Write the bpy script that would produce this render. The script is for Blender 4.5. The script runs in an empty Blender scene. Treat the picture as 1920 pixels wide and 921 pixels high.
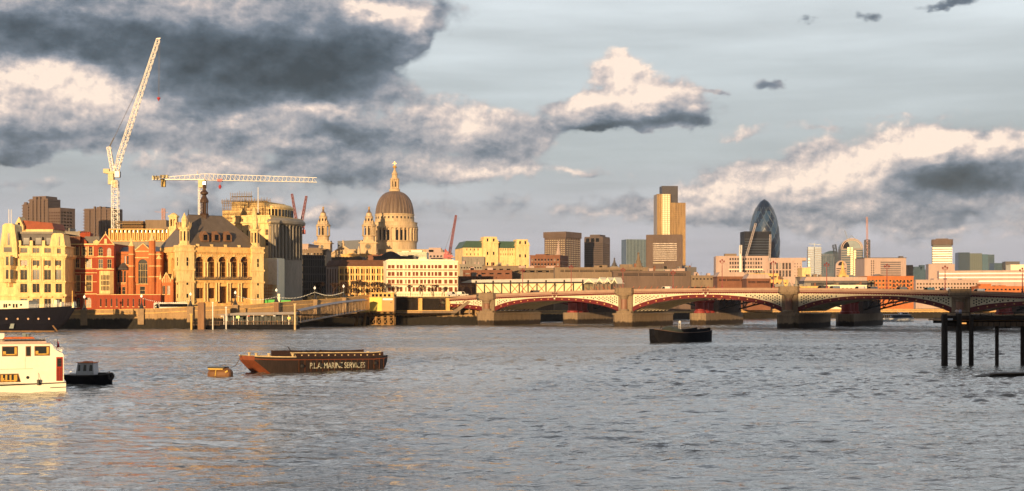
import bpy, bmesh, math, random
import numpy as np
from mathutils import Vector, Matrix
R = math.radians
random.seed(7)
SC = bpy.context.scene
COL = SC.collection
F = 2450.0                      # focal length in photo pixels (photo 1920 wide)
CAMZ = 10.0                     # eye height above the water
HY = 565.0                      # photo row of the horizon

# ---------------------------------------------------------------- camera
cd = bpy.data.cameras.new('camera'); cam = bpy.data.objects.new('camera', cd); COL.objects.link(cam)
cam.location = (0, 0, CAMZ); cam.rotation_euler = (R(90), 0, 0)
cd.sensor_width = 36; cd.lens = 36 * F / 1920; cd.shift_y = (HY - 460.5) / 1920
cd.clip_start = 1; cd.clip_end = 30000
SC.camera = cam

# ---------------------------------------------------------------- sun
SUN_AZ, SUN_EL = 14.0, 5.0      # degrees left of straight-behind, degrees above the horizon
sd = bpy.data.lights.new('sun', 'SUN'); sun = bpy.data.objects.new('sun', sd); COL.objects.link(sun)
sd.energy = 5.0; sd.angle = R(0.5); sd.color = (1.0, 0.67, 0.34)
_d = Vector((math.sin(R(SUN_AZ)) * math.cos(R(SUN_EL)), math.cos(R(SUN_AZ)) * math.cos(R(SUN_EL)), -math.sin(R(SUN_EL))))
sun.rotation_euler = _d.to_track_quat('-Z', 'Y').to_euler()
SC.view_settings.view_transform = 'Standard'; SC.view_settings.look = 'None'
SC.view_settings.gamma = 1.0; SC.view_settings.exposure = 0.43; SC.view_settings.use_curve_mapping = False

# ---------------------------------------------------------------- node expression helper
class G:
    def __init__(s, nt): s.nt = nt
    def node(s, t, **k):
        n = s.nt.nodes.new(t)
        for a, b in k.items(): setattr(n, a, b)
        return n
    def put(s, sock, v):
        if isinstance(v, bpy.types.NodeSocket): s.nt.links.new(v, sock)
        else: sock.default_value = v
    def m(s, op, a, b=None, c=None, clamp=False):
        n = s.node('ShaderNodeMath', operation=op, use_clamp=clamp)
        s.put(n.inputs[0], a)
        if b is not None: s.put(n.inputs[1], b)
        if c is not None: s.put(n.inputs[2], c)
        return n.outputs[0]
    def v(s, op, a, b=None, c=None):
        n = s.node('ShaderNodeVectorMath', operation=op)
        s.put(n.inputs[0], a)
        if b is not None: s.put(n.inputs[1], b)
        if c is not None: s.put(n.inputs[2], c)
        return n.outputs[1] if op in ('DOT_PRODUCT', 'LENGTH', 'DISTANCE') else n.outputs[0]
    def noise(s, vec, scale, detail=4, rough=0.5, dist=0.0, out=0, dim='3D'):
        n = s.node('ShaderNodeTexNoise', noise_dimensions=dim)
        if vec is not None: s.put(n.inputs['Vector'], vec)
        n.inputs['Scale'].default_value = scale; n.inputs['Detail'].default_value = detail
        n.inputs['Roughness'].default_value = rough; n.inputs['Distortion'].default_value = dist
        return n.outputs[out]
    def ramp(s, f, stops, interp='LINEAR'):
        n = s.node('ShaderNodeValToRGB'); cr = n.color_ramp; cr.interpolation = interp
        while len(cr.elements) < len(stops): cr.elements.new(0.5)
        for e, (p, c) in zip(cr.elements, stops):
            e.position = p; e.color = (c[0], c[1], c[2], 1) if not isinstance(c, (int, float)) else (c, c, c, 1)
        s.put(n.inputs[0], f); return n.outputs[0]
    def mix(s, f, a, b, mode='MIX'):
        n = s.node('ShaderNodeMix', data_type='RGBA', blend_type=mode)
        s.put(n.inputs[0], f)
        for i, v in ((6, a), (7, b)):
            if isinstance(v, tuple) and len(v) == 3: v = (*v, 1)
            s.put(n.inputs[i], v)
        return n.outputs[2]
    def smooth(s, x, a, b, lo=0.0, hi=1.0):
        n = s.node('ShaderNodeMapRange', interpolation_type='SMOOTHSTEP')
        s.put(n.inputs[0], x); n.inputs[1].default_value = a; n.inputs[2].default_value = b
        n.inputs[3].default_value = lo; n.inputs[4].default_value = hi
        return n.outputs[0]

# ---------------------------------------------------------------- world: sky and clouds by direction
def az_(px): return math.atan((px - 960) / F)
def el_(px, py): return math.atan((HY - py) / F * math.cos(az_(px)))
W = bpy.data.worlds.new('World'); SC.world = W; W.use_nodes = True
nt = W.node_tree; nt.nodes.clear(); g = G(nt)
tc = g.node('ShaderNodeTexCoord').outputs['Generated']
sep = g.node('ShaderNodeSeparateXYZ'); g.put(sep.inputs[0], tc)
azs = g.m('ARCTAN2', sep.outputs[0], sep.outputs[1]); els = g.m('ARCSINE', sep.outputs[2])
cmb = g.node('ShaderNodeCombineXYZ'); g.put(cmb.inputs[0], azs); g.put(cmb.inputs[1], els)
# noise domain: direction, squeezed in height so that clouds lie flat towards the horizon
dirv = g.v('MULTIPLY', tc, (1, 1, 1.7))
w1 = g.noise(dirv, 9, 5, 0.55, out=1)
w1 = g.v('MULTIPLY', g.v('SUBTRACT', w1, (.5, .5, .5)), (0.075, 0.040, 0))
w2 = g.noise(g.v('ADD', dirv, (3.1, 1.7, 5.2)), 38, 4, 0.6, out=1)
w2 = g.v('MULTIPLY', g.v('SUBTRACT', w2, (.5, .5, .5)), (0.020, 0.016, 0))
P = g.v('ADD', g.v('ADD', cmb.outputs[0], w1), w2)
def field(blobs, base):
    acc = base
    for (px, py, rx, ry, a) in blobs:
        a0, e0 = az_(px), el_(px, py)
        ix, iy = F / rx, F / ry
        q = g.v('MULTIPLY_ADD', P, (ix, iy, 0), (-a0 * ix, -e0 * iy, 0))
        e = g.m('POWER', 0.3679, g.v('DOT_PRODUCT', q, q))
        acc = g.m('MULTIPLY_ADD', e, a, acc)
    return acc
# density of cloud (>0.5 is cloud)      px, py, rx, ry, weight
DENS = [(60, 60, 260, 60, 1.2), (330, 90, 260, 75, 1.3), (560, 110, 200, 80, 1.3), (640, 40, 130, 60, .9), (700, 40, 70, 35, .8), (770, 55, 45, 35, .6),
        (420, 165, 170, 44, 1.1), (80, 190, 170, 70, 1.2), (230, 220, 150, 60, .9), (20, 270, 110, 30, .9), (30, 310, 50, 14, .6),
        (430, 272, 150, 34, .8), (620, 262, 140, 44, .8), (520, 335, 260, 22, .62), (300, 20, 500, 40, .5),
        (860, 240, 120, 40, .72), (960, 270, 90, 45, .7), (900, 320, 130, 30, .7), (700, 310, 120, 40, .45), (1000, 235, 60, 30, .3),
        (1168, 145, 40, 46, 1.35), (1130, 195, 90, 28, .9), (1250, 190, 65, 32, 1.0), (1170, 228, 110, 18, .9), (1230, 215, 60, 22, .5), (1060, 190, 50, 16, .35),
        (1345, 178, 22, 5, .5), (1455, 165, 36, 12, .5), (1480, 152, 18, 14, .4), (1612, 18, 40, 16, .62), (1775, 2, 60, 10, .7), (1492, 33, 16, 9, .42),
        (1330, 370, 80, 40, .8), (1420, 340, 90, 38, 1.0), (1530, 340, 100, 50, 1.0), (1650, 300, 110, 48, 1.2), (1740, 290, 90, 42, .9), (1860, 300, 110, 40, 1.1), (1900, 265, 50, 26, .6),
        (1780, 345, 180, 30, .8), (1500, 390, 260, 26, .6), (1850, 370, 140, 40, .5),
        (1500, 238, 150, 7, .30), (1700, 215, 180, 8, .28), (1380, 250, 70, 6, .3),
        (960, 400, 300, 26, .35), (1130, 330, 80, 10, .4), (1230, 400, 120, 20, .35), (120, 360, 200, 18, .4), (600, 395, 200, 30, .45), (1750, 430, 300, 30, .4), (300, 400, 300, 20, .3)]
# brightness of the cloud: + sunlit, - shaded base
LIT = [(330, 110, 280, 60, -0.26), (560, 140, 180, 55, -0.25), (420, 190, 160, 32, -0.19), (60, 70, 200, 34, -0.20), (640, 80, 110, 45, -0.15), (300, 25, 160, 30, .12), (430, 30, 120, 40, .05),
       (700, 22, 62, 14, .75), (775, 48, 36, 30, .55), (660, 14, 30, 12, .4), (600, 30, 60, 20, -0.06),
       (90, 140, 100, 24, .75), (60, 195, 130, 36, .40), (200, 175, 90, 24, .42), (200, 235, 120, 30, -0.03), (40, 262, 110, 16, -0.26), (20, 300, 60, 14, -0.19), (10, 215, 30, 20, .25),
       (420, 262, 110, 24, -0.06), (450, 238, 130, 10, .22), (880, 272, 170, 70, .13), (560, 262, 190, 46, .10), (655, 248, 64, 15, -0.30), (560, 215, 60, 10, .32), (640, 205, 60, 12, .25), (500, 330, 260, 24, -0.03), (700, 320, 150, 30, -0.07), (600, 370, 300, 14, -0.03),
       (860, 215, 110, 22, .34), (880, 245, 60, 18, .30), (980, 215, 50, 20, .2), (900, 285, 110, 16, -0.09), (870, 330, 60, 16, .26), (950, 335, 60, 14, .22), (950, 300, 60, 10, -0.06), (760, 270, 60, 20, .0),
       (1170, 140, 60, 50, .72), (1140, 190, 110, 22, .30), (1260, 180, 62, 22, .40), (1150, 240, 70, 13, -0.41), (1250, 222, 60, 14, -0.29), (1345, 178, 22, 6, -0.12), (1455, 165, 34, 14, -0.19), (1612, 18, 40, 20, -0.22), (1775, 2, 60, 12, -0.19), (1492, 33, 12, 9, -0.15),
       (1320, 360, 100, 34, .42), (1430, 330, 110, 34, .42), (1560, 320, 120, 36, .46), (1660, 275, 130, 30, .5), (1780, 268, 100, 18, .5), (1880, 260, 80, 20, .35), (1590, 350, 60, 26, .22),
       (1770, 325, 110, 26, -0.32), (1860, 345, 120, 24, -0.26), (1400, 400, 200, 14, .0), (1600, 410, 300, 20, -0.10), (1850, 300, 60, 12, .1),
       (1500, 238, 200, 12, .25), (1700, 215, 200, 12, .22), (1140, 330, 80, 12, .24), (130, 350, 150, 14, .12), (560, 385, 60, 14, .30), (1000, 400, 200, 14, .08), (1250, 395, 100, 16, .16), (1760, 425, 120, 6, .22)]
n1 = g.noise(dirv, 14, 7, 0.58)
Ld = g.v('ADD', dirv, (-0.005, 0, 0.013))
n1b = g.noise(Ld, 14, 7, 0.58)
relief = g.m('SUBTRACT', n1, n1b)
n0 = g.noise(dirv, 3.2, 4, 0.5)
# outside the traced part of the sky: scattered noise clouds
up = g.smooth(els, 0.20, 0.36)
side = g.smooth(g.m('ABSOLUTE', azs), 0.40, 0.55)
outm = g.m('MAXIMUM', up, side)
base = g.m('MULTIPLY', outm, g.m('MULTIPLY_ADD', n0, 3.0, -1.35))
dens = field(DENS, base)
d2 = g.v('MULTIPLY', tc, (1, 1, 1.15))
n3 = g.noise(d2, 42, 6, 0.6); n3b = g.noise(g.v('ADD', d2, (-0.0022, 0, 0.0040)), 42, 6, 0.6)
bil = g.m('ABSOLUTE', g.m('SUBTRACT', g.noise(d2, 26, 3, 0.5), 0.5))          # cauliflower edges
dens = g.m('ADD', dens, g.m('MULTIPLY_ADD', n1, 0.95, -0.475))
dens = g.m('ADD', dens, g.m('MULTIPLY_ADD', n3, 0.45, -0.225))
dens = g.m('ADD', dens, g.m('MULTIPLY_ADD', bil, -1.3, 0.13))
cov = g.smooth(dens, 0.27, 0.62)
lit = field(LIT, g.m('MULTIPLY_ADD', n0, 0.30, 0.31))
lit = g.m('MULTIPLY_ADD', g.m('SUBTRACT', n1, .5), 0.20, lit)
lit = g.m('MULTIPLY_ADD', g.m('SUBTRACT', n3, .5), 0.09, lit)
lit = g.m('MULTIPLY_ADD', relief, g.smooth(lit, .15, .55, .6, 1.7), lit)
lit = g.m('MULTIPLY_ADD', g.m('SUBTRACT', n3, n3b), g.smooth(lit, .30, .75, .15, 1.4), lit)
lit = g.m('MULTIPLY_ADD', bil, g.smooth(lit, .40, .8, 0, -.7), lit)
lit = g.m('ADD', lit, g.m('MULTIPLY', outm, 0.45))
ccol = g.ramp(lit, [(-0.0, (.034, .046, .062)), (.16, (.068, .090, .118)), (.34, (.155, .185, .23)), (.52, (.33, .325, .35)), (.74, (.56, .48, .455)), (1.0, (.86, .70, .59))])
veil = g.noise(g.v('MULTIPLY', dirv, (1, 1, 5)), 5, 4, 0.5)
bcol = g.ramp(els, [(0.0, (.32, .315, .35)), (.05, (.355, .355, .39)), (.11, (.325, .355, .37)), (.17, (.395, .435, .455)), (.225, (.51, .555, .58)), (.34, (1.05, 1.08, 1.10)), (.52, (.72, .79, .88)), (1.0, (.10, .14, .20))])
bcol = g.mix(1.0, bcol, g.ramp(veil, [(.3, .98), (.7, 1.32)]), 'MULTIPLY')
# right-hand sky is greyer and a little darker than the left
sky = g.node('ShaderNodeTexSky', sky_type='NISHITA', sun_disc=False)
sky.sun_elevation = R(SUN_EL); sky.sun_rotation = R(180 + SUN_AZ); sky.air_density = 1.0; sky.dust_density = 1.5
b1 = g.node('ShaderNodeBackground'); g.put(b1.inputs[0], sky.outputs[0]); b1.inputs[1].default_value = 0.05
rear = g.smooth(sep.outputs[1], -.35, .25, 0.22, 1.0)    # sky behind the camera dimmed to cut the fill on the facades
b2 = g.node('ShaderNodeBackground'); g.put(b2.inputs[0], g.mix(1.0, g.mix(cov, bcol, ccol), rear, 'MULTIPLY')); b2.inputs[1].default_value = 1.0
hz = g.smooth(els, -0.02, 0.0)
mx = g.node('ShaderNodeMixShader'); mx.inputs[0].default_value = 0.88
g.put(mx.inputs[1], b1.outputs[0]); g.put(mx.inputs[2], b2.outputs[0])
wo = g.node('ShaderNodeOutputWorld'); g.put(wo.inputs[0], mx.outputs[0])
W.cycles.sampling_method = 'MANUAL'; W.cycles.sample_map_resolution = 512

# ---------------------------------------------------------------- materials
MATS = {}
def mat(name, col, rough=0.8, var=0.18, vs=0.35, dirt=0.0, metal=0.0, spec=None, emit=None, bump=0.0, bs=3.0, streak=False, col2=None):
    """procedural material: base colour broken up by two noises in object space"""
    if name in MATS: return MATS[name]
    m = bpy.data.materials.new(name); m.use_nodes = True
    n = m.node_tree; n.nodes.clear(); h = G(n)
    p = h.node('ShaderNodeBsdfPrincipled'); o = h.node('ShaderNodeOutputMaterial'); h.put(o.inputs[0], p.outputs[0])
    c = h.node('ShaderNodeTexCoord').outputs['Object']
    if streak: c = h.v('MULTIPLY', c, (1, 1, 0.18))
    a = h.noise(c, vs, 4, 0.6); b = h.noise(c, vs * 9, 3, 0.6)
    k = h.m('MULTIPLY_ADD', b, 0.45, h.m('MULTIPLY', a, 0.55))
    lo = tuple(x * (1 - var) for x in col); hi = tuple(min(1, x * (1 + var)) for x in (col2 or col))
    rgb = h.ramp(k, [(0.36, lo), (0.64, hi)])
    if dirt > 0:
        d = h.smooth(h.noise(h.v('ADD', c, (9, 4, 2)), vs * 2.3, 5, 0.65), 0.52, 0.72)
        rgb = h.mix(h.m('MULTIPLY', d, dirt), rgb, tuple(x * 0.35 for x in col))
    h.put(p.inputs['Base Color'], rgb)
    p.inputs['Roughness'].default_value = rough; p.inputs['Metallic'].default_value = metal
    if spec is not None: p.inputs['Specular IOR Level'].default_value = spec
    if emit: 
        p.inputs['Emission Color'].default_value = (*emit[:3], 1); p.inputs['Emission Strength'].default_value = emit[3]
    if bump > 0:
        bn = h.node('ShaderNodeBump'); bn.inputs['Strength'].default_value = bump; bn.inputs['Distance'].default_value = 0.1
        h.put(bn.inputs['Height'], h.noise(c, bs, 4, 0.6)); h.put(p.inputs['Normal'], bn.outputs[0])
    MATS[name] = m; return m

def coursed(name, col, course, joint, rough=0.85, var=0.2, dirt=0.2, wet=None):
    """masonry: thin darker joints every `course` metres in height, with staining; wet = (z, colour) tide-stained foot"""
    m = bpy.data.materials.new(name); m.use_nodes = True
    n = m.node_tree; n.nodes.clear(); h = G(n)
    p = h.node('ShaderNodeBsdfPrincipled'); o = h.node('ShaderNodeOutputMaterial'); h.put(o.inputs[0], p.outputs[0])
    c = h.node('ShaderNodeTexCoord').outputs['Object']
    s = h.node('ShaderNodeSeparateXYZ'); h.put(s.inputs[0], c)
    f = h.m('FRACT', h.m('DIVIDE', s.outputs[2], course))
    j = h.m('LESS_THAN', f, joint)
    a = h.m('MULTIPLY_ADD', h.noise(c, 2.6, 4, .65), .5, h.m('MULTIPLY', h.noise(h.v('MULTIPLY', c, (1, 1, .25)), .5, 4, .6), .5))
    rgb = h.ramp(a, [(.36, tuple(x * (1 - var) for x in col)), (.64, tuple(min(1, x * (1 + var)) for x in col))])
    rgb = h.mix(h.m('MULTIPLY', j, .35), rgb, tuple(x * .4 for x in col))
    if dirt: rgb = h.mix(h.m('MULTIPLY', h.smooth(h.noise(h.v('MULTIPLY', c, (1, 1, .15)), 1.1, 5, .65), .5, .72), dirt), rgb, tuple(x * .3 for x in col))
    if wet:
        wn = h.m('MULTIPLY_ADD', h.noise(h.v('MULTIPLY', c, (1, 1, .1)), .9, 4, .7), 2.4, -1.2)
        wz = h.smooth(h.m('ADD', s.outputs[2], wn), wet[0] - .35, wet[0] + .35)
        wcol = h.ramp(h.noise(h.v('MULTIPLY', c, (1, 1, .2)), 1.6, 4, .7), [(.4, tuple(x * .6 for x in wet[1])), (.65, tuple(x * 1.5 for x in wet[1]))])
        rgb = h.mix(wz, wcol, rgb)
    h.put(p.inputs['Base Color'], rgb); p.inputs['Roughness'].default_value = rough
    bn = h.node('ShaderNodeBump'); bn.inputs['Strength'].default_value = .5; bn.inputs['Distance'].default_value = 0.08
    h.put(bn.inputs['Height'], h.m('SUBTRACT', h.noise(c, 3, 4, .6), h.m('MULTIPLY', j, .5))); h.put(p.inputs['Normal'], bn.outputs[0])
    MATS[name] = m; return m

def water_mat():
    m = bpy.data.materials.new('river_water'); m.use_nodes = True
    n = m.node_tree; n.nodes.clear(); h = G(n)
    p = h.node('ShaderNodeBsdfPrincipled'); o = h.node('ShaderNodeOutputMaterial'); h.put(o.inputs[0], p.outputs[0])
    c = h.node('ShaderNodeTexCoord').outputs['Object']
    patch = h.noise(h.v('MULTIPLY', c, (.30, 1, 1)), .030, 5, .62, 1.0)
    patch2 = h.noise(h.v('ADD', h.v('MULTIPLY', c, (.22, 1, 1)), (50, 20, 0)), .12, 4, .6, .6)
    h.put(p.inputs['Base Color'], h.ramp(patch, [(.35, (.130, .128, .122)), (.65, (.180, .165, .145))]))
    p.inputs['Roughness'].default_value = .08; p.inputs['IOR'].default_value = 1.6
    v = h.v('MULTIPLY', c, (.50, 1, 1))
    a = h.noise(v, .42, 3, .6, .5); b = h.noise(v, 1.5, 3, .6, .4); d = h.noise(v, 4.5, 2, .5)
    amp = h.m('MULTIPLY', h.ramp(patch, [(.38, .35), (.64, 1.25)]), h.ramp(patch2, [(.36, .5), (.66, 1.3)]))
    hgt = h.m('MULTIPLY_ADD', a, .85, h.m('MULTIPLY_ADD', b, .50, h.m('MULTIPLY', d, .12)))
    sy = h.node('ShaderNodeSeparateXYZ'); h.put(sy.inputs[0], c)
    hgt = h.m('MULTIPLY', h.m('MULTIPLY', hgt, amp), h.smooth(sy.outputs[1], 180, 350, .8, 1.8))   # the far, unmeshed reach carries all its chop in the bump
    h.put(p.inputs['Roughness'], h.smooth(sy.outputs[1], 120, 360, .06, .16))
    bn = h.node('ShaderNodeBump'); bn.inputs['Strength'].default_value = 1.0; bn.inputs['Distance'].default_value = WAVE
    h.put(bn.inputs['Height'], hgt); h.put(p.inputs['Normal'], bn.outputs[0])
    return m
WAVE = 0.50

# ---------------------------------------------------------------- mesh helpers
def X(px, D): return (px - 960.0) / F * D
def Z(py, D): return CAMZ - (py - HY) / F * D
def new_obj(name, bm, mats, parent=None, smooth=False):
    me = bpy.data.meshes.new(name)
    bm.normal_update(); bm.to_mesh(me); bm.free()
    if not isinstance(mats, (list, tuple)): mats = [mats]
    for m in mats: me.materials.append(m)
    if smooth:
        for p in me.polygons: p.use_smooth = True
    o = bpy.data.objects.new(name, me); COL.objects.link(o)
    if parent is not None: o.parent = parent
    return o
def tag(o, label=None, cat=None, group=None, kind=None):
    if label: o['label'] = label
    if cat: o['category'] = cat
    if group: o['group'] = group
    if kind: o['kind'] = kind
    return o
def thing(name, loc, rz=0.0, label=None, cat=None, group=None):
    o = bpy.data.objects.new(name, None); COL.objects.link(o)
    o.location = loc; o.rotation_euler = (0, 0, rz); o.empty_display_size = 1
    return tag(o, label, cat, group)
def copy_of(o, parent=None, loc=None, rz=None):
    c = o.copy(); COL.objects.link(c)
    if parent is not None: c.parent = parent
    for ch in list(o.children): copy_of(ch, c)
    if loc is not None: c.location = loc
    if rz is not None: c.rotation_euler = (0, 0, rz)
    return c
def BM(): return bmesh.new()
def face(bm, pts, mi=0):
    try:
        f = bm.faces.new([bm.verts.new(p) for p in pts]); f.material_index = mi; return f
    except ValueError: return None
def box(bm, x0, x1, y0, y1, z0, z1, mi=0, top=None):
    """box; top=(x0,x1,y0,y1) gives a tapered top"""
    t = top or (x0, x1, y0, y1)
    v = [bm.verts.new(p) for p in ((x0, y0, z0), (x1, y0, z0), (x1, y1, z0), (x0, y1, z0), (t[0], t[2], z1), (t[1], t[2], z1), (t[1], t[3], z1), (t[0], t[3], z1))]
    for q in ((3, 2, 1, 0), (4, 5, 6, 7), (0, 1, 5, 4), (1, 2, 6, 5), (2, 3, 7, 6), (3, 0, 4, 7)):
        bm.faces.new([v[i] for i in q]).material_index = mi
def prism(bm, pts, z0, z1, mi=0, cap=True):
    """extrude a plan polygon (counter-clockwise) from z0 to z1"""
    lo = [bm.verts.new((x, y, z0)) for x, y in pts]; hi = [bm.verts.new((x, y, z1)) for x, y in pts]
    n = len(pts)
    for i in range(n): bm.faces.new([lo[i], lo[(i + 1) % n], hi[(i + 1) % n], hi[i]]).material_index = mi
    if cap: bm.faces.new(hi).material_index = mi; bm.faces.new(lo[::-1]).material_index = mi
def slab(bm, prof, y0, y1, mi=0):
    """extrude an x-z outline (counter-clockwise seen from the front) from y0 back to y1"""
    a = [bm.verts.new((x, y0, z)) for x, z in prof]; b = [bm.verts.new((x, y1, z)) for x, z in prof]
    n = len(prof)
    bm.faces.new(a).material_index = mi; bm.faces.new(b[::-1]).material_index = mi
    for i in range(n): bm.faces.new([a[i], b[i], b[(i + 1) % n], a[(i + 1) % n]]).material_index = mi
def lathe(bm, prof, n=16, cx=0, cy=0, mi=0, a0=0.0, a1=2 * math.pi, sx=1.0, sy=1.0):
    full = abs(a1 - a0 - 2 * math.pi) < 1e-6
    m = n if full else n + 1
    rings = []
    for r, z in prof:
        r = max(r, 0.002)
        rings.append([bm.verts.new((cx + sx * r * math.cos(a0 + (a1 - a0) * i / n), cy + sy * r * math.sin(a0 + (a1 - a0) * i / n), z)) for i in range(m)])
    for A, B in zip(rings, rings[1:]):
        for i in range(n):
            j = (i + 1) % m
            bm.faces.new([A[i], A[j], B[j], B[i]]).material_index = mi
    if full:
        bm.faces.new(rings[-1]).material_index = mi; bm.faces.new(rings[0][::-1]).material_index = mi
def bar(bm, a, b, r, mi=0, n=4, r2=None):
    a = Vector(a); b = Vector(b); d = b - a
    if d.length < 1e-6: return
    q = d.to_track_quat('Z', 'Y').to_matrix()
    r2 = r if r2 is None else r2
    A = []; B = []
    for i in range(n):
        t = 2 * math.pi * (i + .5) / n
        o = q @ Vector((math.cos(t), math.sin(t), 0))
        A.append(bm.verts.new(a + o * r)); B.append(bm.verts.new(b + o * r2))
    for i in range(n): bm.faces.new([A[i], A[(i + 1) % n], B[(i + 1) % n], B[i]]).material_index = mi
    bm.faces.new(B).material_index = mi; bm.faces.new(A[::-1]).material_index = mi
def lattice(bm, a, b, w, n, r, rd=None, mi=0, up=(0, 0, 1), w2=None):
    """square lattice boom from a to b: four chords, n bays of diagonals"""
    a = Vector(a); b = Vector(b); d = (b - a).normalized()
    u = Vector(up)
    if abs(d.dot(u)) > .95: u = Vector((0, 1, 0))
    s = d.cross(u).normalized(); t = s.cross(d).normalized(); rd = rd or r * .6
    w2 = w if w2 is None else w2
    C = [(s * i + t * j) for i, j in ((-1, -1), (1, -1), (1, 1), (-1, 1))]
    pt = lambda k, f: a + (b - a) * f + C[k % 4] * (w + (w2 - w) * f) / 2
    for k in range(4): bar(bm, pt(k, 0), pt(k, 1), r, mi)
    for i in range(n):
        f0, f1 = i / n, (i + 1) / n
        for k in range(4):
            p, q = (k, k + 1) if i % 2 == 0 else (k + 1, k)
            bar(bm, pt(p, f0), pt(q, f1), rd, mi, 3)
            bar(bm, pt(k, f1), pt(k + 1, f1), rd, mi, 3)

def wall_holes(bm, M, w, z0, z1, holes, depth=0.3, mi=0, mr=0, x0=0.0):
    """a wall in the plane y=0 of M with real openings and reveals.
    holes: (xa, xb, za, zb, arched)"""
    def V(x, y, z): return M @ Vector((x, y, z))
    xs = sorted({round(v, 4) for v in [x0, w] + [q for h in holes for q in h[:2]] if x0 - 1e-6 <= v <= w + 1e-6})
    # column strips; in each strip cut out the holes that span it
    for xa, xb in zip(xs, xs[1:]):
        xm = (xa + xb) / 2; cuts = sorted((h[2], h[3]) for h in holes if h[0] - 1e-4 < xm < h[1] + 1e-4)
        z = z0
        for a, b in cuts + [(z1, z1)]:
            a = min(a, z1)
            if a > z + 1e-4: face(bm, [V(xa, 0, z), V(xb, 0, z), V(xb, 0, a), V(xa, 0, a)], mi)
            z = max(z, b)
    for h in holes:
        xa, xb, za, zb = h[:4]
        arch = len(h) > 4 and h[4]
        r = (xb - xa) / 2; zs = zb - r if arch else zb
        face(bm, [V(xa, 0, za), V(xa, depth, za), V(xa, depth, zs), V(xa, 0, zs)], mr)
        face(bm, [V(xb, 0, za), V(xb, 0, zs), V(xb, depth, zs), V(xb, depth, za)], mr)
        face(bm, [V(xa, 0, za), V(xb, 0, za), V(xb, depth, za), V(xa, depth, za)], mr)
        if not arch: face(bm, [V(xa, 0, zb), V(xa, depth, zb), V(xb, depth, zb), V(xb, 0, zb)], mr)
        else:
            N = 8; cx = (xa + xb) / 2
            ar = [(cx - r * math.cos(math.pi * i / N), zs + r * math.sin(math.pi * i / N)) for i in range(N + 1)]
            for i in range(N):
                p, q = ar[i], ar[i + 1]
                face(bm, [V(p[0], 0, p[1]), V(q[0], 0, q[1]), V(q[0], 0, zb), V(p[0], 0, zb)], mi)
                face(bm, [V(p[0], 0, p[1]), V(p[0], depth, p[1]), V(q[0], depth, q[1]), V(q[0], 0, q[1])], mr)

_win_cache = {}; _rg = random.Random(21)
def win_mesh(w, h, arch, nx, nz, frame, glass, sill, t=0.07, back=.2):
    """window: glass, frame and glazing bars, optional sill; origin bottom-left of opening, wall face at y=0"""
    key = (round(w, 2), round(h, 2), arch, nx, nz, frame.name, glass.name, sill.name if sill else None, t, back)
    if key in _win_cache: return _win_cache[key]
    bm = BM(); y = back
    r = w / 2; zs = h - r if arch else h
    if arch:
        pts = [(0, 0), (w, 0), (w, zs)] + [(w / 2 + r * math.cos(math.pi * i / 8), zs + r * math.sin(math.pi * i / 8)) for i in range(1, 8)] + [(0, zs)]
    else: pts = [(0, 0), (w, 0), (w, h), (0, h)]
    face(bm, [(a, y + .05, b) for a, b in pts], 1)
    for i in range(nx + 1):
        x = w * i / nx; a = max(0, x - t / 2); b = min(w, x + t / 2)
        if i == 0: b = t
        if i == nx: a = w - t
        box(bm, a, b, y - .06, y + .04, 0, zs if arch else h)
    for j in range(nz + 1):
        z = zs * j / nz; a = max(0, z - t / 2); b = min(h, z + t / 2)
        if j == 0: a, b = 0, t
        if j == nz and not arch: a, b = h - t, h
        box(bm, .01, w - .01, y - .05, y + .035, a, b)
    if sill: box(bm, -.12, w + .12, -.14, .06, -.16, .0, 2)
    me = bpy.data.meshes.new('window'); bm.normal_update(); bm.to_mesh(me); bm.free()
    for m in (frame, glass) + ((sill,) if sill else ()): me.materials.append(m)
    _win_cache[key] = me; return me

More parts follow.
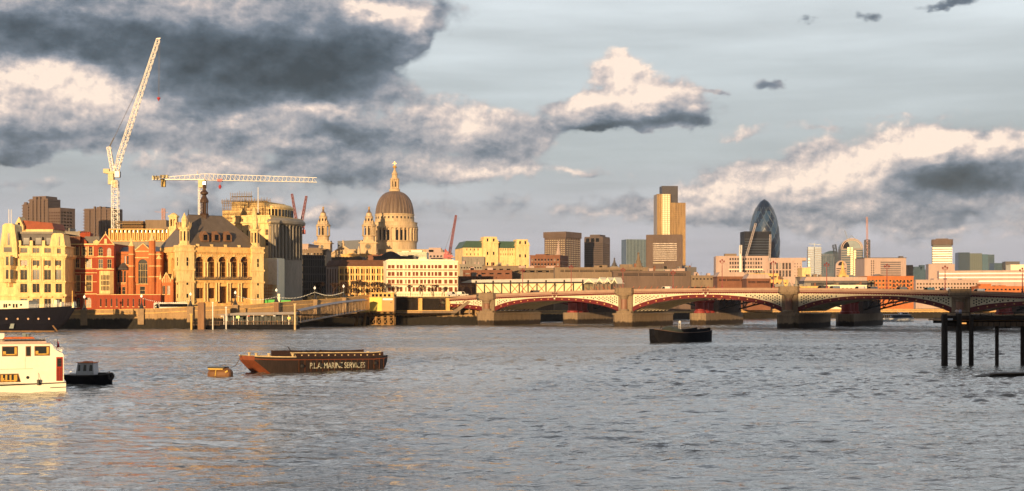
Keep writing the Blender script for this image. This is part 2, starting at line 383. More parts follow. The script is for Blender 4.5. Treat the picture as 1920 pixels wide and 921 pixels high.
class Bld:
    """a building whose front wall runs between two photo columns at given distances.
    Local frame: x along the front, y away from the river, z up (world height)."""
    def __init__(s, name, px0, D0, px1, D1, depth, label, cat='building', group=None, zb=6.0):
        s.A = Vector((X(px0, D0), D0)); s.B = Vector((X(px1, D1), D1))
        s.u = (s.B - s.A).normalized(); s.W = (s.B - s.A).length; s.depth = depth; s.zb = zb
        s.root = thing(name, (s.A.x, s.A.y, 0), math.atan2(s.u.y, s.u.x), label, cat, group)
        s.nwin = 0; s.over = {}
    def lx(s, px, y=0.0):
        """local x of photo column px on the plane y behind the front"""
        n = Vector((-s.u.y, s.u.x)); A = s.A + n * y
        k = (px - 960) / F
        # A.x + u.x t = k (A.y + u.y t)
        return (k * A.y - A.x) / (s.u.x - k * s.u.y)
    def D(s, x, y=0.0):
        return s.A.y + s.u.y * x + s.u.x * y
    def z(s, py, x=None, y=0.0):
        if x is None: x = s.W / 2
        return Z(py, s.D(x, y))
    def part(s, name, bm, mats, smooth=False, parent=None):
        return new_obj(name, bm, mats, parent or s.root, smooth)
    def frontM(s): return Matrix.Identity(4)
    def leftM(s): return Matrix.Translation((0, s.depth, 0)) @ Matrix.Rotation(R(-90), 4, 'Z')
    def rightM(s): return Matrix.Translation((s.W, 0, 0)) @ Matrix.Rotation(R(90), 4, 'Z')
    def add_windows(s, M, holes, kind, name='window', parent=None):
        frame, glass, sill, nx, nz = kind[:5]
        back = kind[5] if len(kind) > 5 else .22
        for h in holes:
            xa, xb, za, zb = h[:4]; arch = bool(len(h) > 4 and h[4])
            gl = glass
            if glass.name == 'dark_window_glass': gl = _rg.choice((glass, glass, glass, glass, glass, mat('curtained_glass', (.085, .055, .035), .4, .4, 1.2), mat('blue_sky_glass', (.022, .028, .04), .08, .4, .8)))
            me = win_mesh(xb - xa, zb - za, arch, nx, nz, frame, gl, sill, min(.08, (xb - xa) * .045), back)
            T = M @ Matrix.Translation((xa, 0, za))
            if s.nwin < 100:
                o = bpy.data.objects.new(name, me); COL.objects.link(o); o.parent = parent or s.root
                o.matrix_local = T; s.nwin += 1
            else: s.over.setdefault(me, []).append(T)
    def flush(s):
        """windows past the first hundred go into one part"""
        if not s.over: return
        bm = BM(); mats = []
        for me, Ts in s.over.items():
            idx = []
            for m in me.materials:
                if m not in mats: mats.append(m)
                idx.append(mats.index(m))
            for T in Ts:
                n0 = len(bm.faces); nv = len(bm.verts)
                bm.from_mesh(me); bm.verts.ensure_lookup_table(); bm.faces.ensure_lookup_table()
                for v in bm.verts[nv:]: v.co = T @ v.co
                for f in bm.faces[n0:]: f.material_index = idx[f.material_index]
        tag(s.part('windows', bm, mats), kind='stuff')
    def shell(s, z1, front=(), left=(), right=(), mats=None, depth=.3, z0=None, name='wall', back=True, lid=True, mi=0):
        bm = BM(); z0 = s.zb if z0 is None else z0
        wall_holes(bm, s.frontM(), s.W, z0, z1, list(front), depth)
        wall_holes(bm, s.leftM(), s.depth, z0, z1, list(left), depth)
        wall_holes(bm, s.rightM(), s.depth, z0, z1, list(right), depth)
        if back: face(bm, [(s.W, s.depth, z0), (0, s.depth, z0), (0, s.depth, z1), (s.W, s.depth, z1)])
        if lid: face(bm, [(0, 0, z1 - .05), (s.W, 0, z1 - .05), (s.W, s.depth, z1 - .05), (0, s.depth, z1 - .05)])
        return s.part(name, bm, mats)
    def grid(s, cols, rows, arch=False, y=0.0):
        """cols: [(pxa, pxb)], rows: [(pytop, pybot)] -> holes on the front"""
        out = []
        for a, b in cols:
            xa, xb = s.lx(a, y), s.lx(b, y); xm = (xa + xb) / 2
            for t, q in rows: out.append((xa, xb, s.z(q, xm, y), s.z(t, xm, y), arch))
        return out
def even(a, b, n, fill=0.55):
    """n column spans between a and b"""
    p = (b - a) / n
    return [(a + p * (i + .5 - fill / 2), a + p * (i + .5 + fill / 2)) for i in range(n)]
def evenrows(t, b, n, fill=0.55): return even(t, b, n, fill)

stone_warm = mat('warm_stone', (.60, .50, .34), .85, .14, .2, .25)

# ================================================================ MATERIAL SET
GLASS = mat('dark_window_glass', (.010, .011, .014), .06, .5, .5, spec=.35)
GLASSW = mat('warm_window_glass', (.07, .028, .012), .2, .6, .8)
STONE = mat('gold_stone', (.72, .44, .155), .85, .30, .55, .65, streak=True, bump=.3)
STONE2 = mat('pale_stone', (.80, .57, .26), .85, .27, .5, .6, streak=True, bump=.3)
WHITE = mat('white_render', (.84, .77, .56), .7, .08, .2, .15, streak=True)
GREY_OR_SHADE = mat('grey_or_shaded_stone', (.27, .24, .20), .9, .2, .3, .3, streak=True)  # grey stone; on the curved headquarters wing it paints the shade
BRICK = coursed('red_brick', (.34, .058, .018), .3, .18, dirt=.35)
BRICK2 = coursed('orange_brick', (.50, .16, .05), .3, .18, dirt=.3)
BRICKD = mat('brown_brick', (.20, .085, .05), .9, .25, .3, .3)
SLATE = mat('dark_slate', (.085, .075, .075), .6, .25, .6, .2, streak=True)
SLATE2 = mat('brown_slate', (.13, .10, .075), .65, .2, .5, .25, streak=True)
TILE = mat('red_tile', (.28, .07, .03), .8, .25, .8, .3)
LEAD = mat('lead_roof', (.27, .22, .17), .5, .28, .25, .5, streak=True)
COPPER = mat('green_copper_roof', (.035, .085, .06), .6, .2, .2, .3, streak=True)
CONC = mat('concrete', (.22, .16, .11), .9, .18, .2, .3, streak=True)
CONCP = mat('pink_concrete', (.46, .34, .30), .9, .12, .15, .2, streak=True)
CONCB = mat('brown_concrete', (.135, .092, .075), .85, .18, .1, .25, streak=True)
DARK = mat('black_iron', (.018, .016, .016), .5, .3, 1.0)
BLACK = mat('black_hull_paint', (.007, .007, .010), .8, .4, .7, .2, spec=.12)
STEELW = mat('white_steel', (.78, .74, .68), .5, .12, .6, .2)
STEELR = mat('red_steel', (.42, .045, .055), .5, .2, .6)
SCAF = mat('scaffold_tube', (.24, .16, .07), .6, .3, .5)
ASPH = mat('asphalt', (.05, .05, .05), .9, .2, .5)
EARTH = mat('town_ground', (.09, .075, .06), .95, .3, .01)
RIVERWALL = coursed('river_wall_granite', (.42, .27, .13), .62, .14, dirt=.45, wet=(3.7, (.016, .012, .007)))
PIERST = coursed('pier_granite', (.25, .18, .115), .7, .12, dirt=.5, wet=(2.0, (.030, .018, .009)))
BRRED = mat('bridge_red_paint', (.125, .007, .009), .45, .15, .6, .15)
BRCREAM = mat('bridge_cream_paint', (.74, .66, .48), .55, .1, .5, .2)
BRPINK = mat('bridge_parapet_stone', (.38, .25, .18), .75, .12, .5, .3)
TIMBER = mat('tarred_timber', (.028, .020, .015), .85, .4, 1.2, streak=True)
WOOD = mat('weathered_timber', (.20, .11, .045), .85, .3, .8, .4, streak=True)
BTG = mat('blue_tower_glass', (.06, .10, .14), .15, .3, .05)
W1 = (STONE2, GLASS, STONE2, 2, 2)

# ================================================================ THE SETTING
WM = water_mat()
def wave_patch(n, rows, dx, x0, y0, slope, short, long_, seed):
    rg = np.random.default_rng(seed); k = 2 * np.pi * np.fft.fftfreq(n, dx); kx, ky = np.meshgrid(k, k); kk = np.hypot(kx, ky); kk[0, 0] = 1
    ang = np.arctan2(ky, kx) - math.radians(75); lam = 2 * np.pi / kk
    S = kk ** -1.25 * (np.abs(np.cos(ang)) ** 1.5 + .12) * np.exp(-(lam / long_) ** 4) * np.exp(-(short / lam) ** 4); S[0, 0] = 0
    h = np.fft.ifft2(S * (rg.normal(size=(n, n)) + 1j * rg.normal(size=(n, n)))).real
    gy, gx = np.gradient(h, dx); h *= slope / np.sqrt((gx ** 2 + gy ** 2).mean())
    # gusts: calmer and rougher patches a few tens of metres across, and longer slicks along the tide
    p = np.fft.ifft2(np.exp(-(kx * 14) ** 2 - (ky * 6) ** 2) * (rg.normal(size=(n, n)) + 1j * rg.normal(size=(n, n)))).real; p /= p.std()
    q = np.fft.ifft2(np.exp(-(kx * 40) ** 2 - (ky * 5) ** 2) * (rg.normal(size=(n, n)) + 1j * rg.normal(size=(n, n)))).real; q /= q.std()
    h *= np.clip(1 + .24 * p + .20 * q, .3, 1.7); h = h[:rows]
    xs = x0 + dx * np.arange(n); ys = y0 + dx * np.arange(rows)
    f = lambda v, w: np.clip(np.minimum(v - v[0], v[-1] - v) / w, 0, 1)
    h = h * f(xs, 8)[None, :] * f(ys, 5)[:, None]
    X_, Y_ = np.meshgrid(xs, ys); i = np.arange(n * rows).reshape(rows, n)
    return np.stack([X_, Y_, h], -1).reshape(-1, 3), np.stack([i[:-1, :-1], i[:-1, 1:], i[1:, 1:], i[1:, :-1]], -1).reshape(-1, 4), (xs[0], xs[-1], ys[0], ys[-1])
def wave_sheet():
    c1, q1, (xa, xb, ya, yb) = wave_patch(1024, 1024, .30, -153.6, 44.0, .145, .80, 9.0, 4)
    c2, q2, (xc, xd, yc, yd) = wave_patch(1024, 540, .60, -307.2, yb, .115, 1.7, 10.0, 5)
    B_ = 3400.0
    ext = np.array([(-B_, -300, 0), (B_, -300, 0), (B_, ya, 0), (-B_, ya, 0), (xa, ya, 0), (xb, ya, 0), (-B_, yb, 0), (xa, yb, 0), (xb, yb, 0), (B_, yb, 0), (xc, yb, 0), (xd, yb, 0), (-B_, yd, 0), (xc, yd, 0), (xd, yd, 0), (B_, yd, 0), (B_, 4300, 0), (-B_, 4300, 0)], float)
    N0 = len(c1) + len(c2); qe = np.array([(0, 1, 2, 3), (3, 4, 7, 6), (5, 2, 9, 8), (6, 10, 13, 12), (11, 9, 15, 14), (12, 15, 16, 17)]) + N0
    co = np.vstack([c1, c2, ext]); q = np.vstack([q1, q2 + len(c1), qe]); me = bpy.data.meshes.new('river_water')
    me.vertices.add(len(co)); me.vertices.foreach_set('co', co.astype(np.float32).ravel())
    me.loops.add(q.size); me.loops.foreach_set('vertex_index', q.astype(np.int32).ravel())
    me.polygons.add(len(q)); me.polygons.foreach_set('loop_start', (np.arange(len(q)) * 4).astype(np.int32))
    me.update(calc_edges=True); me.polygons.foreach_set('use_smooth', np.ones(len(q), bool)); me.validate()
    me.materials.append(WM); o = bpy.data.objects.new('river_water', me); COL.objects.link(o); return tag(o, kind='structure')
wave_sheet()

# the north bank: (photo column, distance, height of the wall top)
BANK = [(-700, 455, 6.6), (-60, 468, 6.7), (130, 470, 6.7), (290, 473, 7.1), (345, 476, 7.7), (470, 487, 8.6), (520, 494, 9.4), (640, 524, 11.1), (692, 538, 12.4), (745, 544, 12.6), (880, 552, 12.8)]
def bank(px):
    for (a, d, z), (b, e, y) in zip(BANK, BANK[1:]):
        if px <= b:
            t = (px - a) / (b - a); D = d + (e - d) * t; return X(px, D), D, z + (y - z) * t
    a = BANK[-1]; return X(a[0], a[1]), a[1], a[2]
front = [Vector((X(a, d), d)) for a, d, z in BANK]
far = [(X(1010, 640), 640), (X(1150, 668), 668), (X(1330, 745), 745), (X(1500, 770), 770), (X(1750, 770), 770), (X(2050, 740), 740), (X(2500, 690), 690), (2500, 600), (3400, 560)]
poly = [(-3400, 380)] + [(p.x, p.y + .6) for p in front] + [(X(900, 580), 580)] + far + [(3400, 4300), (-3400, 4300)]
bm = BM(); f = face(bm, [(x, y, 5.0) for x, y in poly]); bmesh.ops.triangulate(bm, faces=bm.faces[:])
tag(new_obj('ground', bm, EARTH), kind='structure')
# embankment road: climbs with the wall towards the bridge
bm = BM(); n_ = 40
for i in range(n_):
    p, q = -400 + 1285 * i / n_, -400 + 1285 * (i + 1) / n_
    (x0, d0, z0), (x1, d1, z1) = bank(p), bank(q); z0 -= 1.05; z1 -= 1.05
    for a, b, h, mi in ((.6, 6.5, .12, 1), (6.5, 22, 0, 0), (22, 26, .12, 1)):
        face(bm, [(x0, d0 + a, z0 + h), (x1, d1 + a, z1 + h), (x1, d1 + b, z1 + h), (x0, d0 + b, z0 + h)], mi)
    face(bm, [(x0, d0 + 6.5, z0), (x1, d1 + 6.5, z1), (x1, d1 + 6.5, z1 + .12), (x0, d0 + 6.5, z0 + .12)], 1)
    face(bm, [(x0, d0 + 22, z0), (x1, d1 + 22, z1), (x1, d1 + 22, z1 + .12), (x0, d0 + 22, z0 + .12)], 1)
tag(new_obj('road', bm, [ASPH, CONC]), kind='structure')
# river wall with coping
def strip_wall(name, pts, mat_, label, thick=.9, cap=.25):
    bm = BM()
    for (x0, y0, z0), (x1, y1, z1) in zip(pts, pts[1:]):
        face(bm, [(x0, y0, -2), (x1, y1, -2), (x1, y1, z1), (x0, y0, z0)])
        face(bm, [(x1, y1 + thick, -2), (x0, y0 + thick, -2), (x0, y0 + thick, z0), (x1, y1 + thick, z1)])
        face(bm, [(x0, y0, z0), (x1, y1, z1), (x1, y1 + thick, z1), (x0, y0 + thick, z0)])
    o = new_obj(name, bm, mat_); tag(o, label, 'wall')
    bm = BM()
    for (x0, y0, z0), (x1, y1, z1) in zip(pts, pts[1:]):
        a = [(x0, y0 - .2, z0 + .003), (x1, y1 - .2, z1 + .003), (x1, y1 + thick + .2, z1 + .003), (x0, y0 + thick + .2, z0 + .003)]
        lo = [bm.verts.new(p) for p in a]; hi = [bm.verts.new((p[0], p[1], p[2] + cap)) for p in a]
        for i in range(4): bm.faces.new([lo[i], lo[(i + 1) % 4], hi[(i + 1) % 4], hi[i]])
        bm.faces.new(hi); bm.faces.new(lo[::-1])
        # string course below the parapet
        a = [(x0, y0 - .12, z0 - 1.5), (x1, y1 - .12, z1 - 1.5), (x1, y1 + .01, z1 - 1.5), (x0, y0 + .01, z0 - 1.5)]
        lo = [bm.verts.new(p) for p in a]; hi = [bm.verts.new((p[0], p[1], p[2] + .3)) for p in a]
        for i in range(4): bm.faces.new([lo[i], lo[(i + 1) % 4], hi[(i + 1) % 4], hi[i]])
        bm.faces.new(hi); bm.faces.new(lo[::-1])
    new_obj('coping', bm, STONE, o)
    return o
strip_wall('river_wall', [bank(p) for p in (-600, -60, 130, 290, 345, 400, 470, 520, 580, 640, 692, 743)], RIVERWALL, 'long granite embankment wall with a dark tide mark, rising towards the bridge')
x0, d0, z0 = bank(744)
strip_wall('river_wall', [(X(744, 548), 548, Z(583, 548)), (X(862, 556), 556, Z(583, 556)), (X(905, 560), 560, Z(583, 560))], RIVERWALL, 'low dark quay wall beside the red arched bridge, below the riverside fence')
strip_wall('river_wall', [(x, y, 5.2) for x, y in [(X(905, 585), 585)] + far[:-1]], RIVERWALL, 'distant dark river wall seen through the arches beyond the bridge')

# ================================================================ SOUTH BANK (out of the frame; blocks added to shade the right-hand river and bridge)
SB = [(-400, -110), (-140, -60), (-20, -22), (60, -12), (110, 40), (150, 150), (400, 170)]
strip_wall('river_wall', [(x, y, 6) for x, y in SB], RIVERWALL, 'south bank river wall outside the frame, behind the viewer and the jetty')
bm = BM(); f = face(bm, [(x, y - 1, 5) for x, y in SB] + [(600, 170, 5), (600, -420, 5), (-400, -420, 5)]); bmesh.ops.triangulate(bm, faces=bm.faces[:]); bm.normal_update()
tag(new_obj('ground', bm, EARTH), kind='structure')
def shade_block(x0, x1, y0, y1, h, lab):  # plain unseen block, placed and sized for the shadow it throws
    s = thing('riverside_shade_block', (x0, y0, 0), 0, lab, 'building')
    bm = BM(); holes = []; w = x1 - x0; nx = int(w / 6); nz = int((h - 8) / 4)
    box(bm, 0, w, 0, y1 - y0, 0, h); new_obj('wall', bm, CONC, s)
    bm = BM()
    for j in range(nz): box(bm, 1, w - 1, -.1, .05, 8 + j * 4, 10 + j * 4); box(bm, -.1, .05, 1, y1 - y0 - 1, 8 + j * 4, 10 + j * 4)
    tag(new_obj('windows', bm, GLASS, s), kind='stuff')
shade_block(-46, 95, -92, -34, 58, 'unseen concrete block added behind the viewer to shade bridge and jetty'); shade_block(170, 290, 100, 150, 32, 'unseen concrete block added outside the frame beyond the jetty to cast shade')

# ================================================================ EVENING HAZE
bm = BM(); box(bm, -3500, 3500, -420, 4400, -3.2, 215)
hm = bpy.data.materials.new('haze'); hm.use_nodes = True; hm.node_tree.nodes.clear(); h_ = G(hm.node_tree)
pv = h_.node('ShaderNodeVolumePrincipled'); ho = h_.node('ShaderNodeOutputMaterial'); h_.put(ho.inputs['Volume'], pv.outputs[0])
pv.inputs['Color'].default_value = (.86, .90, 1.0, 1); pv.inputs['Density'].default_value = .00003; pv.inputs['Anisotropy'].default_value = 0.0
tag(new_obj('haze', bm, hm), kind='stuff')

# ================================================================ LEFT BANK BUILDINGS
def angled(name, px0, D0, px1, deg, depth, label, **k):
    """like Bld but turned by deg: positive = right end comes nearer and the right side shows"""
    s, c = math.sin(R(deg)), math.cos(R(deg)); k0, k1 = (px0 - 960) / F, (px1 - 960) / F
    t = (k1 * D0 - k0 * D0) / (c + k1 * s)
    return Bld(name, px0, D0, px1, D0 - s * t, depth, label, **k)
def band(bm, b, z0, z1, out=.35, x0=None, x1=None, mi=0, sides=True):
    x0 = -out if x0 is None else x0; x1 = b.W + out if x1 is None else x1
    box(bm, x0, x1, -out, .02 if not sides else b.depth + out, z0, z1, mi)
def spire(bm, cx, cy, r, z0, z1, n=8, mi=0, bands=3):
    prof = [(r, z0), (r, z0 + (z1 - z0) * .02)]
    lathe(bm, [(r * 1.12, z0), (r * 1.12, z0 + .3), (r * .9, z0 + .35), (r * .12, z1 - .8), (r * .3, z1 - .6), (r * .12, z1 - .35), (.03, z1)], n, cx, cy, mi)

# ---- the big pale stone office block at the far left
b = Bld('office_block', -60, 488, 122, 490, 24, 'large pale stone office block with mansard roof and tall paired windows at the left edge')
z = b.z
cols = [(-44, -32), (38, 51), (61, 74), (83, 95.5), (104, 116)]
holes = b.grid(cols, [(488, 499), (506, 525), (532, 549), (560, 578)]) + b.grid(cols[1:4], [(465, 474.5)]) + b.grid([(107, 114)], [(466, 476)])
bm = BM(); b.shell(z(461), holes, [], [], [STONE2], depth=.6)
b.add_windows(b.frontM(), holes, (STONE2, GLASS, STONE2, 2, 1, .45))
bm = BM()
for t, q, o_ in ((477, 481, 1.0), (481, 484, .5), (461, 463, .5), (527, 529.5, .5), (552, 556, .7)): box(bm, -.3, b.W + o_, -o_, b.depth + .3, z(q), z(t))
b.part('cornice', bm, STONE2)
bm = BM()
for p in (55.5, 78.5, 100, 119):
    for dx in (-1.9, 1.9):
        x = b.lx(p + dx); box(bm, x - .32, x + .32, -.4, .02, z(527), z(485.5))
        box(bm, x - .45, x + .45, -.5, .03, z(487), z(485))
for x in (b.lx(p) for p in (44.5, 67.5, 89, 110)): box(bm, x - .5, x + .5, -.55, .03, z(502), z(497.5)); box(bm, x - 1.8, x + 1.8, -.9, .03, z(558), z(555.8))
b.part('pilasters', bm, STONE2)
bm = BM(); xa, xb = b.lx(28), b.lx(95)
slab(bm, [(xa, z(461) + .02), (xb, z(461) + .02), (xb, z(438)), (xa, z(438))], 2.0, b.depth - 2); b.part('mansard_roof', bm, SLATE)
bm = BM(); box(bm, xa - .5, xb + .5, 1.4, b.depth - 1, z(438) + .02, z(434)); b.part('roof_parapet', bm, GREY_OR_SHADE)
for i, p in enumerate((37, 59, 82)):
    bm = BM(); x = b.lx(p); box(bm, x - .6, x + .5, -.1, 3, z(461) + .04, z(451)); b.part('chimney_stub', bm, STONE2)
for i, p in enumerate((48, 71, 91)):
    bm = BM(); x = b.lx(p); box(bm, x - 1.3, x + 1.3, .9, 3.5, z(459), z(444)); box(bm, x - 1.0, x + 1.0, .8, .93, z(458), z(446), 1); b.part('dormer', bm, [SLATE, GLASS])
bm = BM(); xa = b.lx(93)
slab(bm, [(xa, z(461) + .02), (b.W, z(461) + .02), (b.W - .6, z(439)), (b.W - 1.4, z(437)), (xa + 1.6, z(437)), (xa + .8, z(441))], -.1, 8)
box(bm, b.lx(110.3), b.lx(112.3), -.16, -.08, z(464), z(443.5), 1); b.part('right_pavilion', bm, [STONE2, GLASS])
bm = BM(); xa, xb = b.lx(2), b.lx(35); xm = (xa + xb) / 2
prof = [(xa, z(484)), (xb, z(484)), (xb - .3, z(455)), (xm + 2.4, z(436)), (xm + 2.2, z(423)), (xm + 1.2, z(419.5)), (xm - 1.2, z(419.5)), (xm - 2.2, z(423)), (xm - 2.4, z(436)), (xa + .3, z(455))]
slab(bm, prof, -1.6, 7); box(bm, xm - .3, xm + .5, -1.67, -1.58, z(460), z(438), 1); box(bm, xm - 1.7, xm + 1.2, -1.67, -1.58, z(473), z(464), 1); b.part('gable_tower', bm, [STONE2, GLASS])
# projecting two-storey bay under the gable
bm = BM(); xa, xb = b.lx(6), b.lx(30)
prism(bm, [(xa, .02), (xa + 1.2, -2.6), (xb - 1.2, -2.6), (xb, .02)], z(527), z(479))
prism(bm, [(xa - .3, .03), (xa + 1, -3), (xb - 1, -3), (xb + .3, .03)], z(530), z(526)); prism(bm, [(xa - .3, .03), (xa + 1, -3), (xb - 1, -3), (xb + .3, .03)], z(503), z(499.5))
prism(bm, [(xa + 1, .03), (xa + 2, -1.5), (xb - 2, -1.5), (xb - 1, .03)], z(538), z(530) - .01)
for a, c in ((11, 16), (19, 25)):
    for t, q in ((481, 497.5), (506, 523)): box(bm, b.lx(a, -2.6), b.lx(c, -2.6), -2.66, -2.55, z(q, 0, -2.6), z(t, 0, -2.6), 1)
b.part('bay_window', bm, [STONE2, GLASS])
for p in (17.5, 22):
    bm = BM(); x = b.lx(p); bar(bm, (x, -.5, z(430)), (x, -.5, z(393)), .13, n=6); b.part('flagpole', bm, STEELW)
bm = BM(); xa = b.lx(121); bm2 = None
box(bm, xa - 12, xa + .02, 1, 20, z(438), z(437.2)); b.part('roof_deck', bm, GREY_OR_SHADE)
b.flush()

# ---- orange tiled house behind
b = Bld('tiled_house', 30, 560, 99, 560, 16, 'steep red tiled roof with a small pale gable peeping over the stone office block')
z = b.z; b.shell(z(430), [], [], [], [STONE2], z0=5)
bm = BM(); slab(bm, [(b.lx(41), z(430)), (b.W + .4, z(430)), (b.W - .5, z(418)), (b.lx(42), z(413))], .5, 15); b.part('roof', bm, TILE)
bm = BM(); slab(bm, [(b.lx(30), z(432)), (b.lx(46), z(432)), (b.lx(46), z(424)), (b.lx(38), z(407)), (b.lx(30), z(422))], -1.5, 5); box(bm, b.lx(36), b.lx(40), -1.6, -1.4, z(425), z(418), 1); b.part('gable', bm, [STONE2, GLASS])

# ---- two brown concrete residential towers and a block far behind
def resid(px0, px1, top, D, deg, label, steps, dep=22, m=None, name='tower_block'):
    b = angled(name, px0, D, px1, deg, dep, label, cat='tower block'); z = b.z
    H = z(top)
    b.shell(H, [], [], [], [m or CONCB], z0=5)
    n = max(3, int((H - 20) / 3.6))
    for i in range(n):
        zz = H - 2.2 - i * 3.4
        bm = BM(); box(bm, -.9, b.W + .9, -1.2, b.depth * .9, zz, zz + .9); b.part('balcony', bm, m or CONCB)
    bm = BM()
    for i in range(1, 5): box(bm, b.W * i / 5 - .9, b.W * i / 5 + .9, -1.9, .2, 5, H + (2.2 if i in (2, 3) else -1))
    b.part('piers', bm, m or CONCB)
    bm = BM()
    for (a, c, t) in steps: box(bm, b.lx(a), b.lx(c), 1, b.depth - 1, H - 1, z(t))
    b.part('roof_plant', bm, m or CONCB)
    return b
resid(55, 90, 373, 1550, 20, 'tall brown concrete apartment tower with ragged balconies, higher left neighbour of the square block', [(60, 85, 368)])
resid(43, 56, 383, 1560, 20, 'narrow lower brown wing of the ragged concrete tower', [(45, 54, 381)], 12)
resid(158, 210, 391, 1500, 15, 'wide stepped brown concrete tower behind the white luffing crane', [(165, 195, 393), (180, 197, 388)])
b = angled('tower_block', 91, 1400, 113, 30, 20, 'square brown office block standing right of the ragged apartment tower', cat='tower block'); z = b.z
hs = b.grid(even(91, 113, 5, .6), evenrows(396, 430, 6, .5)); b.shell(z(390), hs, [], [(1 + 4 * i, 4 + 4 * i, z(430 - 6 * j), z(427 - 6 * j)) for i in range(4) for j in range(6)], [CONCB], z0=5)
b.add_windows(b.frontM(), hs, (CONCB, GLASSW, None, 1, 1, .4)); b.flush()

# ---- low dark building and plant roofs between (background strip)
def block(px0, px1, top, D, depth, m, label, deg=0, rows=0, cols=0, kind=None, cat='building', name='building', bandz=None, y0=None, y1=None, rt=None, z0=5, par=True, x0=None, x1=None, arch=False):
    b = angled(name, px0, D, px1, deg, depth, label, cat=cat); z = b.z
    hs = []; rs = []
    if rows and cols:
        t0 = y0 or top + 3; t1 = y1 or 545
        hs = b.grid(even(x0 or px0 + 1, x1 or px1 - 1, cols, .55), evenrows(t0, t1, rows, .5), arch)
        if deg > 3:
            nc = max(2, int(depth / (b.W / cols))); hh = hs[:rows]
            rs = [(depth * (i + .25) / nc, depth * (i + .75) / nc, h[2], h[3]) for i in range(nc) for h in hh]
    b.shell(z(top), hs, [], rs, [m], z0=z0)
    if hs:
        k = kind or (m, GLASS, None, 1, 1, .3)
        b.add_windows(b.frontM(), hs, k)
        if rs: b.add_windows(b.rightM(), rs, k)
    if par:
        bm = BM(); box(bm, -.25, b.W + .25, -.25, depth + .25, z(top) + .003, z(top) + .5); b.part('roof_parapet', bm, m)
    if rt:
        for (a, c, t) in rt:
            bm = BM(); box(bm, b.lx(a), b.lx(c), depth * .25, depth * .7, z(top) + .01, z(t)); b.part('roof_plant', bm, m)
    b.flush()
    return b
block(95, 150, 436, 640, 20, GREY_OR_SHADE, 'low grey stone block with a flat parapet between the pale office and the brick mansion', rt=[(100, 118, 431), (122, 124, 427), (140, 146, 432)])
block(118, 150, 446, 530, 18, BRICKD, 'shaded dark slate roofed wing left of the red brick mansion', 0, 4, 2, y0=460, y1=560)

# ---- red brick mansion
b = Bld('brick_mansion', 126, 503, 214, 503, 20, 'red brick mansion with cream stone oriel windows and a pointed gable')
z = b.z
c4 = [(142, 148), (154.5, 161), (166, 174)]
h1 = [h[:4] + (True,) for h in b.grid(c4, [(463, 479)])] + b.grid([(131, 137)], [(466, 478), (487, 501), (510, 525), (535, 548), (560, 575)])
h2 = b.grid([(142, 149), (161.5, 171)], [(486, 502)]); h3 = b.grid([(143, 150), (161.5, 172)], [(516, 546)]); h4 = [h[:4] + (True,) for h in b.grid([(144, 150), (161, 171)], [(558, 576)])]
holes = h1 + h2 + h3 + h4
b.shell(z(457), holes, [], [], [BRICK, STONE2])
b.add_windows(b.frontM(), h1 + h2 + h4, (STONE2, GLASS, STONE2, 2, 2, .12)); b.add_windows(b.frontM(), h3, (STONE2, GLASS, STONE2, 3, 3, .12))
bm = BM()
for t, q in ((457, 459.5), (481.5, 482.6), (503.5, 505), (511, 512.3), (528, 529), (550.5, 552)): box(bm, -.15, b.lx(182), -.18, .02, z(q), z(t))
for hh in h1 + h2 + h3: box(bm, hh[0] - .3, hh[0] + .002, -.12, .02, hh[2] - .2, hh[3] + .2); box(bm, hh[1] - .002, hh[1] + .3, -.12, .02, hh[2] - .2, hh[3] + .2)
b.part('string_courses', bm, STONE2)
# gabled projection
xa, xb = b.lx(182.5, -2), b.lx(213.5, -2)
M = Matrix.Translation((xa, -2, 0)); w = xb - xa
L = lambda px: b.lx(px, -2) - xa
zz = lambda py: z(py, xb, -2)
g1 = [(L(184.5), L(193), zz(480), zz(463), True), (L(200.5), L(208.5), zz(480), zz(465), True)]; g2 = [(L(184.5), L(193), zz(503), zz(486)), (L(201), L(209), zz(503), zz(486))]
bm = BM(); wall_holes(bm, M, w, 6, zz(460), g1 + g2, .3)
for x in (xa, xb): face(bm, [(x, -2, 6), (x, .1, 6), (x, .1, zz(460)), (x, -2, zz(460))])
slab(bm, [(xa, zz(460)), (xb, zz(460)), ((xa + xb) / 2 + .3, zz(439.5)), ((xa + xb) / 2 - .3, zz(439.5))], -2, -1.4)
gab = b.part('gable', bm, BRICK)
b.add_windows(M, g1 + g2, (STONE2, GLASS, STONE2, 2, 2, .12))
bm = BM(); 
for q in (458.5, 482, 505): box(bm, xa - .1, xb + .1, -2.17, -1.95, zz(q) - .1, zz(q) + .2)
xm = (xa + xb) / 2
for s_ in (-1, 1): bar(bm, (xm + s_ * (w / 2 + .2), -2, zz(460)), (xm, -2, zz(438.5)), .22)
bar(bm, (xm, -2, zz(439)), (xm, -2, zz(434)), .12); box(bm, xm - .5, xm + .5, -2.15, -1.95, zz(457), zz(448))
b.part('gable_trim', bm, STONE2)
bm = BM(); xo, xe = b.lx(184, -3.4), b.lx(211, -3.4); oz = lambda py: z(py, xe, -3.4)
prism(bm, [(xo, -2.01), (xo + 1, -3.4), (xe - 1, -3.4), (xe, -2.01)], oz(551), oz(508))
n = 6
for i in range(n):
    p = xo + 1.1 + (xe - xo - 2.2) * (i + .18) / n; q = xo + 1.1 + (xe - xo - 2.2) * (i + .82) / n
    for t, u in ((516, 525), (526.5, 535), (536.5, 545)): box(bm, p, q, -3.43, -3.36, oz(u), oz(t), 1)
b.part('oriel_window', bm, [STONE2, GLASS])
bm = BM(); slab(bm, [(b.lx(150), z(457) + .02), (b.lx(184), z(457) + .02), (b.lx(184), z(443)), (b.lx(157), z(443))], 1.5, 14); b.part('roof', bm, SLATE)
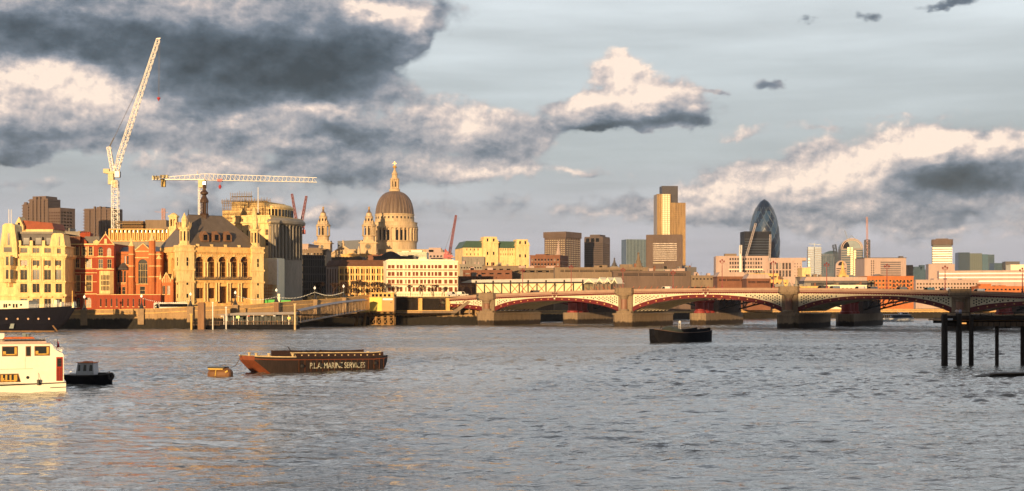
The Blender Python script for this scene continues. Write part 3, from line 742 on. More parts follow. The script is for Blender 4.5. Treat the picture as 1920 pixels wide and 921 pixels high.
for p, t in ((157, 448.5), (180, 449.5)):
    bm = BM(); x = b.lx(p); slab(bm, [(x - 1.1, z(457) + .04), (x + 1.1, z(457) + .04), (x + 1.1, z(453)), (x, z(t)), (x - 1.1, z(453))], .2, 4); b.part('dormer', bm, BRICK if p < 170 else STONE2)
bm = BM(); box(bm, b.lx(142), b.lx(161), 5, 8, z(457), z(436)); box(bm, b.lx(141.3), b.lx(161.7), 4.8, 8.2, z(438.5), z(437)); 
for i in range(5): lathe(bm, [(.35, z(436)), (.28, z(433))], 6, b.lx(144 + 3.6 * i), 6.5)
b.part('chimney', bm, BRICK); b.flush()

# ---- gothic brick hall with turrets
b = Bld('gothic_hall', 214, 506, 300, 506, 26, 'gothic red brick hall with tall arched window between pinnacled turrets'); z = b.z
tall = [(b.lx(259), b.lx(276.5), z(532), z(486), True)]
low = b.grid([(220, 224), (226, 230), (232, 236)], [(508, 530)]) + b.grid([(223, 227), (229, 235)], [(538, 552)]) + b.grid([(233, 236), (238, 241)], [(480, 496)])
mid = b.grid([(286, 290), (292, 296)], [(534, 550)]) + b.grid([(262, 272)], [(537, 552)])
bm = BM(); wall_holes(bm, b.frontM(), b.W, 6, z(472), tall + low + mid, .5)
slab(bm, [(b.lx(252), z(472)), (b.lx(284), z(472)), (b.lx(269.5), z(457)), (b.lx(266.5), z(457))], 0, .8)
face(bm, [(0, 0, z(472)), (b.lx(240), 0, z(472)), (b.lx(240), 12, z(472)), (0, 12, z(472))])
face(bm, [(0, b.depth, 6), (0, 0, 6), (0, 0, z(472)), (0, b.depth, z(472))]); face(bm, [(b.W, 0, 6), (b.W, b.depth, 6), (b.W, b.depth, z(472)), (b.W, 0, z(472))])
b.part('wall', bm, BRICK2)
b.add_windows(b.frontM(), tall, (STONE2, GLASS, STONE2, 4, 3, .3)); b.add_windows(b.frontM(), low + mid, (STONE2, GLASS, STONE2, 1, 2, .2))
bm = BM(); slab(bm, [(b.lx(250), z(472) - .1), (b.lx(286), z(472) - .1), (b.lx(268), z(458.5))], .9, 25.5); face(bm, [(0, -.3, z(478)), (b.lx(243), -.3, z(478)), (b.lx(243), 8, z(462)), (0, 8, z(462))]); b.part('roof', bm, SLATE)
bm = BM(); 
for t in (472, 484, 533.5): box(bm, b.lx(250), b.lx(286), -.15, .02, z(t), z(t) + .3)
for s_ in (-1, 1): bar(bm, (b.lx(268) + s_ * 3.6, -.1, z(472)), (b.lx(268), -.1, z(456.5)), .2)
box(bm, 0, b.lx(243), -.15, .02, z(504), z(503)); box(bm, 0, b.W, -.15, .02, z(533), z(532.2))
b.part('string_courses', bm, STONE2)
for p, r, t, s0 in ((247.5, 1.15, 446, 462), (286, 1.3, 436, 452), (299, 1.0, 474, 486)):
    bm = BM(); x = b.lx(p); lathe(bm, [(r * 1.15, 6), (r * 1.15, z(530)), (r, z(528)), (r, z(s0))], 8, x, -.6)
    for q in (478, 500, 520): lathe(bm, [(r * 1.12, z(q)), (r * 1.12, z(q) + .35)], 8, x, -.6, 1)
    spire(bm, x, -.6, r, z(s0), z(t), 8, 1); b.part('turret', bm, [BRICK2, STONE2])
bm = BM(); lathe(bm, [(2.9, z(506)), (2.9, z(504)), (.3, z(492)), (.02, z(488))], 8, b.lx(231), .4); b.part('conical_roof', bm, SLATE)
bm = BM(); 
for p in (217, 238, 243): box(bm, b.lx(p) - .45, b.lx(p) + .45, -1.1, .02, 6, z(512), top=(b.lx(p) - .3, b.lx(p) + .3, -.3, .02))
b.part('buttresses', bm, BRICK2); b.flush()
# small gabled lodge at the right end of the boundary wall
b = Bld('gothic_lodge', 301, 497, 323, 497, 8, 'tiny gothic brick lodge with a steep traceried gable and two pinnacles'); z = b.z
hs = b.grid([(304.5, 309.5), (313.5, 319)], [(536, 552)], False); b.shell(z(531), hs, [], [], [BRICK2], lid=False)
b.add_windows(b.frontM(), hs, (STONE2, GLASS, STONE2, 2, 1, .2))
bm = BM(); slab(bm, [(0, z(531)), (b.W, z(531)), (b.W / 2, z(512))], -.02, .5); 
for i in range(-2, 3): box(bm, b.W / 2 + i * .7 - .1, b.W / 2 + i * .7 + .1, -.16, 0, z(530), z(530) + (3.4 - abs(i) * 1.2), 1)
for s_ in (0, 1): bar(bm, (s_ * b.W, 0, z(531)), (b.W / 2, 0, z(511)), .2, 1)
b.part('gable', bm, [BRICK2, STONE2])
bm = BM(); slab(bm, [(0, z(531) - .05), (b.W, z(531) - .05), (b.W / 2, z(513))], .6, 8); b.part('roof', bm, SLATE)
for x in (0, b.W):
    bm = BM(); lathe(bm, [(.55, 6), (.5, z(524))], 8, x, 0); spire(bm, x, 0, .5, z(524), z(509), 8, 1); b.part('pinnacle', bm, [BRICK2, STONE2])
# brick boundary wall
b = Bld('boundary_wall', 182, 495, 301, 494, .8, 'low red brick boundary wall with narrow stone slit windows along the embankment road', cat='wall'); z = b.z
hs = b.grid([(p - 1.3, p + 1.3) for p in (189, 199, 209, 219, 230, 240, 250, 261, 271)], [(560, 575)])
b.shell(z(553), hs, [], [], [BRICK], depth=.2, back=True); b.add_windows(b.frontM(), hs, (STONE2, GLASS, STONE2, 1, 1, .1))
bm = BM(); box(bm, -.1, b.W + .1, -.15, 1, z(553), z(552)); b.part('coping', bm, STONE2)

# ---- concrete-framed building under construction behind
b = Bld('concrete_frame_building', 205, 590, 330, 590, 26, 'half-built concrete frame with upright fins and open top floors behind the gothic hall'); z = b.z
b.shell(z(452), [], [], [], [GREY_OR_SHADE], z0=5)
bm = BM(); box(bm, .8, b.W - .8, 1.6, b.depth - 1, z(452), z(431)); b.part('glazing', bm, mat('teal_glass', (.03, .07, .07), .2, .3, .2))
bm = BM(); n = 16
for i in range(n + 1):
    x = b.W * i / n; box(bm, x - .35, x + .35, -.1, 1.55, z(452), z(430)); box(bm, x + .6, x + 1.1, .5, 1.55, z(450), z(436))
box(bm, -.5, b.W + .5, -.6, 3, z(453), z(451)); box(bm, -.3, b.W * .8, -.2, 3, z(431), z(429)); b.part('fins', bm, STONE)
for px0, px1, q, t in ((222, 262, 429, 413), (265, 305, 429, 411), (305, 330, 436, 424)):
    bm = BM(); box(bm, b.lx(px0), b.lx(px1), 6, 20, z(q), z(t)); b.part('upper_storey', bm, CONC if px0 > 230 else WOOD)
bm = BM(); x0, x1 = b.lx(214), b.lx(262)
for i in range(12):
    x = x0 + (x1 - x0) * i / 11; bar(bm, (x, 2, z(430)), (x, 2, z(416 if i % 2 else 412)), .12, n=3)
for q in (424, 418, 415): bar(bm, (x0, 2, z(q)), (x1, 2, z(q)), .15, n=3)
box(bm, x0, x1, 2, 6, z(419.5), z(418.5)); b.part('scaffolding', bm, SCAF)
bm = BM(); x = b.lx(301); lattice(bm, (x, 5, z(411)), (x, 5, z(390)), 1.3, 8, .12); bar(bm, (x - 4, 5, z(396)), (x + 2, 5, z(397)), .1); b.part('hoist_mast', bm, mat('pinkish_steel', (.5, .25, .18), .6))
# ---- domed stone turret
b = Bld('domed_turret', 317, 560, 331, 560, 3.2, 'slim cream stone turret with small dome and arched openings', cat='tower'); z = b.z
hs = [(.55 + i * 1.3, 1.3 + i * 1.3, z(424), z(411), True) for i in range(2)]
b.shell(z(405), hs, hs[:1], hs[:1], [STONE2], z0=6, depth=.4)
bm = BM(); box(bm, -.35, b.W + .35, -.35, b.depth + .35, z(407), z(404)); box(bm, -.3, b.W + .3, -.3, b.depth + .3, z(429), z(427)); lathe(bm, [(b.W * .52, z(404)), (b.W * .48, z(402)), (b.W * .3, z(400)), (.05, z(398.5))], 12, b.W / 2, b.depth / 2); b.part('dome', bm, STONE2)

# ---- the palazzo-like stone hall with the great dark hipped roof
D0 = 498; b = angled('stone_hall', 346, D0, 490, -38, 22, 'golden stone hall with great dark hipped roof, arcaded upper floor and corner turrets'); z = b.z
W = b.W
EZ = z(467, 6)
def pz(py, px): return z(py, b.lx(px))
ac = [375, 396.5, 418, 439, 459.5]
up_ = []; gr = []
for p in ac:
    x = b.lx(p); w = W / 17; zz = lambda q: z(q, x)
    up_.append((x - w, x + w, zz(521), zz(481), True)); gr.append((x - w, x + w, zz(560), zz(540)))
ent = gr[2]; gr[2] = (ent[0] - .2, ent[1] + .2, 8.2, ent[3] + .6, False)
lf = []; dl = b.depth
for i, c in enumerate((4.5, 11, 17.5)): lf += [(c - 1.7, c + 1.7, up_[0][2], up_[0][3] - .4, True), (c - 1.5, c + 1.5, gr[0][2], gr[0][3])]
b.shell(EZ, up_ + gr, lf, [], [STONE], depth=1.9)
FR = mat('brown_oak_frame', (.26, .11, .04), .7)
b.add_windows(b.frontM(), up_, (STONE, GLASSW, STONE, 2, 3, 1.5)); b.add_windows(b.frontM(), gr, (STONE, GLASSW, STONE, 3, 1, 1.5)); b.add_windows(b.leftM(), lf, (STONE, GLASSW, STONE, 2, 3, 1.5))
bm = BM()
for q, o_, h_ in ((EZ - 1.2, .7, 1.0), (EZ - .2, .35, 1.2), (up_[0][2] - 1.9, .6, .8), (up_[0][3] + .9, .25, .3), (7.6, .5, 1.6)): box(bm, -o_, W + o_, -o_, b.depth + o_, q, q + h_)
zi = up_[0][3] - 1.9
edges = [0.9] + [v for h in up_ for v in h[:2]] + [W - .9]
for i in range(0, len(edges), 2): box(bm, edges[i] - .05, edges[i + 1] + .05, -.3, .02, zi - .25, zi + .25)
n = 44
for i in range(n): box(bm, W * i / n, W * i / n + .4, -.5, .02, EZ - 1.75, EZ - 1.2)
b.part('cornice', bm, STONE)
# paired columns between the arches
for tier, (za, zb) in enumerate(((up_[0][2] - .1, zi - .2), (gr[0][2] - 1.2, up_[0][2] - 1.9))):
    for i in range(len(ac) + 1):
        xm = (up_[i - 1][1] + up_[i][0]) / 2 if 0 < i < len(ac) else (up_[0][0] - 1.0 if i == 0 else up_[-1][1] + 1.0)
        bm = BM()
        for dx in (-.55, .55): lathe(bm, [(.42, za), (.42, za + .3), (.28, za + .4), (.26, zb - .6), (.42, zb - .2), (.42, zb)], 8, xm + dx, -.42)
        b.part('paired_columns', bm, STONE2)
# archivolt rings and frieze carving
bm = BM()
for h in up_:
    cx = (h[0] + h[1]) / 2; r = (h[1] - h[0]) / 2; zs = h[3] - r
    for k in range(10):
        a0, a1 = math.pi * k / 10, math.pi * (k + 1) / 10
        for rr in (r + .15, r + .75): bar(bm, (cx + rr * math.cos(a0), -.08, zs + rr * math.sin(a0)), (cx + rr * math.cos(a1), -.08, zs + rr * math.sin(a1)), .13)
    box(bm, cx - .3, cx + .3, -.3, .02, h[3] - .1, h[3] + 1.0)
b.part('arch_mouldings', bm, STONE2)
for h in up_:
    bm = BM(); n = 7; xa, xb = h[0] - .3, h[1] + .3
    box(bm, xa, xb, -1.1, .02, h[2] - .75, h[2] - .45); box(bm, xa, xb, -1.1, -.95, h[2] + .25, h[2] + .4)
    for i in range(n + 1): box(bm, xa + (xb - xa - .14) * i / n, xa + (xb - xa - .14) * i / n + .14, -1.08, -.97, h[2] - .45, h[2] + .25)
    b.part('balcony', bm, SLATE2)
# corner tower (left) and turret tower (right)
def cturret(x0, x1, y0, y1, ztop, zspire, name='corner_tower'):
    bm = BM(); cx, cy = (x0 + x1) / 2, (y0 + y1) / 2; r = min(x1 - x0, y1 - y0) / 2
    box(bm, x0, x1, y0, y1, 6, EZ + .9)
    for q in (EZ - 1.2, EZ + .6, up_[0][2] - 1.9, up_[0][3] - 5.5, 8.2): box(bm, x0 - .35, x1 + .35, y0 - .35, y1 + .35, q, q + .7)
    for q in (gr[0][2] + .3, gr[0][2] + 5.2, up_[0][2] + 4.5, up_[0][3] - 2):
        box(bm, cx - .35, cx + .35, y0 - .05, y0 + .02, q, q + 1.5, 1); box(bm, x0 - .05, x0 + .02, cy - .35, cy + .35, q, q + 1.5, 1)
    ro = r * .82
    lathe(bm, [(ro * 1.1, EZ + .9), (ro * 1.1, EZ + 1.8), (ro * .92, EZ + 1.9), (ro * .92, ztop - .7), (ro * 1.15, ztop - .6), (ro * 1.15, ztop)], 8, cx, cy)
    for k in range(8):
        t = 2 * math.pi * (k + .5) / 8; px_, py_ = cx + ro * .92 * math.cos(math.pi / 8) * math.cos(t), cy + ro * .92 * math.cos(math.pi / 8) * math.sin(t)
        T = Matrix.Translation((px_, py_, 0)) @ Matrix.Rotation(t, 4, 'Z')
        v = [T @ Vector((.04, sx * .3, zz_)) for sx, zz_ in ((-1, EZ + 3), (1, EZ + 3), (1, ztop - 1.4), (-1, ztop - 1.4))]
        face(bm, v, 1)
        bar(bm, (cx + ro * 1.1 * math.cos(t), cy + ro * 1.1 * math.sin(t), ztop - .1), (cx + ro * 1.15 * math.cos(t), cy + ro * 1.15 * math.sin(t), ztop + 2.2), .2, r2=.05)
    lathe(bm, [(ro * .72, ztop), (ro * .6, ztop + (zspire - ztop) * .3), (ro * .55, ztop + (zspire - ztop) * .45), (ro * .65, ztop + (zspire - ztop) * .5), (.1, zspire)], 8, cx, cy)
    return b.part(name, bm, [STONE2, GLASS])
cturret(-2.2, 3.4, -1.2, 4.0, z(427, 2), z(399, 2))
cturret(W - 4.6, W + .4, -1.2, 3.8, z(430, W - 2), z(395, W - 2))
# roof
RZ = z(404, W * .35, b.depth / 2); e = .5
xr0, xr1 = b.lx(353, b.depth / 2), b.lx(416, b.depth / 2)
bm = BM(); y1 = b.depth + e; ym = b.depth / 2; ZE = EZ + 1.0
P_ = [(-e, -e, ZE), (W + e, -e, ZE), (W + e, y1, ZE), (-e, y1, ZE), (xr0, ym - .6, RZ), (xr1, ym - .6, RZ), (xr1, ym + .6, RZ), (xr0, ym + .6, RZ)]
vs = [bm.verts.new(p) for p in P_]
for q in ((0, 1, 5, 4), (1, 2, 6, 5), (2, 3, 7, 6), (3, 0, 4, 7), (4, 5, 6, 7), (3, 2, 1, 0)): bm.faces.new([vs[i] for i in q])
roof = b.part('roof', bm, SLATE2)
def slope_y(zv): return -e + (ym - .6 + e) * (zv - ZE) / (RZ - ZE)
for p in (383, 404, 426):
    zz0 = z(453, b.lx(p, 4), 4); y = slope_y(zz0); x = b.lx(p, y); zz0 = z(453, x, y)
    bm = BM(); slab(bm, [(x - 1.5, zz0), (x + 1.5, zz0), (x + 1.5, zz0 + 2.2), (x, zz0 + 4.0), (x - 1.5, zz0 + 2.2)], y - 1.0, y + 5); box(bm, x - .8, x + .8, y - 1.06, y - .95, zz0 + .4, zz0 + 2.6, 1)
    o = b.part('dormer', bm, [mat('dormer_wood', (.20, .10, .05), .8), GLASS]); o.parent = roof
bm = BM(); zz0 = ZE + 6.5; box(bm, 1.2, 6, 8, 10.6, zz0, zz0 + 2.2); slab(bm, [(1.1, zz0 + 2.2), (6, zz0 + 2.2), (6, zz0 + 3), (1.1, zz0 + 3)], 7.7, 10.9); b.part('dormer', bm, mat('dormer_wood', (.2, .1, .05)), parent=roof)
# dark timber lantern on the ridge
bm = BM(); x = b.lx(383, ym); lz = lambda q: z(q, x, ym)
lathe(bm, [(2.0, lz(420)), (1.7, lz(404)), (1.9, lz(402)), (1.5, lz(400))], 8, x, ym)
for k in range(8):
    t = 2 * math.pi * k / 8; bar(bm, (x + 1.3 * math.cos(t), ym + 1.3 * math.sin(t), lz(401)), (x + 1.3 * math.cos(t), ym + 1.3 * math.sin(t), lz(380)), .2)
lathe(bm, [(.9, lz(401)), (.9, lz(380))], 8, x, ym)
lathe(bm, [(1.6, lz(380)), (1.7, lz(377)), (1.5, lz(374)), (.8, lz(368)), (.7, lz(366)), (1.5, lz(364)), (1.6, lz(361)), (.7, lz(357)), (.6, lz(352)), (.75, lz(350)), (.5, lz(347)), (.12, lz(344)), (.05, lz(334))], 12, x, ym)
b.part('roof_lantern', bm, mat('dark_oak', (.06, .028, .014), .6))
bm = BM(); bar(bm, (xr0, ym, RZ - .3), (xr0, ym, RZ + 2.2), .2, r2=.05); bar(bm, (xr0, ym, RZ), (xr1, ym, RZ), .25); b.part('ridge', bm, DARK)
for i in range(5):
    bm = BM(); x = W * (i + .9) / 5.6; box(bm, x - .5, x + .5, -.7, .3, EZ + 1.0, EZ + 1.9); b.part('parapet_block', bm, STONE2)
# entrance steps and plinths
bm = BM(); x = (gr[2][0] + gr[2][1]) / 2
for k in range(4): box(bm, x - 3 - k * .3, x + 3 + k * .3, -1.5 - k * .5, .1, 6.5, 8.2 - k * .35)
b.part('steps', bm, STONE2); b.flush()

# ---- the massive curved stone headquarters with scaffolded top
b = Bld('curved_headquarters', 436, 545, 507, 540, 30, 'massive cream stone headquarters with scaffolded roof and curved colonnaded corner'); z = b.z
q_ = [(486, 497)]
hs = b.grid([(497, 503)], [(430, 441), (449, 461)]) + b.grid([(462, 465)], [(432, 442)]) + [h for h in b.grid([(449, 451.5), (453.5, 456)], [(410, 417), (432, 440)])]
b.shell(z(404), hs, [], [], [STONE2], depth=.5); b.add_windows(b.frontM(), hs, (STONE2, GLASS, None, 1, 2, .4))
bm = BM(); box(bm, -.6, b.W + .6, -1.0, .02, z(419), z(416)); box(bm, -.4, b.W, -.5, .02, z(407), z(404)); b.part('cornice', bm, STONE2)
# curved wing: vertical drum sector on the right end, columns and big cornice, their shade put into the grey
cx, cy, r = b.W - 1.5, 16.5, 16.5
bm = BM(); a0, a1 = R(-85), R(15)
ZT = z(418); lathe(bm, [(r - .8, 6), (r - .8, ZT)], 20, cx, cy, 0, a0, a1, .36); b.part('curved_wall', bm, GREY_OR_SHADE)
bm = BM(); lathe(bm, [(r, ZT - .6), (r + 1.4, ZT), (r + 1.4, ZT + .9), (r - 1.5, ZT + 2.2), (0.01, ZT + 2.2)], 20, cx, cy, 0, a0, a1, .42); b.part('curved_cornice', bm, GREY_OR_SHADE); bm = BM(); lathe(bm, [(r - .8, 6), (r + .2, 6), (r + .2, z(486)), (r - .8, z(486))], 20, cx, cy, 0, a0, a1, .37); b.part('curved_base', bm, GREY_OR_SHADE)
for k in range(11):
    t = a0 + (a1 - a0) * (k + .5) / 11; bm = BM()
    lathe(bm, [(.75, z(486)), (.65, z(484)), (.55, ZT - 1.6), (.8, ZT - .7)], 8, cx + .36 * (r + .2) * math.cos(t), cy + (r - .2) * math.sin(t)); b.part('column', bm, GREY_OR_SHADE)
# upper drum
bm = BM(); box(bm, b.lx(470, 8), b.W - 3, 7, 26, z(404), z(384)); lathe(bm, [(10, z(404)), (10, z(388)), (10.6, z(387.5)), (10.6, z(385)), (8.5, z(380.5)), (0.01, z(380.5))], 18, cx - 3, 17, 0, R(-90), R(40), .42)
b.part('upper_drum', bm, STONE2)
bm = BM(); 
for k in range(9):
    t = R(-80) + R(110) * k / 8; x, y = cx - 3 + .42 * 10.1 * math.cos(t), 17 + 10.1 * math.sin(t); box(bm, x - .3, x + .3, y - .5, y + .4, z(403), z(390))
b.part('drum_windows', bm, GLASS)
# back wing rising behind the stone hall
bm = BM(); box(bm, b.lx(404), b.lx(440), 6, 30, 6, z(392)); box(bm, b.lx(412), b.lx(474), 10, 30, z(392), z(374)); box(bm, b.lx(440), b.lx(480), 5, 28, z(404), z(388)); b.part('rear_wing', bm, STONE2)
bm = BM()
def scaf(x0, x1, y, za, zb, nx, nz, deck=True):
    for i in range(nx + 1): bar(bm, (x0 + (x1 - x0) * i / nx, y, za), (x0 + (x1 - x0) * i / nx, y, zb + .8 + random.random()), .09, n=3)
    for j in range(nz + 1):
        zz = za + (zb - za) * j / nz; bar(bm, (x0, y, zz), (x1, y, zz), .08, n=3); bar(bm, (x0, y, zz + .5), (x1, y, zz + .5), .06, n=3)
        if deck: box(bm, x0, x1, y, y + 1.2, zz - .12, zz)
    for i in range(0, nx, 2): bar(bm, (x0 + (x1 - x0) * i / nx, y, za), (x0 + (x1 - x0) * (i + 1) / nx, y, zb), .06, n=3)
scaf(b.lx(406), b.lx(452), 5, z(415), z(375), 12, 5); scaf(b.lx(450), b.lx(492), 4, z(400), z(377), 9, 3); scaf(b.lx(412), b.lx(452), 9, z(374), z(361), 9, 2, False); scaf(b.lx(402), b.lx(494), 6, z(378), z(375), 16, 1)
b.part('scaffolding', bm, SCAF)
bm = BM(); box(bm, b.lx(414), b.lx(452), 9, 10, z(365.5), z(363.5)); b.part('scaffold_sheeting', bm, SLATE)
bm = BM(); bar(bm, (b.lx(484, -.2), -.2, z(400)), (b.lx(484, -.2), -.2, z(352)), .22, n=6, r2=.14); b.part('flagpole', bm, STEELW)
bm = BM(); x = b.lx(475); lathe(bm, [(1.1, z(404)), (1.1, z(401)), (.8, z(399)), (1, z(396)), (.5, z(393)), (.55, z(391)), (.1, z(389))], 10, x, .8); b.part('statue', bm, STONE2)
# lower annexe wrapped in white sheeting
bm = BM(); xa, xb = b.lx(492, -7), b.lx(519, -7); box(bm, xa, xb, -7, -.1, 6, z(485, 0, -7)); b.part('sheeted_annexe', bm, WHITE)
bm = BM(); box(bm, b.lx(503, -8), b.lx(520, -8), -8.2, -7.05, z(535, 0, -7), z(487, 0, -7)); b.part('sheeting', bm, mat('white_sheeting', (.75, .72, .68), .6, .15, .5, .2, bump=.8))
bm = BM(); x0_, x1_ = b.lx(495, -9), b.lx(511, -9)
for j in range(6): box(bm, x0_, x1_, -9.6, -8.6, z(565 - j * 6, 0, -9), z(564.3 - j * 6, 0, -9))
for i in range(6): bar(bm, (x0_ + (x1_ - x0_) * i / 5, -9.6, 7), (x0_ + (x1_ - x0_) * i / 5, -9.6, z(534, 0, -9)), .1, n=3)
b.part('access_scaffold', bm, mat('orange_boards', (.50, .20, .06), .8)); b.flush()

# ---- glass cylinder tower behind
b = Bld('glass_tower', 513, 760, 541, 760, 16, 'greenish cylindrical glass tower with flared roof rim', cat='tower'); z = b.z
r = b.W / 2
bm = BM(); lathe(bm, [(r * .92, 5), (r * .92, z(410))], 24, r, r); b.part('glass_drum', bm, mat('green_glass', (.07, .11, .09), .2, .3, .08))
bm = BM(); lathe(bm, [(r * .93, z(411)), (r * 1.15, z(406)), (r * 1.12, z(405.2)), (0.01, z(404))], 24, r, r); b.part('roof_rim', bm, mat('zinc', (.20, .24, .24), .4))
bm = BM()
for k in range(16):
    t = 2 * math.pi * k / 16; bar(bm, (r + r * .94 * math.cos(t), r + r * .94 * math.sin(t), 5), (r + r * .94 * math.cos(t), r + r * .94 * math.sin(t), z(410)), .22)
for q in range(14): lathe(bm, [(r * .945, z(414 + 9 * q)), (r * .945, z(414 + 9 * q) + .4)], 24, r, r)
b.part('mullions', bm, mat('zinc', (.2, .24, .24)))
# ---- dark glass office, its shadow put into the wall colour
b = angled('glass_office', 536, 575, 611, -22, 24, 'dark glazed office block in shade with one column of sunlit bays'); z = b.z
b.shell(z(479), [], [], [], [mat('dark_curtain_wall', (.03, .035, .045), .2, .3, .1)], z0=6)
bm = BM()
for i in range(19):
    x = b.W * i / 18; box(bm, x - .12, x + .12, -.22, .02, 6, z(480))
for j in range(6): box(bm, -.1, b.W + .1, -.3, .02, z(487 + j * 14), z(485 + j * 14))
box(bm, -.3, b.W + .3, -.5, b.depth, z(480), z(478)); b.part('floor_bands', bm, mat('dark_metal', (.06, .06, .07), .4))
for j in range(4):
    bm = BM(); xa, xb = b.lx(559), b.lx(567); box(bm, xa, xb, -.9, -.05, z(495.5 + j * 13.5), z(486 + j * 13.5)); b.part('sun_painted_bay', bm, STONE2)  # pale stone boxes paint the sunlight on this column
block(540, 578, 459, 720, 20, CONCP, 'flat pinkish block with open decks under the red cranes', 8, 3, 8, y0=466, y1=482)
block(556, 612, 470, 660, 18, CONC, 'layered concrete deck building in front of the red cranes', 0, 2, 9, y0=473, y1=486, rt=[(575, 600, 464), (598, 612, 466)])

# ================================================================ CATHEDRAL AND THE MIDDLE
DC = 1100.0
cath = thing('cathedral', (X(740, DC + 60), DC + 60, 0), 0, 'great domed stone cathedral with lead dome, golden cross and colonnaded drum', 'cathedral')
ox, oy = cath.location.x, cath.location.y
cz = lambda py: Z(py, DC + 60); k_ = (DC + 60) / F
CST = mat('cathedral_stone', (.54, .40, .24), .85, .28, .12, .5, streak=True)
LEADD = mat('dome_lead', (.15, .10, .07), .55, .3, .12, .4, streak=True)
rr = lambda d: d / 2 * k_
bm = BM(); lathe(bm, [(rr(83), 5), (rr(83), cz(455)), (rr(78), cz(454.5)), (rr(78), cz(429))], 48); new_obj('drum', bm, CST, cath)
bm = BM(); lathe(bm, [(rr(84), cz(455)), (rr(86), cz(454)), (rr(86), cz(452.5)), (rr(78), cz(452.4))], 48); lathe(bm, [(rr(78), cz(430)), (rr(86), cz(429)), (rr(88), cz(427)), (rr(88), cz(425.5)), (rr(85), cz(425)), (rr(85), cz(419)), (rr(86), cz(418.5)), (rr(86), cz(417.8)), (rr(70), cz(417.7))], 48); new_obj('entablature', bm, CST, cath)
for k in range(32):
    t = 2 * math.pi * (k + .5) / 32
    bm = BM(); r = rr(83.5); x, y = r * math.cos(t), r * math.sin(t)
    lathe(bm, [(1.15, cz(452.4)), (.95, cz(451)), (.85, cz(432.5)), (1.25, cz(430.5)), (1.25, cz(429))], 8, x, y); new_obj('column', bm, CST, cath)
for k in range(32):
    t = 2 * math.pi * k / 32; bm = BM(); r = rr(78) + .25
    T = Matrix.Rotation(t, 4, 'Z') @ Matrix.Translation((r * math.cos(math.pi / 48), 0, 0))
    if k % 4 == 0:
        face(bm, [T @ Vector((.9, s, zz)) for s, zz in ((-1.9, cz(452)), (1.9, cz(452)), (1.9, cz(430)), (-1.9, cz(430)))]); new_obj('niche_bay', bm, CST, cath)
    else:
        face(bm, [T @ Vector((.1, s, zz)) for s, zz in ((-1.15, cz(452)), (1.15, cz(452)), (1.15, cz(433)), (-1.15, cz(433)))]); new_obj('window', bm, GLASS, cath)  # panes enlarged so their dark colour also paints shade between the columns
bm = BM(); lathe(bm, [(rr(74), cz(418)), (rr(72.5), cz(405)), (rr(74.5), cz(404)), (rr(74.5), cz(402.3)), (rr(70), cz(402))], 48); new_obj('attic', bm, CST, cath)
for k in range(30):
    t = 2 * math.pi * (k + .5) / 30; bm = BM(); r = rr(73.6)
    T = Matrix.Rotation(t, 4, 'Z') @ Matrix.Translation((r, 0, 0))
    face(bm, [T @ Vector((.05, s, zz)) for s, zz in ((-.6, cz(411.5)), (.6, cz(411.5)), (.6, cz(407.5)), (-.6, cz(407.5)))]); new_obj('attic_window', bm, GLASS, cath)
# ribbed lead dome
bm = BM(); rings = []; N = 128; dome = [(70.5, 402), (70, 398), (68.8, 393), (66.5, 387), (63, 381), (58.5, 375.5), (52.5, 370.5), (44.5, 366), (35, 362.3), (25, 360), (18, 359)]
for d, py in dome:
    ring = []
    for i in range(N):
        t = 2 * math.pi * i / N; rib = max(0, math.cos(t * 32)) ** 2
        r = rr(d) * (1 + .028 * rib); ring.append(bm.verts.new((r * math.cos(t), r * math.sin(t), cz(py))))
    rings.append(ring)
for A, B in zip(rings, rings[1:]):
    for i in range(N): bm.faces.new([A[i], A[(i + 1) % N], B[(i + 1) % N], B[i]])
bm.faces.new(rings[-1]); new_obj('dome', bm, LEADD, cath)
bm = BM()
lathe(bm, [(rr(20), cz(360)), (rr(20.5), cz(358)), (rr(20.5), cz(355)), (rr(15), cz(354.5)), (rr(12), cz(353)), (rr(12), cz(338)), (rr(17), cz(337)), (rr(17), cz(335)), (rr(11), cz(334)), (rr(10), cz(328)), (rr(12), cz(327)), (rr(9), cz(324)), (rr(5.5), cz(321)), (rr(3), cz(317)), (rr(2.4), cz(315))], 16)
for k in range(4):
    t = math.pi * (k + .5) / 2 + .35
    for dx in (-.9, .9):
        x, y = rr(14.5) * math.cos(t) - dx * math.sin(t), rr(14.5) * math.sin(t) + dx * math.cos(t)
        lathe(bm, [(.6, cz(354)), (.5, cz(352)), (.5, cz(339)), (.7, cz(337))], 6, x, y)
lan = new_obj('lantern', bm, CST, cath)
bm = BM(); 
for k in range(8):
    t = math.pi * k / 4 + .35; T = Matrix.Rotation(t, 4, 'Z'); face(bm, [T @ Vector((rr(12) + .02, s, zz)) for s, zz in ((-.5, cz(351)), (.5, cz(351)), (.5, cz(341)), (-.5, cz(341)))])
new_obj('lantern_openings', bm, GLASS, cath)
bm = BM(); lathe(bm, [(.4, cz(316)), (1.5, cz(315)), (1.9, cz(313)), (1.5, cz(311)), (.4, cz(310))], 12); bar(bm, (0, 0, cz(311)), (0, 0, cz(303)), .45); bar(bm, (-1.6, 0, cz(306.5)), (1.6, 0, cz(306.5)), .4); new_obj('golden_cross', bm, mat('gilt', (.7, .42, .12), .4, .1, 1, metal=.4), cath)
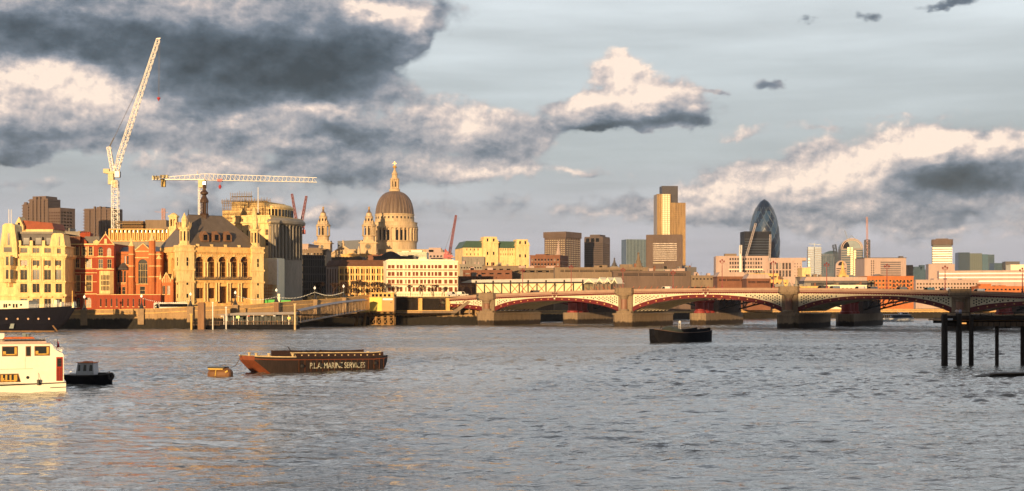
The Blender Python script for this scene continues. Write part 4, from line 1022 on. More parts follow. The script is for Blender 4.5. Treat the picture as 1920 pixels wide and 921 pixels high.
# west towers
def wtower(px, D, clock):
    k = D / F; x0 = X(px, D) - ox; y0 = D - oy; zz = lambda py: Z(py, D); r = lambda d: d / 2 * k
    bm = BM(); w = r(30)
    box(bm, x0 - w, x0 + w, y0 - w, y0 + w, 5, zz(457))
    for q, e in ((457, 1.2), (475, .6)): box(bm, x0 - w - e, x0 + w + e, y0 - w - e, y0 + w + e, zz(q), zz(q - 1.5))
    slab(bm, [(x0 - r(24), zz(457) + .5), (x0 + r(24), zz(457) + .5), (x0 + r(18), zz(450)), (x0 - r(18), zz(450))], y0 - w + .3, y0 + w - .3)
    lathe(bm, [(r(22), zz(455)), (r(22), zz(444)), (r(26), zz(443)), (r(26), zz(442)), (r(15), zz(441.9)), (r(15), zz(425)), (r(27), zz(424.5)), (r(28), zz(422)), (r(24), zz(421)), (r(20), zz(418)), (r(15), zz(416)), (r(15), zz(408)), (r(17), zz(407)), (r(12), zz(405)), (r(10), zz(400)), (r(11), zz(399.5))], 16, x0, y0)
    for kk in range(16):
        t = 2 * math.pi * (kk + (.3 if kk % 2 else -.3)) / 16
        lathe(bm, [(.65, zz(442)), (.5, zz(440)), (.5, zz(426)), (.7, zz(424.6))], 6, x0 + r(24) * math.cos(t), y0 + r(24) * math.sin(t))
    for kk in range(4):
        t = math.pi / 4 + kk * math.pi / 2
        lathe(bm, [(1.1, zz(422)), (.9, zz(419)), (1.1, zz(418)), (.3, zz(413))], 6, x0 + r(21) * math.cos(t), y0 + r(21) * math.sin(t))
        box(bm, x0 + w * math.cos(t) * 1.25 - 1, x0 + w * math.cos(t) * 1.25 + 1, y0 + w * math.sin(t) * 1.25 - 1, y0 + w * math.sin(t) * 1.25 + 1, zz(457), zz(451), top=(x0 + w * math.cos(t) * 1.25 - .4, x0 + w * math.cos(t) * 1.25 + .4, y0 + w * math.sin(t) * 1.25 - .4, y0 + w * math.sin(t) * 1.25 + .4))
    tw = new_obj('west_tower', bm, CST, cath)
    bm = BM(); lathe(bm, [(r(12), zz(405)), (r(9), zz(401)), (r(8), zz(399)), (r(4), zz(396)), (r(3.5), zz(393))], 12, x0, y0); new_obj('tower_cap', bm, LEADD, tw)
    bm = BM(); lathe(bm, [(.3, zz(394)), (1.1, zz(392.5)), (.5, zz(391)), (.9, zz(389.5)), (.1, zz(387))], 8, x0, y0); new_obj('finial', bm, mat('gilt', (.7, .42, .12)), tw)
    bm = BM()
    for ang in (0, math.pi / 2, -math.pi / 2):
        T = Matrix.Translation((x0, y0, 0)) @ Matrix.Rotation(ang, 4, 'Z')
        n = 20; rad = r(9) if clock else r(6)
        face(bm, [T @ Vector((rad * math.cos(2 * math.pi * i / n), -w - .25, zz(463) + rad * math.sin(2 * math.pi * i / n))) for i in range(n)])
    new_obj('clock_face' if clock else 'round_window', bm, mat('clock_black', (.03, .025, .02), .5), tw)
    bm = BM(); T = Matrix.Translation((x0, y0, 0)); rad = r(11) if clock else r(11)
    for i in range(20):
        a, c = 2 * math.pi * i / 20, 2 * math.pi * (i + 1) / 20
        bar(bm, (x0 + rad * math.cos(a), y0 - w - .2, zz(463) + rad * math.sin(a)), (x0 + rad * math.cos(c), y0 - w - .2, zz(463) + rad * math.sin(c)), .28, n=4)
    if clock:
        for i in range(12):
            a = 2 * math.pi * i / 12; bar(bm, (x0 + rad * .62 * math.cos(a), y0 - w - .32, zz(463) + rad * .62 * math.sin(a)), (x0 + rad * .76 * math.cos(a), y0 - w - .32, zz(463) + rad * .76 * math.sin(a)), .13, n=4)
        bar(bm, (x0, y0 - w - .33, zz(463)), (x0 + 1.6, y0 - w - .33, zz(463) + 2.2), .16); bar(bm, (x0, y0 - w - .33, zz(463)), (x0 - 1.2, y0 - w - .33, zz(463) + 1.0), .16)
    new_obj('clock_ring' if clock else 'round_moulding', bm, mat('dull_gilt', (.30, .19, .07), .6) if clock else CST, tw)
    for kk in range(8):
        t = 2 * math.pi * kk / 8 - math.pi / 2; T = Matrix.Translation((x0, y0, 0)) @ Matrix.Rotation(t, 4, 'Z'); bm = BM()
        for rd, a, c, hw in ((r(15), 441, 428, .9), (r(15), 415, 410, .6)): face(bm, [T @ Vector((rd + .05, s, q)) for s, q in ((-hw, zz(a)), (hw, zz(a)), (hw, zz(c)), (-hw, zz(c)))])
        new_obj('tower_opening', bm, GLASS, tw)
wtower(606, 1128, False); wtower(692, 1112, True)
# west front pediment and nave
D = 1085; x0, x1 = X(618, D) - ox, X(668, D) - ox; y = D - oy
bm = BM(); box(bm, x0 - 2, x1 + 4, y, y + 8, 5, Z(480, D)); box(bm, X(586, D) - ox, X(712, D) - ox, y - 1, y + 8, 5, Z(485, D)); box(bm, x0 - 1, x1 + 1, y - 1, y + 1, Z(481, D), Z(479, D))
slab(bm, [(x0 - 1, Z(479, D)), (x1 + 1, Z(479, D)), ((x0 + x1) / 2, Z(462, D))], y + .4, y + 8)
for s in (0, 1): bar(bm, ((x0 - 1, x1 + 1)[s], y, Z(479, D)), ((x0 + x1) / 2, y, Z(461, D)), .8)
new_obj('west_front', bm, CST, cath)
bm = BM(); xm = (x0 + x1) / 2; lathe(bm, [(1.6, Z(463, D)), (1.2, Z(460, D)), (1.4, Z(456, D)), (.7, Z(453, D)), (.8, Z(451.5, D)), (.1, Z(450, D))], 8, xm, y + 1); new_obj('statue', bm, CST, cath); bm = BM(); lathe(bm, [(1.4, Z(479, D)), (1.2, Z(468, D)), (.2, Z(462, D))], 8, x1 + 2, y + 1); new_obj('statue', bm, CST, cath)
bm = BM(); box(bm, -42, 44, -30, 40, 5, cz(470)); new_obj('nave', bm, CST, cath)
bm = BM(); slab(bm, [(-48, cz(480)), (-26, cz(480)), (-26, cz(452)), (-48, cz(454))], -20, 6); new_obj('dark_roof_screen', bm, mat('navy_sheeting', (.03, .045, .08), .5), cath)

# ---- buildings right of the cathedral
b = block(790, 845, 474, 1000, 24, CONCP, 'pale pinkish building with classical gable right of the cathedral', 0, 2, 8, y0=477, y1=492, rt=[(798, 812, 468), (803, 826, 464)])
z = b.z; bm = BM(); slab(bm, [(b.lx(826), z(484)), (b.lx(854), z(484)), (b.lx(840), z(471))], -2, 6); b.part('gable', bm, CONCP)
block(745, 800, 474, 940, 24, WHITE, 'plain white flat-topped block in front of the cathedral drum', 0, rt=[(752, 765, 470), (770, 790, 468.5)])
block(640, 700, 478, 900, 20, STONE, 'warm stone roofs below the cathedral pediment', 0, 1, 9, y0=480, y1=486, rt=[(650, 662, 474), (672, 690, 475)])
for px0, px1, t, D, m, lab in ((690, 728, 480, 780, BRICKD, 'brown rooftop plant behind the mansard offices'), (700, 780, 482, 720, SLATE, 'dark barrel-vaulted roof behind the white office terrace'), (620, 680, 484, 700, SLATE2, 'low brown roof with skylights behind the mansard offices')):
    b = block(px0, px1, t, D, 18, m, lab, 0, rt=[(px0 + 6, px0 + 18, t - 3), (px1 - 16, px1 - 6, t - 4)])
    if m is SLATE:
        bm = BM(); n = 8; pr = [(b.W * .15 + b.W * .5 * i / n, b.z(t) + 3.2 * math.sin(math.pi * i / n)) for i in range(n + 1)]; slab(bm, pr[::-1], 0.2, 12); b.part('barrel_vault', bm, SLATE)

# ---- mansard office with stone grid
b = angled('mansard_office', 636, 606, 725, -8, 24, 'stone grid office with dark brown mansard storey left of the white office terrace'); z = b.z
cols = []
for i in range(9):
    p = 636 + 89 * (i + .5) / 9; cols += [(p - 3.6, p - .4), (p + 1.2, p + 3.0)]
hs = b.grid(cols, [(504, 512.5), (516.5, 525), (529, 537.5), (541, 549)])
b.shell(z(500), hs, [], [], [STONE, STONE], z0=6, depth=.6); b.add_windows(b.frontM(), hs, (WOOD, GLASS, BRICKD, 2, 1, .5)); b.flush()
bm = BM(); P4 = [(-.3, -.3), (b.W + .3, -.3), (b.W + .3, b.depth), (-.3, b.depth)]; box(bm, -.3, b.W + .3, -.3, b.depth, z(500) + .01, z(487.5), top=(.8, b.W - .2, 1.8, b.depth - 1)); b.part('mansard_roof', bm, mat('brown_mansard', (.13, .055, .028), .7, .25, .6, .2, streak=True))
bm = BM()
for i in range(10): box(bm, b.W * i / 9 - .3, b.W * i / 9 + .3, -.45, .02, 6, z(500))
box(bm, -.3, b.W + .3, -.6, .02, z(501), z(499.6)); b.part('pilasters', bm, STONE2)
b = angled('mansard_office_return', 611, 618, 636, 28, 8, 'narrow curved return of the mansard office with close upright ribs'); z = b.z
hs = b.grid(even(612, 636, 5, .45), [(504, 549)]); b.shell(z(500), hs, [], [], [CONCP], z0=6, depth=.5); b.add_windows(b.frontM(), hs, (WOOD, GLASSW, None, 1, 5, .4))
bm = BM(); box(bm, -.3, b.W + .3, -.3, 8, z(500) + .01, z(488), top=(.6, b.W, 1.6, 8)); b.part('mansard_roof', bm, mat('brown_mansard', (.13, .055, .028)))
# ---- white office terrace with red window reveals
b = Bld('white_office_terrace', 725, 592, 858, 598, 22, 'cream white office terrace with four rows of red-framed paired windows'); z = b.z
REDF = mat('russet_frame', (.30, .055, .02), .6, .25, .8); REDG = mat('russet_blind_glass', (.20, .055, .02), .3, .5, .9)
spans = [(727, 733), (734, 740), (744, 748), (749.5, 755), (760, 762.5), (765, 770), (774, 778), (779.5, 784.5), (788, 793), (795, 799), (802, 807), (809, 813), (815, 820), (821.5, 828), (833, 838.5), (842, 849), (852.5, 857)]
hs = b.grid(spans, [(497, 503.5), (510, 517.5), (524.5, 532), (538.5, 547)])
b.shell(z(488.5), hs, [], [], [WHITE], z0=6, depth=.5); b.add_windows(b.frontM(), hs, (REDF, REDG, WHITE, 2, 1, .35)); b.flush()
bm = BM()
for q in (507, 521, 535): box(bm, -.15, b.W + .15, -.35, .02, z(q), z(q) + .35)
b.part('russet_bands', bm, REDF)
bm = BM(); box(bm, -.3, b.W + .3, -.5, .02, z(490.5), z(489)); box(bm, -.2, b.W + .2, -.6, .02, z(551.5), z(549.5)); box(bm, b.lx(730), b.lx(852), 3, 18, z(488.5), z(486)); b.part('cornice', bm, WHITE)
for p in (726, 742, 757.5, 772, 786, 830.5, 840, 851):
    bm = BM(); x = b.lx(p); box(bm, x - .28, x + .28, -.3, .02, z(549), z(490)); b.part('pilaster', bm, WHITE)

# ---- white stone exchange with green roof and two square towers
b = angled('stone_exchange', 868, 862, 990, -14, 26, 'broad white stone block with green copper roof and two square towers'); z = b.z
cols = even(937, 968, 7, .3) + even(872, 900, 4, .25); hs = b.grid(cols, [(466, 470), (475, 479)]); b.shell(z(465, b.W * .2), hs, [], [], [STONE2], z0=5); b.add_windows(b.frontM(), hs, (STONE2, GLASS, None, 1, 1, .3))
bm = BM(); zt = z(465, b.W * .2); zr = z(452, b.W * .3); slab(bm, [(-.6, zt), (b.W + .3, zt), (b.W - 1, zr), (2.5, zr)], 1, 24); b.part('roof', bm, COPPER)
for p0, p1, t in ((905, 934, 444), (967, 992, 449)):
    x0_, x1_ = b.lx(p0, -2), b.lx(p1, -2); bm = BM(); zt = z(t, (x0_ + x1_) / 2, -2)
    box(bm, x0_, x1_, -2.5, 8, 5, zt - 2); box(bm, x0_ - .5, x1_ + .5, -3, 8.5, zt - 4.2, zt - 3.6); box(bm, x0_ + .7, x1_ - .7, -1.8, 7.3, zt - 2.01, zt)
    for q in (.3, .7):
        for zq in (zt - 3.2, zt - 12, zt - 19): box(bm, x0_ + (x1_ - x0_) * q - .5, x0_ + (x1_ - x0_) * q + .5, -2.56, -2.49, zq, zq + 2, 1)
    b.part('square_tower', bm, [STONE2, GLASS])
bm = BM(); box(bm, b.lx(866), b.lx(905), -5, .02, 5, z(482)); b.part('lower_wing', bm, GREY_OR_SHADE); b.flush()
# ---- brick block and thin church steeple
b = block(994, 1050, 480, 780, 22, BRICKD, 'red-brown brick block with flat white cornice beside the thin steeple', 15, 2, 9, (CONCP, GLASS, CONCP, 1, 1, .3), y0=483, y1=500, rt=[(1000, 1020, 476)])
def steeple(px, D, base, top, rb, label, m1, m2, tiers=3):
    s = thing('church_steeple', (X(px, D), D, 0), 0, label, 'steeple'); zz = lambda q: Z(q, D); H = base - top
    bm = BM(); box(bm, -rb, rb, -rb, rb, 5, zz(base)); new_obj('tower', bm, m1, s)
    bm = BM(); pr = [(rb * 1.1, zz(base)), (rb * 1.1, zz(base - 1))]
    f = 1.0; q = base - 1
    for i in range(tiers):
        f *= .74; pr += [(rb * f, zz(q)), (rb * f, zz(q - H * .12)), (rb * f * 1.15, zz(q - H * .13)), (rb * f * 1.15, zz(q - H * .15))]; q -= H * .16
    pr += [(rb * f * .7, zz(q)), (rb * .12, zz(top + 3)), (rb * .25, zz(top + 2)), (.08, zz(top))]
    lathe(bm, pr, 8); new_obj('spire', bm, m2, s)
    bm = BM()
    for k in range(4): 
        T = Matrix.Rotation(k * math.pi / 2, 4, 'Z'); face(bm, [T @ Vector((a, -rb - .03, c)) for a, c in ((-rb * .35, zz(base + 6)), (rb * .35, zz(base + 6)), (rb * .35, zz(base + 1.5)), (-rb * .35, zz(base + 1.5)))])
    new_obj('louvres', bm, GLASS, s); return s
steeple(1047, 800, 482, 452, 2.4, 'thin pale church steeple in front of the brown banded tower', CONCP, CONCP)
steeple(1152, 900, 500, 483, 2.6, 'small black lead steeple left of the grey slab tower', GREY_OR_SHADE, SLATE, 2)
steeple(1197, 880, 505, 473, 4.2, 'tiered grey church steeple in front of the blue slab tower', CONC, CONC)
steeple(1580, 900, 517, 489, 3.4, 'small peach stone church steeple in front of the vaulted office', STONE, STONE, 2)

# ================================================================ CITY TOWERS
def bands(b, m, rows, y0, y1, front=True, right=True, x0=0, x1=None, fill=.5, name='window_band', out=.08):
    x1 = b.W if x1 is None else x1
    for i in range(rows):
        zb = b.z(y0 + (y1 - y0) * (i + .5 + fill / 2) / rows); zt = b.z(y0 + (y1 - y0) * (i + .5 - fill / 2) / rows); bm = BM()
        box(bm, x0 + .5, x1 - .5, -out, .1, zb, zt)
        if right: box(bm, b.W - .1, b.W + out, 1, b.depth - 1, zb, zt)
        b.part(name, bm, m)
def cityblock(px0, px1, top, D, deg, dep, m, label, z0=5, name='office_tower', cat='tower'):
    b = angled(name, px0, D, px1, deg, dep, label, cat=cat); b.shell(b.z(top), [], [], [], [m], z0=z0); return b
def fins(b, m, n, y0, y1, out=.6, w=.5, side=0):
    bm = BM()
    for i in range(n + 1): x = b.W * i / n; box(bm, x - w / 2, x + w / 2, -out, .02, b.z(y1), b.z(y0))
    for i in range(side + 1 if side else 0): y = b.depth * i / side; box(bm, b.W - .02, b.W + out, y - w / 2, y + w / 2, b.z(y1), b.z(y0))
    b.part('fins', bm, m)
b = cityblock(1022, 1060, 445, 1500, 32, 34, CONCB, 'broad brown tower with heavy overhanging top and pale floor bands'); bands(b, mat('pale_band', (.42, .34, .24), .6), 13, 449, 500, fill=.42, out=.5); fins(b, CONCB, 9, 445, 510, .7, .9, 6)
bm = BM(); box(bm, -1.5, b.W + 1.5, -1.5, b.depth + 1.5, b.z(446), b.z(435)); 
for i in range(24): box(bm, b.W * i / 23 - .35, b.W * i / 23 + .35, -1.8, -1.45, b.z(445), b.z(438))
b.part('roof_crown', bm, CONCB)
b = cityblock(1096, 1130, 444, 1600, 25, 24, mat('dark_brown_cladding', (.085, .06, .055), .6, .2, .1), 'dark brown tower with chamfered top standing alone'); fins(b, mat('dark_brown_cladding', ()), 16, 446, 510, .4, .4, 6)
bands(b, GLASS, 14, 456, 505, fill=.35)
bm = BM(); box(bm, b.W * .25, b.W * .8, 3, b.depth - 2, b.z(444), b.z(440)); b.part('roof_plant', bm, mat('dark_brown_cladding', ()))
for i in range(3):
    bm = BM(); x = b.W * (.18 + .27 * i); box(bm, x - 2.2, x + 2.2, -.55, .02, b.z(454), b.z(447)); b.part('louvre', bm, GLASS)
b = cityblock(1175, 1212, 449, 2000, -14, 25, BTG, 'flat blue-grey slab tower with close vertical ribs'); fins(b, mat('pale_blue_rib', (.22, .27, .30), .5), 14, 449, 515, .5, .7)
b = cityblock(1212, 1278, 440, 1700, 10, 26, CONCB, 'wide brown slab tower with closely gridded windows'); hs = b.grid(even(1224, 1272, 26, .5), evenrows(453, 497, 10, .4)); 
bm = BM(); bands(b, mat('warm_grid_glass', (.30, .20, .13), .3, .4, .3), 9, 455, 490, fill=.35, x0=8, x1=b.W - 6, right=False); fins(b, CONCB, 30, 441, 510, .6, .8)
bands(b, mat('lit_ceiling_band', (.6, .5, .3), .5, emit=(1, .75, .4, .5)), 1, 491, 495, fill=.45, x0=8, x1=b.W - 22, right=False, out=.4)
# golden tall tower
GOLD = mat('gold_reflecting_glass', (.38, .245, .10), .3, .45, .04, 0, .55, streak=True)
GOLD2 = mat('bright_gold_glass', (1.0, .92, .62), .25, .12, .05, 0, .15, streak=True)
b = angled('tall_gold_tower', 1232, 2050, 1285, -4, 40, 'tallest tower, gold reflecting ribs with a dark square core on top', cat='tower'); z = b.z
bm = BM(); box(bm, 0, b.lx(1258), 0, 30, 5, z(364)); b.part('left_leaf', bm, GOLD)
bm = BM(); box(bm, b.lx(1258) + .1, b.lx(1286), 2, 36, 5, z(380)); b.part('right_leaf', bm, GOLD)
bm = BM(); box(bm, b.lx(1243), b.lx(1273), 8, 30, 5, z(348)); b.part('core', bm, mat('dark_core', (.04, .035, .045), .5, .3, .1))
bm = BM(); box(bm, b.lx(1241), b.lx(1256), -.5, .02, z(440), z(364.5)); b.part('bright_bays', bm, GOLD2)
bm = BM()
for i in range(12): x = b.W * i / 11; box(bm, x - .35, x + .35, -1.2 if x < b.lx(1258) else .8, .02 if x < b.lx(1258) else 2.02, 5, z(365 if x < b.lx(1258) else 381))
b.part('ribs', bm, mat('rib_bronze', (.36, .22, .10), .5))
bm = BM()
for i in range(34): box(bm, .3, b.lx(1257), -.75, -.48, z(367 + i * 3.6), z(366.3 + i * 3.6)); box(bm, b.lx(1258.5), b.W, 1.4, 1.75, z(383 + i * 3.6), z(382.3 + i * 3.6))
b.part('floor_lines', bm, mat('rib_bronze', ()))
bm = BM(); box(bm, b.lx(1270, -8), b.lx(1288, -8), -9, -1.5, 5, z(498, 0, -8)); box(bm, b.lx(1270, -8), b.lx(1274, -8), -9.5, -2, 5, z(486, 0, -8)); b.part('stone_base', bm, CONCP)
# bullet-shaped glass tower
g0 = thing('bullet_shaped_tower', (X(1433, 2300), 2300, 0), 0, 'bullet-shaped blue glass tower with spiralling dark bands', 'tower'); kk = 2300 / F; gz = lambda q: Z(q, 2300)
prof = [(54, 490), (57, 470), (57.5, 455), (56, 440), (53, 428), (49, 417), (43.5, 406), (36.5, 396), (28, 387), (19, 380), (11, 376), (3, 374)]
GD, GL = mat('navy_diamond_glass', (.005, .018, .055), .3, .15, .05), mat('pale_diamond_glass', (.022, .060, .14), .3, .15, .06)
N = 36; levels = [490 - 116 * (1 - (1 - i / 30) ** 1.0) for i in range(31)]
def prad(q):
    for (d0, a), (d1, c) in zip(prof, prof[1:]):
        if c <= q <= a: return (d0 + (d1 - d0) * (a - q) / (a - c)) / 2 * kk
    return prof[-1][0] / 2 * kk
bm1 = BM(); 
rings = [[Vector((prad(q) * math.cos(2 * math.pi * (j + .5 * (i % 2)) / N), prad(q) * math.sin(2 * math.pi * (j + .5 * (i % 2)) / N), gz(q))) for j in range(N)] for i, q in enumerate(levels)]
for i in range(30):
    for j in range(N):
        a, c = rings[i][j], rings[i][(j + 1) % N]
        d, e = rings[i + 1][j], rings[i + 1][(j + 1) % N]
        sp = (j - i * .5) % 6 < 2.2
        mi = 0 if (sp or levels[i] < 398) else 1
        if i % 2 == 0: face(bm1, [a, c, d], mi); face(bm1, [c, e, d], mi)
        else: face(bm1, [a, c, e], mi); face(bm1, [a, e, d], mi)
new_obj('glass_skin', bm1, [GD, GL], g0)
bm = BM()
for s in (-1, 1):
    for j in range(0, N, 3):
        for i in range(0, 26):
            f0, f1 = j + s * i * .5, j + s * (i + 1) * .5
            p = Vector((1.006 * prad(levels[i]) * math.cos(2 * math.pi * f0 / N), 1.006 * prad(levels[i]) * math.sin(2 * math.pi * f0 / N), gz(levels[i])))
            q = Vector((1.006 * prad(levels[i + 1]) * math.cos(2 * math.pi * f1 / N), 1.006 * prad(levels[i + 1]) * math.sin(2 * math.pi * f1 / N), gz(levels[i + 1])))
            bar(bm, p, q, .35, n=3)
new_obj('diagonal_frame', bm, mat('slate_frame', (.09, .13, .19), .5), g0)
b = cityblock(1396, 1446, 434, 2150, -4, 30, mat('near_black_cladding', (.012, .013, .02), .6, .3, .08, spec=.15), 'near-black office slab in front of the bullet-shaped tower'); bands(b, mat('dull_blue_glass', (.045, .06, .085), .3, .4, .1), 7, 446, 480, fill=.3, right=False)
def strut(px0, py0, px1, py1, D, r, m, label, name='crane_jib', n=12):
    """a lattice jib with its lower end on something hidden behind nearer roofs"""
    a = Vector((X(px0, D), D, Z(py0, D))); c = Vector((X(px1, D), D, Z(py1, D)))
    t = thing(name, (a.x, a.y, 5), 0, label, 'crane')
    bm = BM(); lattice(bm, (0, 0, a.z - 5), c - Vector((a.x, a.y, 5)), r * 2, n, r * .22); o = new_obj('jib', bm, m, t)
    bm = BM(); box(bm, -r, r, -r, r, 0, a.z - 5 + .5); new_obj('mast', bm, m, t); return t
strut(1399, 482, 1417, 419, 2100, 1.3, mat('pale_crane_steel', (.42, .36, .35), .6), 'long pale leaning crane jib in front of the near-black slab')
strut(1443, 484, 1444.5, 440, 2100, 1.2, mat('pale_crane_steel', ()), 'upright pale crane mast at the right edge of the near-black slab')
strut(1388, 478, 1389, 460, 1250, 1.0, STEELW, 'short white aerial mast on the pink office roof', n=6)
# pink office slabs
b = cityblock(1343, 1440, 480, 1300, 4, 30, CONCP, 'long pink concrete office slab with gridded windows and blank left end', name='office_slab'); 
hs = b.grid(even(1367, 1430, 13, .6), [(484, 488), (491, 496), (499, 503), (507, 511)])
b.root.children[0].hide_render = False
for o in list(b.root.children): bpy.data.objects.remove(o)
b.shell(b.z(480), hs, [], [], [CONCP], z0=5, depth=1); b.add_windows(b.frontM(), hs, (CONCP, GLASS, None, 2, 1, .8)); fins(b, CONCP, 1, 480, 520, .5, 1); b.flush()
bm = BM(); box(bm, b.lx(1360), b.lx(1382), 4, 16, b.z(480), b.z(475.5)); b.part('roof_plant', bm, CONC)
bm = BM(); box(bm, b.lx(1366), b.lx(1431), -.7, -.02, b.z(506), b.z(504.5)); b.part('ledge', bm, WHITE)
b = Bld('office_slab', 1441, 1290, 1485, 1286, 34, 'lower pink office slab with tall dark window bays and recessed roof storey'); 
hs = b.grid(even(1442, 1484, 7, .66), [(493, 505), (507, 519)]); b.shell(b.z(489), hs, [], [], [CONCP], z0=5, depth=1); b.add_windows(b.frontM(), hs, (CONCP, GLASS, None, 3, 2, .8))
bm = BM(); box(bm, 2, b.W + 14, 3, 26, b.z(489), b.z(483.5)); b.part('roof_storey', bm, CONCP)
b = Bld('office_slab', 1485, 1285, 1504, 1283, 30, 'narrow pink block with small square punched windows'); hs = b.grid(even(1488, 1503, 3, .35), evenrows(492, 520, 5, .35)); b.shell(b.z(488.5), hs, [], [], [CONCP], z0=5); b.add_windows(b.frontM(), hs, (CONCP, GLASS, None, 1, 1, .3))
block(1504, 1520, 503, 1260, 20, STONE2, 'small bright cream block between the punched pink block and the steel towers')
# steel service-tower office
STB = mat('steel_blue_cladding', (.055, .075, .11), .35, .3, .1, metal=.3)
b = angled('steel_service_tower', 1515, 2100, 1540, 10, 20, 'steel-clad service tower with rooftop crane and bright porthole stair', cat='tower'); z = b.z
bm = BM(); box(bm, 0, b.W * .45, 0, 20, 5, z(463)); box(bm, b.W * .5, b.W, 2, 20, 5, z(463)); b.part('shafts', bm, STB)
bm = BM()
for i in range(14): box(bm, -.8, b.W * .47, -.6, 20, z(470 + i * 4), z(468.6 + i * 4)); box(bm, b.W * .52, b.W + .6, 1.2, 20, z(468 + i * 4), z(466.5 + i * 4))
b.part('service_bands', bm, mat('brushed_steel', (.20, .19, .20), .5))
for i in range(5):
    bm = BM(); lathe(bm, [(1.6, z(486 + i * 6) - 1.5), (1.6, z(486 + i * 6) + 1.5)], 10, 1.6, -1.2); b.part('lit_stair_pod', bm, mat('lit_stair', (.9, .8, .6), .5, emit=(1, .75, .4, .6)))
bm = BM(); bar(bm, (b.W * .5, 8, z(463)), (b.W * .5, 8, z(455)), .8); bar(bm, (b.W * .1, 8, z(457)), (b.W, 8, z(459)), .7); b.part('roof_crane', bm, STB)
b = cityblock(1540, 1577, 476, 2120, 4, 30, STB, 'low steel-framed atrium block linking the service towers'); bands(b, BTG, 8, 480, 512, fill=.5, right=False); fins(b, STB, 8, 476, 515, .8, .6)
bm = BM(); n = 8; slab(bm, [(b.W * .1 + b.W * .9 * i / n, b.z(476) + 5 * math.sin(math.pi * i / n)) for i in range(n, -1, -1)], 2, 28); b.part('vault_roof', bm, BTG)
strut(1567, 476, 1564, 459, 2080, 2.4, STB, 'stubby steel roof crane left of the vaulted office', n=5)
b = angled('vaulted_office', 1577, 1980, 1618, 8, 40, 'striped office with big rounded vault roof and sunlit stair columns', cat='tower'); z = b.z
b.shell(z(466), [], [], [], [mat('grey_granite_bands', (.24, .21, .20), .7, .15, .1)], z0=5); bands(b, BTG, 12, 468, 520, fill=.5, out=.4)
VB = mat('vault_blue', (.10, .15, .18), .35, .3, .1)
bm = BM(); n = 14; r = b.W / 2; slab(bm, [(r + r * math.cos(math.pi * i / n), z(466) + r * .92 * math.sin(math.pi * i / n)) for i in range(n + 1)], .3, 40); b.part('vault_roof', bm, VB)
bm = BM(); rr_ = r * .33; slab(bm, [(r * .4 + rr_ * 1.15 * math.cos(math.pi * i / n), z(466) + rr_ * 2.1 * math.sin(math.pi * i / n)) for i in range(n + 1)], -.5, .25); b.part('arched_window', bm, GLASS)
bm = BM()
for i in range(n):
    a0, a1 = math.pi * i / n, math.pi * (i + 1) / n
    for q in (1.0, .86): bar(bm, (r + r * q * math.cos(a0), 0, z(466) + r * .92 * q * math.sin(a0)), (r + r * q * math.cos(a1), 0, z(466) + r * .92 * q * math.sin(a1)), .8)
b.part('vault_rim', bm, CONCP)
LITG = mat('sun_glow_glass', (.9, .68, .32), .3, .2, .3, emit=(1, .7, .3, .35))  # emission paints the sunlight on the stair bays
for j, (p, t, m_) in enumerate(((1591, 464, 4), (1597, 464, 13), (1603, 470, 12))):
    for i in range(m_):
        bm = BM(); x = b.lx(p, -2); box(bm, x - 1.6, x + 1.6, -2.4, -.1, z(t + 3 + i * 4), z(t + i * 4)); b.part('sun_painted_bay', bm, LITG)
bm = BM(); xs_ = b.lx(1567, -12); rs_ = (b.lx(1588, -12) - xs_) / 2
slab(bm, [(xs_ + rs_ * 2, 5)] + [(xs_ + rs_ + rs_ * math.cos(math.pi * i / 12), z(500) + rs_ * 1.1 * math.sin(math.pi * i / 12)) for i in range(13)] + [(xs_, 5)], -12, -1); b.part('arched_annexe', bm, CONCP)
bm = BM(); q = rs_ * .55; slab(bm, [(xs_ + rs_ + q * math.cos(math.pi * i / 12), z(498) + q * 1.2 * math.sin(math.pi * i / 12)) for i in range(13)], -12.4, -11.9); 
for i in range(4): box(bm, xs_ + 1, xs_ + rs_ * 2 - 1, -12.3, -11.9, z(505 + i * 4), z(503.4 + i * 4))
b.part('annexe_windows', bm, GLASS)
bm = BM()
for s in (-1, 1): bar(bm, (r + s * 6, 4, z(449)), (r, 4, z(442)), .5)
bar(bm, (r - 6, 6, z(448)), (r - 10, 6, z(432)), .7); b.part('roof_mast', bm, STB)
strut(1626, 500, 1626, 450, 1850, 3.0, SLATE, 'thick dark lower mast right of the vaulted office', 'lattice_mast', 8)
strut(1626, 452, 1625.5, 407, 1851, .9, mat('pinkish_steel', ()), 'slender aerial reaching above the vaulted office skyline', 'lattice_mast', 14)
# pink slab with horizontal glazing, orange brick flats, dark annex
b = angled('office_slab', 1621, 1240, 1648, 0, 34, 'blank-ended pink office slab with long striped window field right of the slender aerial'); 
b2 = Bld('x', 1648, 1240, 1648.5, 1240, 1, 'x'); bpy.data.objects.remove(b2.root)
b.W = b.lx(1699); b.shell(b.z(484), [], [], [], [CONCP], z0=5); bands(b, mat('grey_strip_glass', (.16, .13, .13), .3, .3, .2), 7, 490, 518, x0=b.lx(1650), x1=b.lx(1690), fill=.62, right=False)
hs = []
for p in (1634, 1638):
    for i in range(7):
        bm = BM(); x = b.lx(p); box(bm, x - .4, x + .4, -.08, .1, b.z(491 + 4.3 * i), b.z(488.5 + 4.3 * i)); b.part('window', bm, GLASS)
bm = BM(); box(bm, -.5, b.W + .5, -.5, 34.5, b.z(484), b.z(483)); box(bm, b.lx(1690), b.lx(1697), 5, 10, b.z(484), b.z(480)); b.part('roof_edge', bm, SLATE)
cityblock(1701, 1712, 497, 1500, 0, 16, mat('near_black_cladding', ()), 'slim navy block right of the striped pink slab')
b = block(1626, 1713, 519, 860, 22, BRICK2, 'orange brick riverside flats with rows of balconies', 0, 3, 13, (STONE2, GLASS, STONE2, 1, 1, .2), y0=523, y1=546)
